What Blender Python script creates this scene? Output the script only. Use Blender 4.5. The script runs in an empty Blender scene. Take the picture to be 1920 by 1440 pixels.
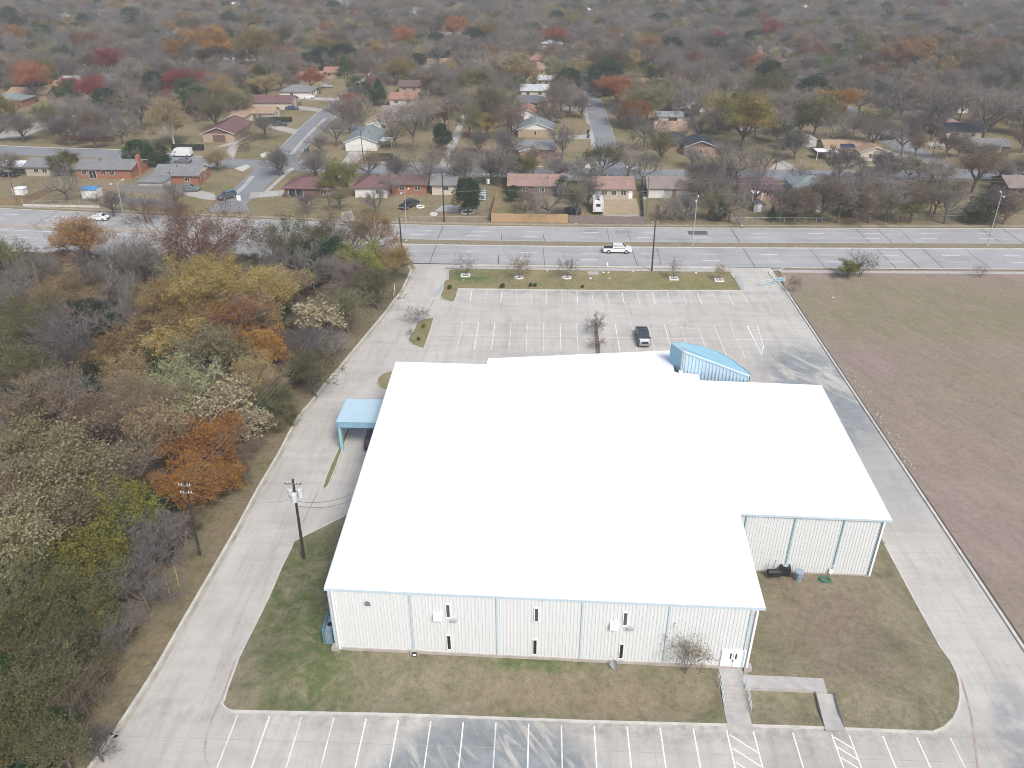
import bpy, bmesh, math, random, re
import numpy as np
from mathutils import Vector, Matrix
from mathutils.geometry import delaunay_2d_cdt, tessellate_polygon
R = math.radians
scene = bpy.context.scene
col = scene.collection
# ------------------------------------------------------------------ camera (solved from the parking stripes, 9 ft stalls)
F_PX, PITCH, ROLL, YAW, CAM_H = 1504.33, R(29.68), R(-0.09), R(-2.11), 58.06
_cy, _sy = math.cos(YAW), math.sin(YAW)
FWD = Vector((_sy*math.cos(PITCH), _cy*math.cos(PITCH), -math.sin(PITCH)))
_r0 = Vector((_cy, -_sy, 0)); _u0 = _r0.cross(FWD)
RGT = math.cos(ROLL)*_r0 + math.sin(ROLL)*_u0
UPV = -math.sin(ROLL)*_r0 + math.cos(ROLL)*_u0
CAMP = Vector((0, 0, CAM_H))
cam = bpy.data.cameras.new('camera'); camo = bpy.data.objects.new('camera', cam); col.objects.link(camo)
M = Matrix((RGT, UPV, -FWD)).transposed().to_4x4(); M.translation = CAMP
camo.matrix_world = M
cam.sensor_width = 36; cam.lens = F_PX/1920*36; cam.clip_start = 1; cam.clip_end = 9000
scene.camera = camo
# ------------------------------------------------------------------ light: bright overcast sky
SUN_EL, SUN_AZ = 48, 150          # degrees; azimuth measured from +Y clockwise
world = bpy.data.worlds.new('World'); scene.world = world; world.use_nodes = True
nt = world.node_tree; bg = nt.nodes['Background']
sky = nt.nodes.new('ShaderNodeTexSky'); sky.sky_type = 'NISHITA'; sky.sun_disc = False
sky.sun_elevation = R(SUN_EL); sky.sun_rotation = R(SUN_AZ)
sky.air_density = 0.9; sky.dust_density = 3.0; sky.ozone_density = 1.0
nt.links.new(sky.outputs[0], bg.inputs[0]); bg.inputs[1].default_value = 0.078
sl = bpy.data.lights.new('sun', 'SUN'); sl.energy = 1.5; sl.angle = R(18); sl.color = (1.0, 0.972, 0.935)
so = bpy.data.objects.new('sun', sl); col.objects.link(so); so.location = (0, 0, 200)
_d = Vector((math.sin(R(SUN_AZ))*math.cos(R(SUN_EL)), math.cos(R(SUN_AZ))*math.cos(R(SUN_EL)), math.sin(R(SUN_EL))))
so.rotation_euler = _d.to_track_quat('Z', 'Y').to_euler()
vs = scene.view_settings; vs.view_transform = 'Standard'; vs.look = 'None'; vs.exposure = 1.12; vs.gamma = 1; vs.use_curve_mapping = False
cy_ = scene.cycles
cy_.max_bounces = 5; cy_.diffuse_bounces = 3; cy_.glossy_bounces = 2; cy_.transmission_bounces = 2; cy_.transparent_max_bounces = 4; cy_.volume_bounces = 1
cy_.pixel_filter_type = 'BLACKMAN_HARRIS'; cy_.filter_width = 1.0; cy_.use_denoising = True; cy_.use_adaptive_sampling = True
try: cy_.denoising_prefilter = 'ACCURATE'
except Exception: pass

# ------------------------------------------------------------------ pixel -> place
def ray(px, py):
    return FWD + RGT*((px-960)/F_PX) - UPV*((py-720)/F_PX)
def G(px, py, z=0.0):
    d = ray(px, py); t = (z-CAM_H)/d.z; p = CAMP + d*t
    return Vector((p.x, p.y, z))
def GY(px, py, Y):
    d = ray(px, py); t = Y/d.y; return CAMP + d*t
def ppm(p):
    return F_PX/max(1.0, (Vector(p)-CAMP).dot(FWD))
def project(p):
    d = Vector(p)-CAMP; z = d.dot(FWD)
    return 960+F_PX*d.dot(RGT)/z, 720-F_PX*d.dot(UPV)/z

# ------------------------------------------------------------------ mesh collector
class MB:
    def __init__(s): s.v = []; s.f = []; s.m = []
    def add(s, vs, fs, mi=0):
        b = len(s.v); s.v += [tuple(v) for v in vs]
        for f in fs: s.f.append(tuple(b+i for i in f)); s.m.append(mi)
        return s
    def quad(s, a, b, c, d, mi=0): return s.add([a, b, c, d], [(0, 1, 2, 3)], mi)
    def tri(s, a, b, c, mi=0): return s.add([a, b, c], [(0, 1, 2)], mi)
    def box(s, x0, x1, y0, y1, z0, z1, mi=0):
        return s.add([(x0,y0,z0),(x1,y0,z0),(x1,y1,z0),(x0,y1,z0),(x0,y0,z1),(x1,y0,z1),(x1,y1,z1),(x0,y1,z1)],
              [(0,3,2,1),(4,5,6,7),(0,1,5,4),(1,2,6,5),(2,3,7,6),(3,0,4,7)], mi)
    def hexa(s, p, mi=0):   # 8 points: bottom ring 0-3, top ring 4-7
        return s.add(p, [(0,3,2,1),(4,5,6,7),(0,1,5,4),(1,2,6,5),(2,3,7,6),(3,0,4,7)], mi)
    def prism(s, poly, z0, z1, mi=0, bottom=True):
        n = len(poly)
        vs = [(p[0], p[1], z0) for p in poly]+[(p[0], p[1], z1) for p in poly]
        area = sum(poly[i][0]*poly[(i+1)%n][1]-poly[(i+1)%n][0]*poly[i][1] for i in range(n))
        if area < 0:
            vs = [(p[0], p[1], z0) for p in poly[::-1]]+[(p[0], p[1], z1) for p in poly[::-1]]
        tr = tessellate_polygon([[Vector((v[0], v[1], 0)) for v in vs[:n]]])
        fs = [(i, (i+1)%n, n+(i+1)%n, n+i) for i in range(n)]
        for t in tr:
            a, b, c = t
            A, B, C = vs[a], vs[b], vs[c]
            if (B[0]-A[0])*(C[1]-A[1])-(C[0]-A[0])*(B[1]-A[1]) < 0: a, b, c = c, b, a
            fs.append((n+a, n+b, n+c))
            if bottom: fs.append((c, b, a))
        return s.add(vs, fs, mi)
    def tube(s, p0, p1, r0, r1=None, n=6, mi=0, caps=True):
        r1 = r0 if r1 is None else r1
        p0 = Vector(p0); p1 = Vector(p1); ax = (p1-p0)
        if ax.length < 1e-6: return s
        ax.normalize(); u = ax.orthogonal().normalized(); w = ax.cross(u)
        vs = []
        for p, r in ((p0, r0), (p1, r1)):
            for i in range(n):
                a = 2*math.pi*i/n; vs.append(p + u*(math.cos(a)*r) + w*(math.sin(a)*r))
        fs = [(i, (i+1)%n, n+(i+1)%n, n+i) for i in range(n)]
        if caps: fs += [tuple(range(n-1, -1, -1)), tuple(range(n, 2*n))]
        return s.add(vs, fs, mi)
    def path(s, pts, r, n=5, mi=0):
        for a, b in zip(pts[:-1], pts[1:]): s.tube(a, b, r, r, n, mi)
        return s
    def sphere(s, c, r, n=8, m=5, mi=0, sz=1.0):
        vs = [(c[0], c[1], c[2]+r*sz)]
        for j in range(1, m):
            t = math.pi*j/m
            for i in range(n):
                a = 2*math.pi*i/n
                vs.append((c[0]+r*math.sin(t)*math.cos(a), c[1]+r*math.sin(t)*math.sin(a), c[2]+r*sz*math.cos(t)))
        vs.append((c[0], c[1], c[2]-r*sz)); L = len(vs)-1
        fs = [(0, 1+i, 1+(i+1)%n) for i in range(n)]
        for j in range(m-2):
            for i in range(n): fs.append((1+j*n+i, 1+(j+1)*n+i, 1+(j+1)*n+(i+1)%n, 1+j*n+(i+1)%n))
        fs += [(L, 1+(m-2)*n+(i+1)%n, 1+(m-2)*n+i) for i in range(n)]
        return s.add(vs, fs, mi)
    def mesh(s, name, mats=None, smooth=False):
        me = bpy.data.meshes.new(name); me.from_pydata(s.v, [], s.f)
        for m in (mats or []): me.materials.append(m)
        if mats and len(mats) > 1: me.polygons.foreach_set('material_index', s.m)
        if smooth: me.polygons.foreach_set('use_smooth', [True]*len(s.f))
        me.update(); return me
    def build(s, name, mats, parent=None, loc=None, smooth=False, rz=None):
        if not isinstance(mats, (list, tuple)): mats = [mats]
        return put(name, s.mesh(name, mats, smooth), parent, loc, rz)
def put(name, me, parent=None, loc=None, rz=None):
    o = bpy.data.objects.new(name, me); col.objects.link(o)
    if parent is not None: o.parent = parent
    if loc is not None: o.location = loc
    if rz is not None: o.rotation_euler = (0, 0, rz)
    return o
def tag(o, label=None, cat=None, group=None, kind=None):
    if label: o['label'] = label
    if cat: o['category'] = cat
    if group: o['group'] = group
    if kind: o['kind'] = kind
    return o
def empty(name, loc, rz=0.0, label=None, cat=None, group=None):
    o = bpy.data.objects.new(name, None); col.objects.link(o); o.location = loc; o.rotation_euler = (0, 0, rz)
    o.empty_display_size = 0.3
    return tag(o, label, cat, group)
def copy_tree(o, parent=None):
    c = o.copy(); col.objects.link(c); c.parent = parent
    for ch in list(o.children): copy_tree(ch, c)
    return c

# ------------------------------------------------------------------ materials
MATS = {}
class NB:
    def __init__(s, name, rough=0.85, spec=0.2, metal=0.0):
        s.m = bpy.data.materials.new(name); s.m.use_nodes = True; s.t = s.m.node_tree
        s.b = s.t.nodes['Principled BSDF']; s.b.inputs['Roughness'].default_value = rough
        s.b.inputs['Specular IOR Level'].default_value = spec; s.b.inputs['Metallic'].default_value = metal
    def n(s, typ, **kw):
        x = s.t.nodes.new(typ)
        for k, v in kw.items(): setattr(x, k, v)
        return x
    def ln(s, a, b): s.t.links.new(a, b)
    def setin(s, sock, v):
        if hasattr(v, 'is_linked') or hasattr(v, 'links'): s.ln(v, sock)
        else: sock.default_value = v
    def pos(s): return s.n('ShaderNodeNewGeometry').outputs['Position']
    def objc(s): return s.n('ShaderNodeTexCoord').outputs['Object']
    def mapped(s, vec, scale=(1,1,1), rot=(0,0,0), loc=(0,0,0)):
        x = s.n('ShaderNodeMapping'); s.ln(vec, x.inputs[0]); x.inputs['Scale'].default_value = scale
        x.inputs['Rotation'].default_value = rot; x.inputs['Location'].default_value = loc; return x.outputs[0]
    def noise(s, vec, scale, detail=4, rough=0.6, dist=0.0):
        x = s.n('ShaderNodeTexNoise'); s.ln(vec, x.inputs['Vector']); x.inputs['Scale'].default_value = scale
        x.inputs['Detail'].default_value = detail; x.inputs['Roughness'].default_value = rough; x.inputs['Distortion'].default_value = dist
        return x.outputs['Fac']
    def ramp(s, fac, stops, interp='LINEAR'):
        x = s.n('ShaderNodeValToRGB'); s.ln(fac, x.inputs[0]); e = x.color_ramp; e.interpolation = interp
        while len(e.elements) < len(stops): e.elements.new(0.5)
        for el, (p, c) in zip(e.elements, stops):
            el.position = p; el.color = (c, c, c, 1) if isinstance(c, (int, float)) else (*c, 1)
        return x.outputs[0]
    def mix(s, fac, a, b, mode='MIX'):
        x = s.n('ShaderNodeMix', data_type='RGBA', blend_type=mode)
        s.setin(x.inputs[0], fac)
        for sock, v in ((x.inputs[6], a), (x.inputs[7], b)):
            if isinstance(v, tuple): sock.default_value = (*v, 1) if len(v) == 3 else v
            else: s.ln(v, sock)
        return x.outputs[2]
    def math(s, op, a, b=None, c=None):
        x = s.n('ShaderNodeMath', operation=op)
        for i, v in enumerate((a, b, c)):
            if v is not None: s.setin(x.inputs[i], v)
        return x.outputs[0]
    def blob(s, vec, cx, cy, rx, ry, rot=0.0, soft=0.5):   # 1 inside, 0 outside an ellipse on the ground
        v = s.mapped(vec, (1, 1, 0), loc=(-cx, -cy, 0)); v = s.mapped(v, (1/rx, 1/ry, 0), rot=(0, 0, 0)) if not rot else s.mapped(s.mapped(v, rot=(0, 0, rot)), (1/rx, 1/ry, 0))
        l = s.n('ShaderNodeVectorMath', operation='LENGTH'); s.ln(v, l.inputs[0])
        mr = s.n('ShaderNodeMapRange', interpolation_type='SMOOTHSTEP'); s.ln(l.outputs['Value'], mr.inputs[0])
        mr.inputs[1].default_value = 1-soft; mr.inputs[2].default_value = 1+soft; mr.inputs[3].default_value = 1; mr.inputs[4].default_value = 0
        return mr.outputs[0]
    def color(s, c): s.setin(s.b.inputs['Base Color'], (*c, 1) if isinstance(c, tuple) else c); return s
    def bump(s, h, strength=0.3, dist=0.05):
        x = s.n('ShaderNodeBump'); x.inputs['Strength'].default_value = strength; x.inputs['Distance'].default_value = dist
        s.ln(h, x.inputs['Height']); s.ln(x.outputs[0], s.b.inputs['Normal']); return s
def plain(name, c, rough=0.7, var=0.12, scale=3.0, spec=0.25, metal=0.0, obj=True):
    if name in MATS: return MATS[name]
    b = NB(name, rough, spec, metal); v = b.objc() if obj else b.pos()
    f = b.noise(v, scale, 4)
    lo = tuple(x*(1-var) for x in c); hi = tuple(min(1, x*(1+var)) for x in c)
    b.color(b.ramp(f, [(0.3, lo), (0.7, hi)])); MATS[name] = b.m; return b.m
def mottled(name, cols, scale=0.3, fine=4.0, fmix=0.35, rough=0.95, bump=0.0):
    """ground-like: patches between several colours with finer speckle, in world space"""
    if name in MATS: return MATS[name]
    b = NB(name, rough, 0.1); p = b.pos()
    big = b.noise(p, scale, 6, 0.62, 0.6); st = [(0.28+0.44*i/(len(cols)-1), c) for i, c in enumerate(cols)]
    c0 = b.ramp(big, st)
    fn = b.noise(p, fine, 5, 0.7)
    sp = b.ramp(fn, [(0.25, 0.62), (0.5, 1.0), (0.75, 1.3)])
    c1 = b.mix(fmix*2, c0, b.mix(1.0, c0, sp, 'MULTIPLY'))
    b.color(c1)
    if bump: b.bump(fn, bump, 0.1)
    MATS[name] = b.m; return b.m
rng = random.Random(7)
# ------------------------------------------------------------------ ground materials
def lot_material():
    b = NB('lot_concrete', 0.9, 0.15); p = b.pos()
    big = b.noise(p, 0.09, 6, 0.65, 0.8); c = b.ramp(big, [(0.3, (0.40, 0.38, 0.345)), (0.5, (0.475, 0.455, 0.415)), (0.7, (0.53, 0.51, 0.47))])
    st = b.noise(b.mapped(p, (1.6, 0.16, 1)), 0.55, 5, 0.7, 0.5); c = b.mix(0.55, c, b.mix(1.0, c, b.ramp(st, [(0.28, 0.68), (0.5, 1.0), (0.8, 1.1)]), 'MULTIPLY'))
    cross = b.noise(b.mapped(p, (0.12, 1.4, 1)), 0.6, 4, 0.6); c = b.mix(0.35, c, b.mix(1.0, c, b.ramp(cross, [(0.3, 0.72), (0.55, 1.0)]), 'MULTIPLY'))
    fn = b.noise(p, 2.2, 6, 0.72); c = b.mix(0.5, c, b.mix(1.0, c, b.ramp(fn, [(0.3, 0.85), (0.55, 1.0), (0.8, 1.06)]), 'MULTIPLY'))
    # damp blue-grey run-off stains
    stre = b.noise(b.mapped(b.mapped(p, rot=(0, 0, R(-36))), (0.75, 0.11, 1)), 1.0, 5, 0.62, 1.1)
    s1 = b.math('MULTIPLY', b.blob(p, -3.2, 31.0, 11.5, 14.4, 0, 0.12), b.ramp(stre, [(0.36, 0.0), (0.50, 1.0)]))
    w2 = b.noise(b.mapped(b.mapped(p, rot=(0, 0, R(-38))), (0.32, 0.11, 1)), 0.7, 5, 0.65, 1.6)
    s2 = b.math('MULTIPLY', b.blob(p, 40.5, 101, 6.5, 15, 0, 0.35), b.ramp(w2, [(0.40, 0.0), (0.50, 0.95)]))
    s2b = b.math('MULTIPLY', b.blob(p, 41.0, 84, 5, 12, 0, 0.5), 0.5)
    s3 = b.math('MULTIPLY', b.blob(p, 40.2, 43.5, 2.1, 6.5, R(12), 0.35), b.ramp(b.noise(p, 0.4, 5), [(0.32, 0.0), (0.5, 0.7)]))
    stain = b.math('MAXIMUM', b.math('MAXIMUM', s1, s2), b.math('MAXIMUM', s2b, s3))
    tint = b.ramp(b.noise(p, 0.6, 5, 0.7), [(0.3, (0.135, 0.16, 0.175)), (0.7, (0.26, 0.29, 0.305))])
    c = b.mix(b.math('MULTIPLY', stain, 0.85), c, tint)
    # grime along the kerb faces
    g1 = b.math('MULTIPLY', b.blob(p, 5, 44.3, 40, 1.3, 0, 0.7), b.ramp(b.noise(p, 0.9, 5, 0.7), [(0.40, 0.0), (0.62, 0.5)]))
    g2 = b.math('MULTIPLY', b.blob(p, 12, 136.6, 28, 2.0, 0, 0.7), b.ramp(b.noise(p, 0.5, 5, 0.7), [(0.40, 0.0), (0.62, 0.6)]))
    c = b.mix(b.math('MAXIMUM', g1, g2), c, (0.20, 0.195, 0.185))
    spot = b.noise(p, 0.9, 3, 0.5); c = b.mix(b.ramp(spot, [(0.72, 0.0), (0.82, 0.5)]), c, (0.16, 0.15, 0.145))
    b.color(c); b.bump(fn, 0.12, 0.02); return b.m
def road_material(name, lo, hi, streak=True):
    b = NB(name, 0.9, 0.15); p = b.pos()
    c = b.ramp(b.noise(p, 0.12, 6, 0.65, 0.5), [(0.3, lo), (0.7, hi)])
    if streak:
        s = b.noise(b.mapped(p, (0.05, 1.6, 1)), 0.8, 4, 0.6); c = b.mix(0.6, c, b.mix(1.0, c, b.ramp(s, [(0.3, 0.80), (0.55, 1.0), (0.8, 1.08)]), 'MULTIPLY'))
    f = b.noise(p, 2.5, 5, 0.7); c = b.mix(0.5, c, b.mix(1.0, c, b.ramp(f, [(0.3, 0.85), (0.7, 1.1)]), 'MULTIPLY'))
    b.color(c); return b.m
def grass_material(name, cols, patches=(), scale=0.22, fine=1.7):
    b = NB(name, 0.97, 0.05); p = b.pos()
    big = b.noise(p, scale, 7, 0.68, 0.9); c = b.ramp(big, [(0.28+0.44*i/(len(cols)-1), q) for i, q in enumerate(cols)])
    for (cx, cy, rx, ry, rot, colr, amt) in patches:
        m = b.math('MULTIPLY', b.blob(p, cx, cy, rx, ry, R(rot), 0.6), b.ramp(b.noise(p, 0.45, 5, 0.7, 1.0), [(0.36, 0.0), (0.56, amt)]))
        c = b.mix(m, c, colr)
    fn = b.noise(p, fine, 8, 0.78); c = b.mix(0.75, c, b.mix(1.0, c, b.ramp(fn, [(0.3, 0.55), (0.5, 1.0), (0.72, 1.4)]), 'MULTIPLY'))
    tf = b.noise(p, fine*4.5, 4, 0.7); c = b.mix(0.6, c, b.mix(1.0, c, b.ramp(tf, [(0.3, 0.6), (0.5, 1.0), (0.75, 1.35)]), 'MULTIPLY'))
    b.color(c); b.bump(fn, 0.5, 0.12); return b.m
DRY, OLIVE, GREEN, BARE = (0.235, 0.195, 0.115), (0.165, 0.155, 0.075), (0.085, 0.115, 0.04), (0.185, 0.145, 0.105)
m_lot = lot_material()
m_kerb = plain('kerb_concrete', (0.50, 0.49, 0.45), 0.9, 0.16, 0.8, obj=False)
m_walk = plain('walk_concrete', (0.40, 0.385, 0.365), 0.9, 0.14, 1.2, obj=False)
m_paint = plain('white_line_paint', (0.80, 0.80, 0.78), 0.8, 0.06, 2.0, obj=False)
def worn_paint(name, c, lot=(0.45, 0.44, 0.415)):
    b = NB(name, 0.9, 0.1); p = b.pos(); f = b.ramp(b.noise(p, 0.55, 6, 0.75), [(0.36, 0.15), (0.55, 0.95)]); b.color(b.mix(f, lot, c)); return b.m
m_worn = worn_paint('worn_white_paint', (0.74, 0.735, 0.71))
m_red = worn_paint('faded_red_paint', (0.36, 0.255, 0.235))
m_road = road_material('arterial_concrete', (0.305, 0.308, 0.306), (0.405, 0.41, 0.405))
m_street = road_material('street_asphalt', (0.195, 0.205, 0.215), (0.25, 0.26, 0.27), False)
m_drive = road_material('driveway_concrete', (0.33, 0.315, 0.285), (0.44, 0.425, 0.39), False)
m_tar = plain('tar_joint', (0.10, 0.103, 0.106), 0.8, 0.2, 2.0, obj=False)
m_joint = plain('slab_joint', (0.34, 0.33, 0.31), 0.9, 0.2, 2.0, obj=False)
m_ground = grass_material('ground_dry_grass', [(0.125, 0.12, 0.055), (0.19, 0.165, 0.09), (0.245, 0.20, 0.125), (0.205, 0.15, 0.105)], scale=0.055, fine=0.9)
m_lawn = grass_material('lawn_grass', [(0.115, 0.122, 0.065), (0.172, 0.162, 0.10), (0.225, 0.20, 0.135), (0.21, 0.172, 0.13)],
    [(-22, 55, 4.5, 14, -18, (0.10, 0.125, 0.05), 1.0), (28, 53, 6, 4, 0, (0.20, 0.155, 0.125), 0.85), (5, 47, 10, 1.6, 0, (0.215, 0.165, 0.11), 0.7), (1, 50, 4.5, 0.9, 0, (0.085, 0.125, 0.04), 0.8),
     (28, 60, 6, 5, 0, (0.20, 0.155, 0.12), 0.8)])
m_nlawn = grass_material('north_lawn_grass', [(0.15, 0.155, 0.07), (0.225, 0.20, 0.105), (0.29, 0.235, 0.13)], [(-13, 142, 4, 2.6, 0, (0.085, 0.14, 0.045), 1.0), (27, 141, 14, 3, 0, (0.20, 0.19, 0.08), 0.7)])
m_median = grass_material('median_dry_grass', [(0.185, 0.17, 0.105), (0.25, 0.215, 0.145), (0.225, 0.18, 0.13)])
m_verge = grass_material('leaf_litter', [(0.11, 0.108, 0.055), (0.165, 0.145, 0.085), (0.205, 0.165, 0.105), (0.18, 0.135, 0.095)], scale=0.3)
m_mulch = plain('mulch', (0.155, 0.115, 0.10), 0.95, 0.3, 3.0)
def field_material():
    b = NB('field_earth', 0.97, 0.05); p = b.pos()
    big = b.noise(p, 0.06, 7, 0.65, 0.8); c = b.ramp(big, [(0.3, (0.30, 0.238, 0.20)), (0.5, (0.26, 0.203, 0.175)), (0.7, (0.31, 0.243, 0.205))])
    band = b.noise(b.mapped(b.mapped(p, rot=(0, 0, R(28))), (0.45, 1.3, 1)), 0.05, 6, 0.7, 0.7)
    g = b.ramp(band, [(0.45, 0.0), (0.66, 0.6)])
    north = b.math('MULTIPLY', b.blob(p, 66, 130, 30, 15, 0, 0.5), b.ramp(b.noise(p, 0.2, 6, 0.7), [(0.3, 0.35), (0.6, 1.0)]))
    g = b.math('MAXIMUM', g, north)
    c = b.mix(g, c, b.ramp(b.noise(p, 0.4, 6, 0.7), [(0.3, (0.175, 0.17, 0.095)), (0.7, (0.26, 0.225, 0.15))]))
    fur = b.noise(b.mapped(b.mapped(p, rot=(0, 0, R(-24))), (1.6, 0.22, 1)), 0.5, 5, 0.65); c = b.mix(0.5, c, b.mix(1.0, c, b.ramp(fur, [(0.3, 0.8), (0.7, 1.18)]), 'MULTIPLY'))
    fn = b.noise(p, 1.6, 8, 0.78); c = b.mix(0.6, c, b.mix(1.0, c, b.ramp(fn, [(0.3, 0.65), (0.5, 1.0), (0.75, 1.3)]), 'MULTIPLY'))
    b.color(c); b.bump(fn, 0.4, 0.12); return b.m
m_field = field_material()

def sheet(name, poly, z, m, parent=None, kind='structure'):
    mb = MB(); tr = tessellate_polygon([[Vector((p[0], p[1], 0)) for p in poly]]); fs = []
    for a, b, c in tr:
        A, B, C = poly[a], poly[b], poly[c]
        if (B[0]-A[0])*(C[1]-A[1])-(C[0]-A[0])*(B[1]-A[1]) < 0: a, c = c, a
        fs.append((a, b, c))
    mb.add([(p[0], p[1], z) for p in poly], fs)
    o = mb.build(name, m, parent)
    if kind and parent is None: o['kind'] = kind
    return o
def ribbon_pts(path, w0, w1):
    """left/right offsets of a polyline (w0 to the left, w1 to the right)"""
    L = []; Rr = []
    n = len(path)
    for i in range(n):
        a = Vector(path[max(0, i-1)][:2]); c = Vector(path[min(n-1, i+1)][:2]); p = Vector(path[i][:2])
        d = (c-a)
        if d.length < 1e-6: d = Vector((1, 0))
        d.normalize(); nn = Vector((-d.y, d.x)); L.append(p+nn*w0); Rr.append(p-nn*w1)
    return L, Rr
def strip(name, path, w0, w1, z0, z1, m, parent=None, kind='structure'):
    L, Rr = ribbon_pts(path, w0, w1); mb = MB()
    for i in range(len(path)-1):
        a, b, c, d = Rr[i], Rr[i+1], L[i+1], L[i]
        if z0 is None: mb.quad((*a, z1), (*b, z1), (*c, z1), (*d, z1))
        else:
            mb.add([(*a, z0), (*b, z0), (*c, z0), (*d, z0), (*a, z1), (*b, z1), (*c, z1), (*d, z1)], [(4,5,6,7),(0,1,5,4),(2,3,7,6)]
                   + ([(3,0,4,7)] if i == 0 else []) + ([(1,2,6,5)] if i == len(path)-2 else []))
    o = mb.build(name, m, parent)
    if kind and parent is None: o['kind'] = kind
    return o
def smooth_path(pts, n=4):
    out = []; P = [Vector(p[:2]) for p in pts]
    for i in range(len(P)-1):
        p0, p1, p2, p3 = P[max(0, i-1)], P[i], P[i+1], P[min(len(P)-1, i+2)]
        for k in range(n):
            t = k/n
            out.append(0.5*((2*p1)+(p2-p0)*t+(2*p0-5*p1+4*p2-p3)*t*t+(3*p1-p0-3*p2+p3)*t**3))
    out.append(P[-1]); return out
def zm(ox, oy, s, pts, z=0.0):      # pixels of an enlarged view -> ground
    return [G(ox+x/s, oy+y/s, z) for x, y in pts]

ground = sheet('ground', [(-2000, -600), (2000, -600), (2000, 2400), (-2000, 2400)], -0.04, m_ground)
lot = sheet('parking_lot', [(-44, 6), (45.2, 6), (45.2, 149.6), (-30, 149.6), (-44, 120)], 0.0, m_lot)
# west kerb and the leaf-strewn verge beyond it
kerb_w = [Vector((-38.2, 6, 0))] + zm(0, 860, 2.483, [(415,1440),(520,1290),(640,1110),(740,950),(860,740),(1000,500),(1120,290),(1200,140)], 0.1) \
       + zm(520, 640, 4.8, [(10,1010),(140,760),(215,640),(290,560),(420,390),(560,230),(700,60)], 0.1) + zm(720, 480, 6.4, [(0,690),(110,540),(200,430),(270,290),(325,170)], 0.1)
kerb_w = smooth_path(kerb_w, 3)
strip('kerb', kerb_w, 0.15, 0.15, 0.0, 0.15, m_kerb)
sheet('west_verge', [(-260, 6)] + [(p.x-0.1, p.y) for p in kerb_w] + [(-26.6, 148.8), (-60, 150.2), (-112, 153.6), (-260, 163)], 0.11, m_verge)
strip('gutter_stain', [(p.x-0.02, p.y) for p in kerb_w], -0.15, 0.55, None, 0.004, plain('gutter_dirt', (0.36, 0.335, 0.28), 0.95, 0.25, 0.5, obj=False))
# east kerb and field
kerb_e = [Vector((45.3, 6)), Vector((45.3, 60)), Vector((45.25, 100)), Vector((45.2, 138.5))] + [Vector(p[:2]) for p in zm(1280, 480, 5.333, [(880,190),(865,160),(900,140),(1010,128)], 0.1)]
strip('kerb', kerb_e, 0.15, 0.15, 0.0, 0.15, m_kerb)
field = sheet('field', [(45.4, 6), (420, 6), (420, 152.5), (94, 149.2), (47.5, 148.6), (46.0, 145.5), (45.3, 138.5)], 0.10, m_field)
strip('kerb_gap', [(45.62, 6), (45.6, 60), (45.5, 100), (45.5, 136)], 0.1, 0.1, None, 0.104, plain('damp_soil', (0.07, 0.06, 0.055), 0.95, 0.3, 1.0, obj=False))
# building lawn, banked up to the floor of the hall
lawn_poly = zm(0, 860, 2.483, [(1038,1128),(1062,1050),(1110,920),(1180,780),(1250,640),(1305,510),(1350,420),(1365,385),(1400,365),(1500,315),(1600,266)], 0.13)
lawn_poly += [Vector((-10, 74, 0)), Vector((20, 74, 0)), Vector((36.2, 74, 0))]
lawn_poly += [G(1660, 1020, .13), G(1720, 1131, .13)] + zm(1440, 1240, 4, [(1300,-110),(1380,0),(1425,90),(1446,170),(1452,270),(1435,360),(1400,430),(1330,498),(1240,533)], 0.13)
lawn_poly += [G(1486, 1363, .13), G(1100, 1353, .13), G(747, 1340, .13), G(447, 1334, .13)] + zm(360, 1300, 4.8, [(345,160),(308,146),(280,122),(266,95),(268,66)], .13)
lawn_poly = [Vector((p.x, p.y)) for p in lawn_poly]
def seg_dist(p, a, b):
    ab = b-a; t = max(0, min(1, (p-a).dot(ab)/max(1e-9, ab.length_squared))); return (p-(a+ab*t)).length
def inside(p, poly):
    c = False; n = len(poly)
    for i in range(n):
        a, b = poly[i], poly[(i+1) % n]
        if (a[1] > p[1]) != (b[1] > p[1]) and p[0] < (b[0]-a[0])*(p[1]-a[1])/(b[1]-a[1])+a[0]: c = not c
    return c
def lawn_z(x, y):
    p = Vector((x, y)); d = 99.0; n = len(lawn_poly)
    for i in range(n):
        a, b = lawn_poly[i], lawn_poly[(i+1) % n]
        if a.y > 73 or b.y > 73: continue
        d = min(d, seg_dist(p, a, b))
    t = max(0, min(1, (d-1.3)/3.4)); return 0.13+0.72*t*t*(3-2*t) + (0.03*math.sin(x*0.9)*math.sin(y*0.8) if d > 0.8 else 0)
def heightfield(name, poly, step, zf, m):
    pts = [Vector(p) for p in poly]; n = len(pts); edges = [(i, (i+1) % n) for i in range(n)]
    xs = [p.x for p in pts]; ys = [p.y for p in pts]; x = min(xs)+step/2
    while x < max(xs):
        y = min(ys)+step/2
        while y < max(ys):
            q = Vector((x, y))
            if inside(q, poly): pts.append(q)
            y += step
        x += step
    v, e, f, *_ = delaunay_2d_cdt(pts, edges, [], 1, 1e-4)
    mb = MB(); mb.add([(a.x, a.y, zf(a.x, a.y)) for a in v], [t if ((v[t[1]]-v[t[0]]).cross(v[t[2]]-v[t[0]]) > 0) else t[::-1] for t in f])
    o = mb.build(name, m, smooth=True); o['kind'] = 'structure'; return o
lawn = heightfield('lawn', lawn_poly, 1.1, lawn_z, m_lawn)
ring = [p for p in lawn_poly if p.y < 73]
strip('kerb', ring[12:] + ring[:11], 0.0, 0.17, 0.0, 0.15, m_kerb) if False else None
k_all = lawn_poly[14:] + lawn_poly[:11]
strip('kerb', k_all, 0.02, 0.16, 0.0, 0.145, m_kerb)
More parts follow.
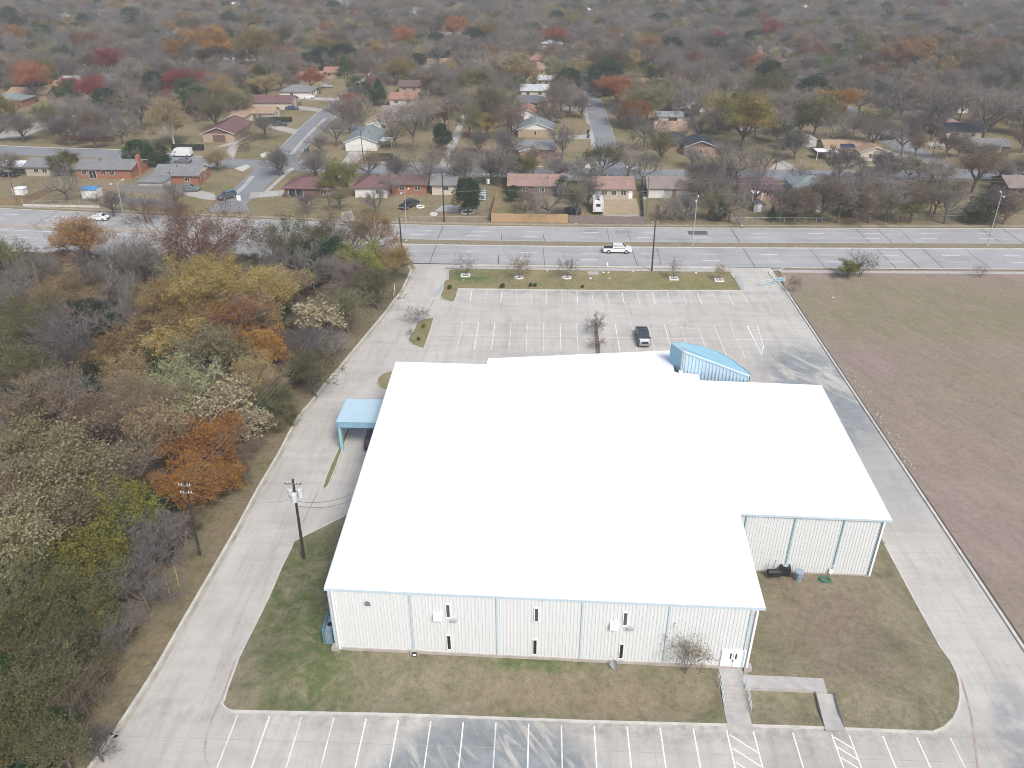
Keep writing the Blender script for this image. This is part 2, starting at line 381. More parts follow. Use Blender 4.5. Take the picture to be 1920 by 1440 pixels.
# north lawn
nl = zm(720, 480, 6.4, [(775,170),(775,280),(725,300),(710,400),(680,470),(700,510),(760,535),(835,545),(860,490),(888,388)], .13) + [G(1100, 543.5, .13)] \
   + zm(1280, 480, 5.333, [(400,340),(582,343),(530,250),(480,170),(440,140),(300,130)], .13) + [G(1100, 501, .13), G(880, 498.5, .13)]
nl = [Vector((p.x, p.y)) for p in nl]
sheet('north_lawn', nl, 0.12, m_nlawn)
strip('kerb', nl[0:15], 0.02, 0.16, 0.0, 0.145, m_kerb)
strip('sidewalk', [(-18.5, 147.4), (0, 147.2), (20, 147.2), (37.4, 147.3)], 0.62, 0.62, 0.1, 0.14, m_walk)
strip('sidewalk', [(46.3, 147.3), (70, 147.6), (120, 148.4), (200, 149.5)], 0.6, 0.6, 0.1, 0.14, m_walk)
def island(pts, mat, name='traffic_island'):
    P = [Vector((p.x, p.y)) for p in pts]; c = sum(P, Vector((0, 0)))/len(P)
    def off(w):
        out = []; n = len(P)
        for i in range(n):
            d = (P[(i+1) % n]-P[i-1]).normalized(); nn = Vector((-d.y, d.x))
            if nn.dot(c-P[i]) < 0: nn = -nn
            out.append(P[i]+nn*w)
        return out
    o = MB().prism(P, 0.0, 0.14).build(name, m_kerb); o['kind'] = 'structure'
    g = sheet('planting_bed', off(0.17), 0.148, mat, o)
    return o
island(zm(720, 480, 6.4, [(390,800),(470,752),(590,738),(600,760),(560,900),(520,1010),(485,1105),(430,1098),(350,1068),(292,1022),(283,985),(330,920),(360,870)], .14), m_nlawn)
island(zm(1000, 500, 6.4, [(718,670),(772,670),(800,850),(818,1022),(860,1300),(770,1300),(733,1022),(722,850)], .14), m_mulch)
island(zm(520, 640, 4.8, [(890,370),(902,320),(950,285),(1045,260),(1200,290),(1200,420),(1080,440),(985,440),(920,418)], .14), m_nlawn)
island(zm(520, 640, 4.8, [(400,1312),(428,1330),(465,1295),(520,1165),(580,1000),(640,850),(662,780),(700,640),(672,640),(625,780),(545,960),(490,1080),(440,1195)], .14), m_nlawn)

# slab joints and painted lines of the lot
for y in range(12, 150, 5):
    if y < 44 or y > 64: MB().box(-43 if y > 44 else -38, 45.1, y-0.02, y+0.02, -0.01, 0.004).build('slab_joint', m_joint, lot)
for x in (-33.0, -28.4, -22.0, -9.0, 0.5, 10.0, 24.0, 34.0, 41.2):
    MB().box(x-0.02, x+0.02, 8, 149, -0.01, 0.0035).build('slab_joint', m_joint, lot)
def pline(x0, y0, x1, y1, w=0.11, m=None, name='parking_line', z=0.007):
    a = Vector((x0, y0)); b = Vector((x1, y1)); d = (b-a).normalized(); n = Vector((-d.y, d.x))*w/2
    return MB().quad((*(a-n), z), (*(b-n), z), (*(b+n), z), (*(a+n), z)).build(name, m or m_paint, lot)
X0 = -24.97
for k in range(16):
    pline(X0+2.743*k, 44.35, X0+2.743*k, 38.6, m=m_worn if k in (0, 2, 3, 6, 8, 10) else m_paint)
pline(X0+2.743*15+2.2, 44.3, X0+2.743*15+2.2, 38.6)
for i in range(5): pline(X0+2.743*15+0.15, 43.9-i*1.25, X0+2.743*15+2.1, 42.3-i*1.25)
XR = 26.2
pline(21.6, 44.25, 21.6, 38.6); pline(XR-1.42, 44.2, XR-1.42, 38.6)
for k in range(4): pline(XR+2.743*k, 44.2, XR+2.743*k, 38.6, m=m_worn if k == 3 else m_paint)
for i in range(6): pline(XR-1.35, 44.0-i*0.95, XR-0.06, 42.9-i*0.95)
for k in range(-6, 14): pline(1.39+2.743*k, 136.4, 1.39+2.743*k, 131.2, w=.09, m=m_worn if k % 5 not in (0, 2) else m_paint)
MIDY = G(1020, 631).y; XM = G(1051, 631).x
pline(-17.0, MIDY, 8.2, MIDY, .09, m_worn); pline(10.6, MIDY, 43, MIDY, .09, m_worn)
for k in range(-6, 3): pline(XM+2.743*k, MIDY+5.2, XM+2.743*k, MIDY-5.0, .09, m_worn if k not in (-5, -4, 0) else m_paint)
for k in range(0, 9): pline(G(1157.8, 632).x+2.743*k, MIDY+5.2, G(1157.8, 632).x+2.743*k, MIDY-6.0, .09, m_worn if k % 3 else m_paint)
hx = G(1410, 620).x
hp = [G(1402, 612), G(1420, 612), G(1432, 650), G(1428, 664)]
pline(hp[1].x, hp[1].y, hp[2].x, hp[2].y); pline(hp[2].x, hp[2].y, hp[3].x, hp[3].y); pline(hp[0].x, hp[0].y, hp[3].x, hp[3].y)
for i in range(9): pline(hp[0].x+(hp[3].x-hp[0].x)*i/9, hp[0].y+(hp[3].y-hp[0].y)*i/9, hp[1].x+(hp[2].x-hp[1].x)*(i+.3)/9, hp[1].y+(hp[2].y-hp[1].y)*(i+.6)/9, 0.09, m_worn)
def red_line(pts):
    pp = smooth_path(pts, 4); strip('fire_lane_line', pp, 0.09, 0.09, None, 0.0085, m_red, parent=lot)
red_line(zm(0, 860, 2.483, [(1480,155),(1440,235),(1410,300)]))
red_line(zm(0, 860, 2.483, [(1095,940),(1040,1090),(1010,1160),(970,1260),(955,1340),(962,1415),(990,1470)]))
red_line([G(1801, 1270), G(1818, 1330), G(1826, 1380), G(1833, 1440)])
red_line([G(814, 562), G(806, 576), G(799, 588)])

# ------------------------------------------------------------------ arterial road
S_EDGE = [(-420, 186), (-200, 162.5), (-111.6, 154.0), (-60, 150.6), (-26.6, 149.3), (20, 149.2), (94, 150.2), (180, 152.5), (420, 160)]
N_EDGE = [(-420, 213), (-200, 189.5), (-128, 181.6), (-65, 175.6), (-30, 172.8), (20, 172.4), (107, 174.6), (180, 177), (420, 184.5)]
def lerp_poly(pl, x):
    for (x0, y0), (x1, y1) in zip(pl[:-1], pl[1:]):
        if x0 <= x <= x1: return y0+(y1-y0)*(x-x0)/(x1-x0)
    return pl[-1][1]
S_S = smooth_path(S_EDGE, 5); N_S = smooth_path(N_EDGE, 5)
SE = [(p.x, p.y) for p in S_S]; NE = [(p.x, p.y) for p in N_S]
road = sheet('arterial_road', SE + NE[::-1], 0.0, m_road)
def rpt(x, t):      # across the road, t in metres north of the south edge
    s = lerp_poly(SE, x); n = lerp_poly(NE, x); return (x, s + (n-s)*t/23.3)
def along(x0, x1, t, step=8):
    n = max(1, int(abs(x1-x0)/step)); return [rpt(x0+(x1-x0)*i/n, t) for i in range(n+1)]
strip('kerb', [(p[0], p[1]+0.1) for p in NE], 0.16, 0.02, 0.0, 0.12, m_kerb)
strip('kerb', [(x, lerp_poly(SE, x)) for x in (-300, -200, -150, -111, -85, -60, -40, -27.5)], 0.02, 0.16, 0.0, 0.12, m_kerb)
strip('kerb', [(x, lerp_poly(SE, x)) for x in (-16, 0, 20, 36)], 0.02, 0.16, 0.0, 0.12, m_kerb)
strip('kerb', [(x, lerp_poly(SE, x)) for x in (49, 70, 94, 130, 200, 300)], 0.02, 0.16, 0.0, 0.12, m_kerb)
def median(x0, x1, t0, t1):
    a = along(x0, x1, t0); b = along(x0, x1, t1)
    o = MB().prism(a+b[::-1], 0.0, 0.13).build('median', m_kerb); o['kind'] = 'structure'
    sheet('median_grass', [(p[0], p[1]+0.2) for p in a]+[(p[0], p[1]-0.2) for p in b[::-1]], 0.137, m_median, o)
median(-32, 260, 10.9, 14.1)
mo = MB().prism(along(-260, -78, 12.6)+along(-260, -78, 14.0)[::-1], 0.0, 0.13).build('median', plain('median_concrete', (0.36, 0.32, 0.26), 0.9, 0.15, 1.0, obj=False)); mo['kind'] = 'structure'
for t in (3.6, 7.2, 17.2, 20.2):
    x = -175 + (t*7 % 5)
    while x < 190:
        if not (-70 < x < -34 and t > 11):
            a = rpt(x, t); b = rpt(x+3.4, t); d = 0.075
            MB().quad((a[0], a[1]-d, .006), (b[0], b[1]-d, .006), (b[0], b[1]+d, .006), (a[0], a[1]+d, .006)).build('lane_dash', m_paint, road)
        x += 12.2
for x0, x1 in ((-175, -60),):
    strip('lane_edge_line', along(x0, x1, 11.0), 0.08, 0.08, None, 0.006, m_paint, road)
for x0 in (-84, -79): 
    a = rpt(x0, 0.4); b = rpt(x0+4.5, 6.6); MB().quad((a[0], a[1], .006), (a[0]+.3, a[1], .006), (b[0]+.3, b[1], .006), (b[0], b[1], .006)).build('stop_line', m_worn, road)
jr = random.Random(3)
x = -150
while x < 190:
    sk = jr.uniform(-.4, .4)
    for (t0, t1) in ((0.2, 10.8), (14.2, 23.1)):
        if jr.random() < 0.75:
            tt1 = t1 if jr.random() < .7 else (t0+t1)/2
            a = rpt(x, t0); b = rpt(x+sk, tt1); w = jr.uniform(.05, .11)
            MB().quad((a[0]-w, a[1], .005), (a[0]+w, a[1], .005), (b[0]+w, b[1], .005), (b[0]-w, b[1], .005)).build('tar_joint', m_tar, road)
    x += jr.choice((4.6, 9.2, 13.7, 18.3))
for t in (1.7, 5.4, 9.0, 15.8, 18.7, 21.6):
    strip('slab_joint', along(-170, 190, t), 0.022, 0.022, None, 0.0045, plain('road_joint', (0.16, 0.165, 0.17), .9, .2, 1.0, obj=False), road)
pa = [G(1289, 433), G(1325, 433), G(1328, 440), G(1291, 440)]
sheet('asphalt_patch', [(p.x, p.y) for p in pa], 0.0065, m_tar, road)
for q in ((1095, 431, 1120, 435), (1153, 432, 1184, 438)):
    a, b, c, d = G(q[0], q[1]), G(q[2], q[1]), G(q[2], q[3]), G(q[0], q[3])
    sheet('concrete_patch', [(v.x, v.y) for v in (a, b, c, d)], 0.0063, plain('new_patch', (0.25, 0.255, 0.26), .9, .1, 1.0, obj=False), road)
# ------------------------------------------------------------------ the white metal hall
m_siding = plain('white_siding', (0.635, 0.655, 0.645), 0.55, 0.03, 0.6)
m_roofw = plain('white_roof_sheet', (0.86, 0.87, 0.88), 0.5, 0.015, 0.3)
m_trim = plain('pale_blue_trim', (0.47, 0.56, 0.60), 0.5, 0.05, 1.0)
m_teal = plain('teal_trim', (0.22, 0.36, 0.41), 0.5, 0.06, 1.0)
m_blue = plain('canopy_blue', (0.24, 0.43, 0.53), 0.55, 0.06, 0.8)
m_bluel = plain('canopy_pale_blue', (0.43, 0.57, 0.645), 0.55, 0.05, 0.8)
m_teal2 = plain('post_teal', (0.26, 0.50, 0.54), 0.5, 0.06, 1.0)
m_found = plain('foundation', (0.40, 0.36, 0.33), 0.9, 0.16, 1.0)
m_white = plain('white_paint', (0.80, 0.80, 0.79), 0.5, 0.03, 1.0)
def glassy(name, c, rough=0.12):
    b = NB(name, rough, 0.5); b.color(c); MATS[name] = b.m; return b.m
m_glass = glassy('dark_glass', (0.02, 0.022, 0.025))
m_glassg = glassy('grey_glass', (0.07, 0.075, 0.075), 0.25)
m_black = plain('black_plastic', (0.02, 0.021, 0.024), 0.5, 0.2, 3.0)
m_steel = plain('galvanised_steel', (0.42, 0.44, 0.45), 0.45, 0.08, 2.0, metal=0.3)
ZR = 8.2; ZF = 0.92
hall = empty('metal_hall', (0, 70, 0), 0, 'large white metal hall with flat white roof, ribbed walls and blue entrance', 'building')
H0 = Vector((0, 70, 0))
def hp_(p): return (p[0]-H0.x, p[1]-H0.y)
FA, FB = Vector((-17.97, 51.03)), Vector((18.96, 50.02))
WA, WB = Vector((19.2, 62.72)), Vector((33.92, 62.29))
roof_px = [(608,1103),(742,678),(913,683),(915,672),(1256,657),(1265,697),(1310,702),(1313,713),(1540,722),(1673,975),(1388,963),(1436,1140)]
roof_poly = [G(x, y, ZR) for x, y in roof_px]
MB().prism([hp_(p) for p in roof_poly], ZR-0.16, ZR).build('roof', m_roofw, hall)
def panel_mesh(w, h, nr):
    mb = MB(); pr = []; s = w/nr
    for i in range(nr):
        x = i*s; pr += [(x, 0), (x+s*0.70, 0), (x+s*0.77, -0.034), (x+s*0.93, -0.034)]
    pr.append((w, 0))
    for (x0, y0), (x1, y1) in zip(pr[:-1], pr[1:]): mb.quad((x0, y0, 0), (x1, y1, 0), (x1, y1, h), (x0, y0, h))
    return mb.mesh('wall_panel', [m_siding])
def bay_wall(A, B, z0, z1, cols_t, trim_m, w=0.16):
    """ribbed sheets between pilaster strips; cols_t are fractions along A-B of the strips"""
    d = (B-A); L = d.length; a = math.atan2(d.y, d.x); u = d/L; nrm = Vector((u.y, -u.x))
    npan = round(L/0.92); pw = L/npan; me = panel_mesh(pw-0.004, z1-z0, 3)
    for i in range(npan):
        p = A+u*(i*pw); put('wall_panel', me, hall, (p.x-H0.x, p.y-H0.y, z0), a)
    for t in cols_t:
        p = A+u*(L*t)+nrm*0.0
        MB().box(-w/2, w/2, -0.10, 0.03, 0, z1-z0).build('pilaster_strip', trim_m, hall, (p.x-H0.x, p.y-H0.y, z0), rz=a)
    # backing so nothing shows through the sheet gaps
    q = A-nrm*0.05; MB().box(0, L, 0.0, 0.1, 0, z1-z0).build('backing_wall', m_siding, hall, (q.x-H0.x, q.y-H0.y, z0), rz=a)
    return u, nrm, a, L
uF, nF, aF, LF = bay_wall(FA, FB, ZF+0.2, ZR-0.17, [0.004, 0.195, 0.4, 0.6, 0.8, 0.985], m_trim)
uW, nW, aW, LW = bay_wall(WA, WB, ZF+0.1, ZR-0.17, [0.1, 0.42, 0.74, 0.985], m_teal, 0.13)
def box_wall(name, A, B, z0, z1, m, rib=0.3):
    d = B-A; L = d.length; u = d/L; n = Vector((u.y, -u.x)); mb = MB(); k = max(1, int(L/rib)); pr = []
    for i in range(k):
        x = L*i/k; s = L/k; pr += [(x, 0), (x+s*.65, 0), (x+s*.74, .05), (x+s*.93, .05)]
    pr.append((L, 0))
    pt = [A+u*x+n*y for x, y in pr]
    for p, q in zip(pt[:-1], pt[1:]): mb.quad((p.x-H0.x, p.y-H0.y, z0), (q.x-H0.x, q.y-H0.y, z0), (q.x-H0.x, q.y-H0.y, z1), (p.x-H0.x, p.y-H0.y, z1))
    return mb.build(name, m, hall)
RI = [Vector((p.x, p.y)) for p in roof_poly]
ins = lambda i, dx, dy: RI[i]+Vector((dx, dy))
zt = ZR-0.17
wl = [(ins(1, .35, -.3), FA), (ins(2, .0, -.3), ins(1, .35, -.3)), (ins(3, .1, -.35), ins(2, .0, -.3)), (ins(4, -.2, -.35), ins(3, .1, -.35)), (ins(5, -.2, -.3), ins(4, -.2, -.35)),
      (ins(6, -.2, -.3), ins(5, -.2, -.3)), (ins(7, -.2, -.3), ins(6, -.2, -.3)), (ins(8, -.4, -.3), ins(7, -.2, -.3)), (WB, ins(8, -.4, -.3)), (FB, WA)]
for A, B in wl: box_wall('side_wall', A, B, 0.02, zt, m_siding)
def edge_box(name, A, B, off, th, z0, z1, m, ext=0.0):
    d = (B-A).normalized(); n = Vector((d.y, -d.x)); A2 = A-d*ext; B2 = B+d*ext
    P = [A2+n*off, B2+n*off, B2+n*(off+th), A2+n*(off+th)]
    return MB().prism([hp_(p) for p in P], z0, z1).build(name, m, hall)
edge_box('gutter', RI[0], RI[11], -0.02, 0.13, ZR-0.2, ZR-0.015, m_trim)
edge_box('gutter', RI[10], RI[9], -0.02, 0.13, ZR-0.2, ZR-0.015, m_trim)
edge_box('fascia_trim', RI[9], RI[8], 0.0, 0.06, ZR-0.2, ZR+0.01, m_trim)
edge_box('fascia_trim', RI[1], RI[0], 0.0, 0.06, ZR-0.2, ZR+0.01, m_trim)
edge_box('foundation', FA, FB, -0.3, 0.42, 0.0, ZF+0.24, m_found, 0.12)
edge_box('foundation', WA, WB, -0.3, 0.36, 0.0, ZF+0.1, m_found, 0.1)
for t in (0.0, 0.195, 1.0):
    p = FA+(FB-FA)*t; MB().box(-0.34, 0.34, -0.3, 0.3, 0, ZF+0.34).build('pier_base', m_found, hall, (p.x-H0.x, p.y-H0.y, 0), rz=aF)
for p0, aa in ((FA+uF*0.45, aF), (FB-uF*0.12, aF), (WB-uW*0.1, aW)):
    q = p0 + Vector((math.sin(aa), -math.cos(aa)))*0.12
    MB().box(-0.09, 0.09, -0.08, 0.05, ZF+.1, ZR-0.2).build('downspout', m_white if p0 is not FB else m_trim, hall, (q.x-H0.x, q.y-H0.y, 0), rz=aa)
def on_plane(px, py, A, n):
    d = ray(px, py); nn = Vector((n.x, n.y, 0)); t = (Vector((A.x, A.y, 0))-CAMP).dot(nn)/d.dot(nn); return CAMP+d*t
def on_front(px, py): return on_plane(px, py, FA+nF*0.06, nF)
def slit(px0, py0, px1, py1, blocks):
    a = on_front(px0, py0); b = on_front(px1, py1); x0 = (Vector((a.x, a.y))-FA).dot(uF); x1 = (Vector((b.x, b.y))-FA).dot(uF)
    xc = (x0+x1)/2; w = 0.145; o = FA+uF*xc+nF*0.0; z0, z1 = b.z, a.z
    r = MB(); L = (o.x-H0.x, o.y-H0.y, 0)
    for q in ((-w-.07, -w, z0-.07, z1+.07), (w, w+.07, z0-.07, z1+.07), (-w, w, z1, z1+.07), (-w, w, z0-.07, z0)): r.box(q[0], q[1], -0.1, 0.03, q[2], q[3])
    win = r.build('window', m_white, hall, L, rz=aF)
    MB().box(-w, w, -0.07, -0.02, z0, z1).build('pane', m_glass if blocks else m_glassg, win)
    if blocks:
        for i in range(1, 6): MB().box(-w, w, -0.078, -0.07, z0+(z1-z0)*i/6-.012, z0+(z1-z0)*i/6+.012).build('glazing_bar', m_black, win)
    return win
for q in ((837,1134,843,1157,0),(839,1192,845,1217,1),(1003,1141,1009,1165,0),(1000,1200,1006,1226,1),(1170,1149,1175,1172,0),(1162,1208,1168,1234,1)): slit(*q)
# arched louvre near the west corner
a = on_front(689, 1132); s = (Vector((a.x, a.y))-FA).dot(uF); o = FA+uF*s; pts = [(-.27, -.28), (.27, -.28), (.27, .05)] + [(.27*math.cos(t), .05+.27*math.sin(t)) for t in (0.5, 1.0, 1.57, 2.1, 2.6)] + [(-.27, .05)]
mb = MB(); n = len(pts); mb.add([(x, -.09, a.z+z) for x, z in pts], [tuple(range(n))]); mb.add([(x*1.22, -.085, a.z+z*1.2) for x, z in pts], [tuple(range(n))], 1)
lv = mb.build('arched_louvre', [m_glassg, m_white], hall, (o.x-H0.x, o.y-H0.y, 0), rz=aF)
for i in range(4): MB().box(-.25, .25, -.115, -.09, a.z-.24+i*.12, a.z-.2+i*.12).build('louvre_blade', m_steel, lv)
for px, py, lx, ly in ((821, 1155, 850, 1161), (1152, 1172, 1181, 1176)):
    a = on_front(px, py); o = FA+uF*((Vector((a.x, a.y))-FA).dot(uF)); w = .38
    mb = MB().hexa([(-w, -.42, a.z-.28), (w, -.42, a.z-.28), (w, 0, a.z-.28), (-w, 0, a.z-.28), (-w, -.34, a.z+.22), (w, -.34, a.z+.22), (w, 0, a.z+.28), (-w, 0, a.z+.28)])
    mb.build('vent_hood', m_white, hall, (o.x-H0.x, o.y-H0.y, 0), rz=aF)
    a = on_front(lx, ly); o = FA+uF*((Vector((a.x, a.y))-FA).dot(uF))
    mb = MB().box(-.22, .3, -.34, -.1, a.z-.12, a.z+.06, 0).tube((-.55, -.06, a.z+.08), (-.1, -.2, a.z), .025, mi=1).box(-.6, -.5, -.08, 0, a.z, a.z+.14, 1)
    mb.build('wall_lamp', [m_steel, m_white], hall, (o.x-H0.x, o.y-H0.y, 0), rz=aF)
# double door
a = on_front(1353, 1250); b = on_front(1396, 1218); s0 = (Vector((a.x, a.y))-FA).dot(uF); s1 = (Vector((b.x, b.y))-FA).dot(uF)
sc_ = (s0+s1)/2; o = FA+uF*sc_; zd = ZF+0.02; L = (o.x-H0.x, o.y-H0.y, 0)
mb = MB()
for q in ((-1.05, -.93, zd, zd+2.25), (.93, 1.05, zd, zd+2.25), (-.93, .93, zd+2.13, zd+2.25)): mb.box(q[0], q[1], -.12, .04, q[2], q[3])
dfr = mb.build('door_frame', m_white, hall, L, rz=aF)
for s in (-1, 1):
    lf = MB().box(min(0, s*.92)+(.02 if s > 0 else 0), max(0, s*.92)-(.02 if s < 0 else 0), -.09, .02, zd, zd+2.12).build('door_leaf', m_white, hall, L, rz=aF)
    MB().box(s*.16, s*.30, -.10, -.09, zd+1.15, zd+1.85).build('pane', m_glass, lf); MB().box(s*.07-.02, s*.07+.02, -.14, -.09, zd+.9, zd+1.1).build('door_handle', m_steel, lf)
MB().box(-.02, .02, -.085, .0, zd, zd+2.12).build('door_gap', m_black, dfr)
# blue entrance tower on the north side
arc = [(1258,643,11),(1285,643.5,11),(1310,649,10.7),(1345,660,10.2),(1375,677,9.6),(1395,692,9.2),(1407,703,8.9)]
P = [G(x, y, z) for x, y, z in arc]; Bp = G(1283, 660, 11); Cp = G(1405, 706, 8.85); Cp.y = max(Cp.y, 88.9); Mid = (Bp+Cp)/2+Vector((.6, .6, 0))
h3 = lambda p, z=None: (p.x-H0.x, p.y-H0.y, p.z if z is None else z)
mb = MB()
for p, q in zip(P[:-1], P[1:]): mb.tri(h3(p), h3(Mid), h3(q))
mb.tri(h3(P[-1]), h3(Mid), h3(Cp)); mb.tri(h3(Mid), h3(P[0]), h3(Bp)); mb.tri(h3(Cp), h3(Mid), h3(Bp))
tower = mb.build('entrance_canopy', m_blue, hall)
mb = MB()
for p, q in zip(P[:-1], P[1:]): mb.quad(h3(p, 3.2), h3(p, p.z+.12), h3(q, q.z+.12), h3(q, 3.2))
mb.build('curved_fascia', m_blue, tower)
MB().quad(h3(P[0], 7.8), h3(Bp, 7.8), h3(Bp), h3(P[0])).build('end_wall', m_blue, tower)
d = Vector((Cp.x-Bp.x, Cp.y-Bp.y)); Lc = d.length; u = d/Lc; n = Vector((u.y, -u.x)); k = int(Lc/.42); mb = MB()
for i in range(k):
    for (t0, o0, t1, o1) in ((0, 0, .62, 0), (.62, 0, .70, .09), (.70, .09, .92, .09), (.92, .09, 1, 0)):
        A_ = (i+t0)/k; B_ = (i+t1)/k; pa_ = Vector((Bp.x, Bp.y))+u*(Lc*A_)+n*o0; pb_ = Vector((Bp.x, Bp.y))+u*(Lc*B_)+n*o1
        za = Bp.z+(Cp.z-Bp.z)*A_; zb = Bp.z+(Cp.z-Bp.z)*B_
        mb.quad((pa_.x-H0.x, pa_.y-H0.y, .1), (pb_.x-H0.x, pb_.y-H0.y, .1), (pb_.x-H0.x, pb_.y-H0.y, zb), (pa_.x-H0.x, pa_.y-H0.y, za))
mb.build('ribbed_back_wall', m_bluel, tower)
mb = MB(); mb.tube(h3(Bp, Bp.z+.05), h3(Cp, Cp.z+.05), .16, n=6); mb.tube(h3(Bp, Bp.z+.05), h3(P[0], P[0].z+.05), .14, n=6)
mb.build('coping', m_bluel, tower)
# tan cross in front of the tower
xm, ym = 18.3, 91.0
cr = empty('cross', (xm, ym, ZR), 0, 'tall thin tan cross rising beside the blue entrance tower', 'cross')
m_tan = plain('weathered_tan', (0.50, 0.42, 0.32), 0.7, 0.15, 3.0)
MB().tube((0, 0, 0.0), (.03, 0, 8.1), .085, .06, 8).build('mast', m_tan, cr); MB().box(-1.05, 1.05, -.05, .05, 6.38, 6.48).build('cross_arm', m_tan, cr)
MB().box(-.22, .22, -.22, .22, -.01, .35).build('base_plate', m_white, cr)
# west drive-through canopy
pc = empty('drive_through_canopy', (-24.9, 83.7, 0), 0, 'pale blue flat drive-through canopy on teal posts beside the white hall', 'canopy')
def cl(x0, x1, y0, y1, z0, z1, nm, m, par=pc): return MB().box(x0+24.9, x1+24.9, y0-83.7, y1-83.7, z0, z1).build(nm, m, par)
rf = cl(-25.0, -18.6, 83.75, 89.3, 4.35, 4.5, 'roof', m_bluel)
for i in range(9): cl(-24.6+i*.66, -24.55+i*.66, 83.8, 89.25, 4.5, 4.53, 'roof_seam', m_bluel, rf)
mb = MB()
for i in range(16):
    x = .02+i*.39; mb.quad((x, 0, 3.65), (x+.27, 0, 3.65), (x+.27, 0, 4.46), (x, 0, 4.46)); mb.quad((x+.27, 0, 3.65), (x+.39, -.05, 3.65), (x+.39, -.05, 4.46), (x+.27, 0, 4.46)); mb.quad((x+.39, -.05, 3.65), (x+.39, 0, 3.65), (x+.39, 0, 4.46), (x+.39, -.05, 4.46))
mb.build('ribbed_fascia', m_blue, pc); cl(-25.06, -18.7, 83.64, 83.74, 4.46, 4.56, 'gutter', m_bluel)
cl(-25.05, -24.98, 83.75, 89.3, 3.65, 4.56, 'side_fascia', m_blue)
for y in (83.85, 88.6): cl(-24.95, -24.58, y, y+.34, .12, 4.36, 'post', m_teal2)

# ------------------------------------------------------------------ steps, paths and things round the hall
def at_front(px, py, z): return G(px, py, z)
wk = empty('entrance_steps', (17.2, 47.2, 0), 0, 'concrete steps with pale blue handrails leading up to the double doors', 'steps')
wx0, wx1 = 16.35, 18.35
def wb(x0, x1, y0, y1, z0, z1, nm, m, par=wk): return MB().box(x0-17.2, x1-17.2, y0-47.2, y1-47.2, z0, z1).build(nm, m, par)
wb(wx0+.1, wx1+.1, 48.15, 50.0, 0, ZF, 'landing', m_walk)
for i in range(6): wb(wx0, wx1, 46.05+i*.35, 46.05+(i+1)*.35-.001, 0, .14+(i+1)*.112, 'step', m_walk)
for i in range(6): wb(wx0+.02, wx1-.02, 46.045+i*.35, 46.1+i*.35, .14+(i+1)*.112, .146+(i+1)*.112, 'painted_riser_shade', m_found)  # thin dark strips painting in a shade line at each riser
wb(wx0-.02, wx1+.02, 44.62, 46.05, 0, .15, 'lower_path', m_walk)
for sx in (wx0-.12, wx1+.12):
    mb = MB(); x = sx-17.2
    for zz in (.95, .5): mb.path([(x, 45.95-47.2, .14+zz), (x, 48.1-47.2, ZF-.05+zz), (x, 49.0-47.2, ZF+zz)], .028)
    for yy, zg in ((45.95, .1), (47.0, .4), (48.1, .6), (49.0, .8)): mb.tube((x, yy-47.2, zg), (x, yy-47.2, (.14+.95) if yy < 46 else (ZF+.95 if yy > 48 else .14+.95+(yy-45.95)*.35)), .03)
    mb.build('handrail', m_trim, wk)
strip('sidewalk', [(18.35, 48.65), (22.0, 48.6), (25.35, 48.5)], .68, .68, 0.3, 0.895, m_walk)
pw = MB(); 
for i in range(8):
    y0 = 47.82-i*.42; y1 = y0-.42; z0 = lawn_z(25.1, y0)+.05; z1 = lawn_z(25.1, y1)+.05
    pw.quad((24.35, y1, max(.15, z1)), (25.95, y1, max(.15, z1)), (25.95, y0, max(.15, z0)), (24.35, y0, max(.15, z0)))
pw.add([(24.35, 44.5, .0), (24.35, 47.82, .0), (24.35, 47.82, .885), (24.35, 44.5, .15), (25.95, 44.5, .0), (25.95, 47.82, .0), (25.95, 47.82, .885), (25.95, 44.5, .15)], [(0, 1, 2, 3), (7, 6, 5, 4)])
pw.build('ramp_path', m_walk)['kind'] = 'structure'
# satellite dish standing in the grass
g = G(1150, 1256, .85); sd = empty('satellite_dish', (g.x, g.y, lawn_z(g.x, g.y)), 0, 'small grey satellite dish on a short post in the grass by the hall', 'dish')
MB().tube((0, 0, 0), (0, 0, .7), .035).build('post', m_steel, sd)
mb = MB(); c = Vector((0, -.08, .8)); ax = Vector((-.75, -.45, .45)).normalized(); u = ax.orthogonal().normalized(); w = ax.cross(u); rings = []
for j, (r, dd) in enumerate(((0.02, -.1), (.18, -.085), (.32, -.03), (.4, .02))):
    rings.append([c+ax*dd+u*(r*math.cos(t*math.pi/7))+w*(r*math.sin(t*math.pi/7)) for t in range(14)])
for a_, b_ in zip(rings[:-1], rings[1:]):
    for i in range(14): mb.quad(a_[i], a_[(i+1) % 14], b_[(i+1) % 14], b_[i])
mb.build('reflector', m_steel, sd); MB().tube(c-w*.2, c+ax*.5, .02).box(c.x+ax.x*.5-.05, c.x+ax.x*.5+.05, c.y+ax.y*.5-.05, c.y+ax.y*.5+.05, c.z+ax.z*.5-.05, c.z+ax.z*.5+.05).build('feed_arm', m_steel, sd)
g = G(778, 1226, 1.0); fl = empty('floodlight', (g.x, g.y-.1, lawn_z(g.x, g.y)), 0, 'small black floodlight on the ground against the hall foundation', 'lamp')
MB().box(-.05, .05, -.05, .05, 0, .15).build('bracket', m_black, fl); MB().hexa([(-.2, -.2, .14), (.2, -.2, .14), (.2, .12, .14), (-.2, .12, .14), (-.2, -.12, .42), (.2, -.12, .42), (.2, .14, .36), (-.2, .14, .36)]).build('housing', m_black, fl)
MB().quad((-.15, -.185, .2), (.15, -.185, .2), (.15, -.135, .38), (-.15, -.135, .38)).build('lens', m_white, fl)
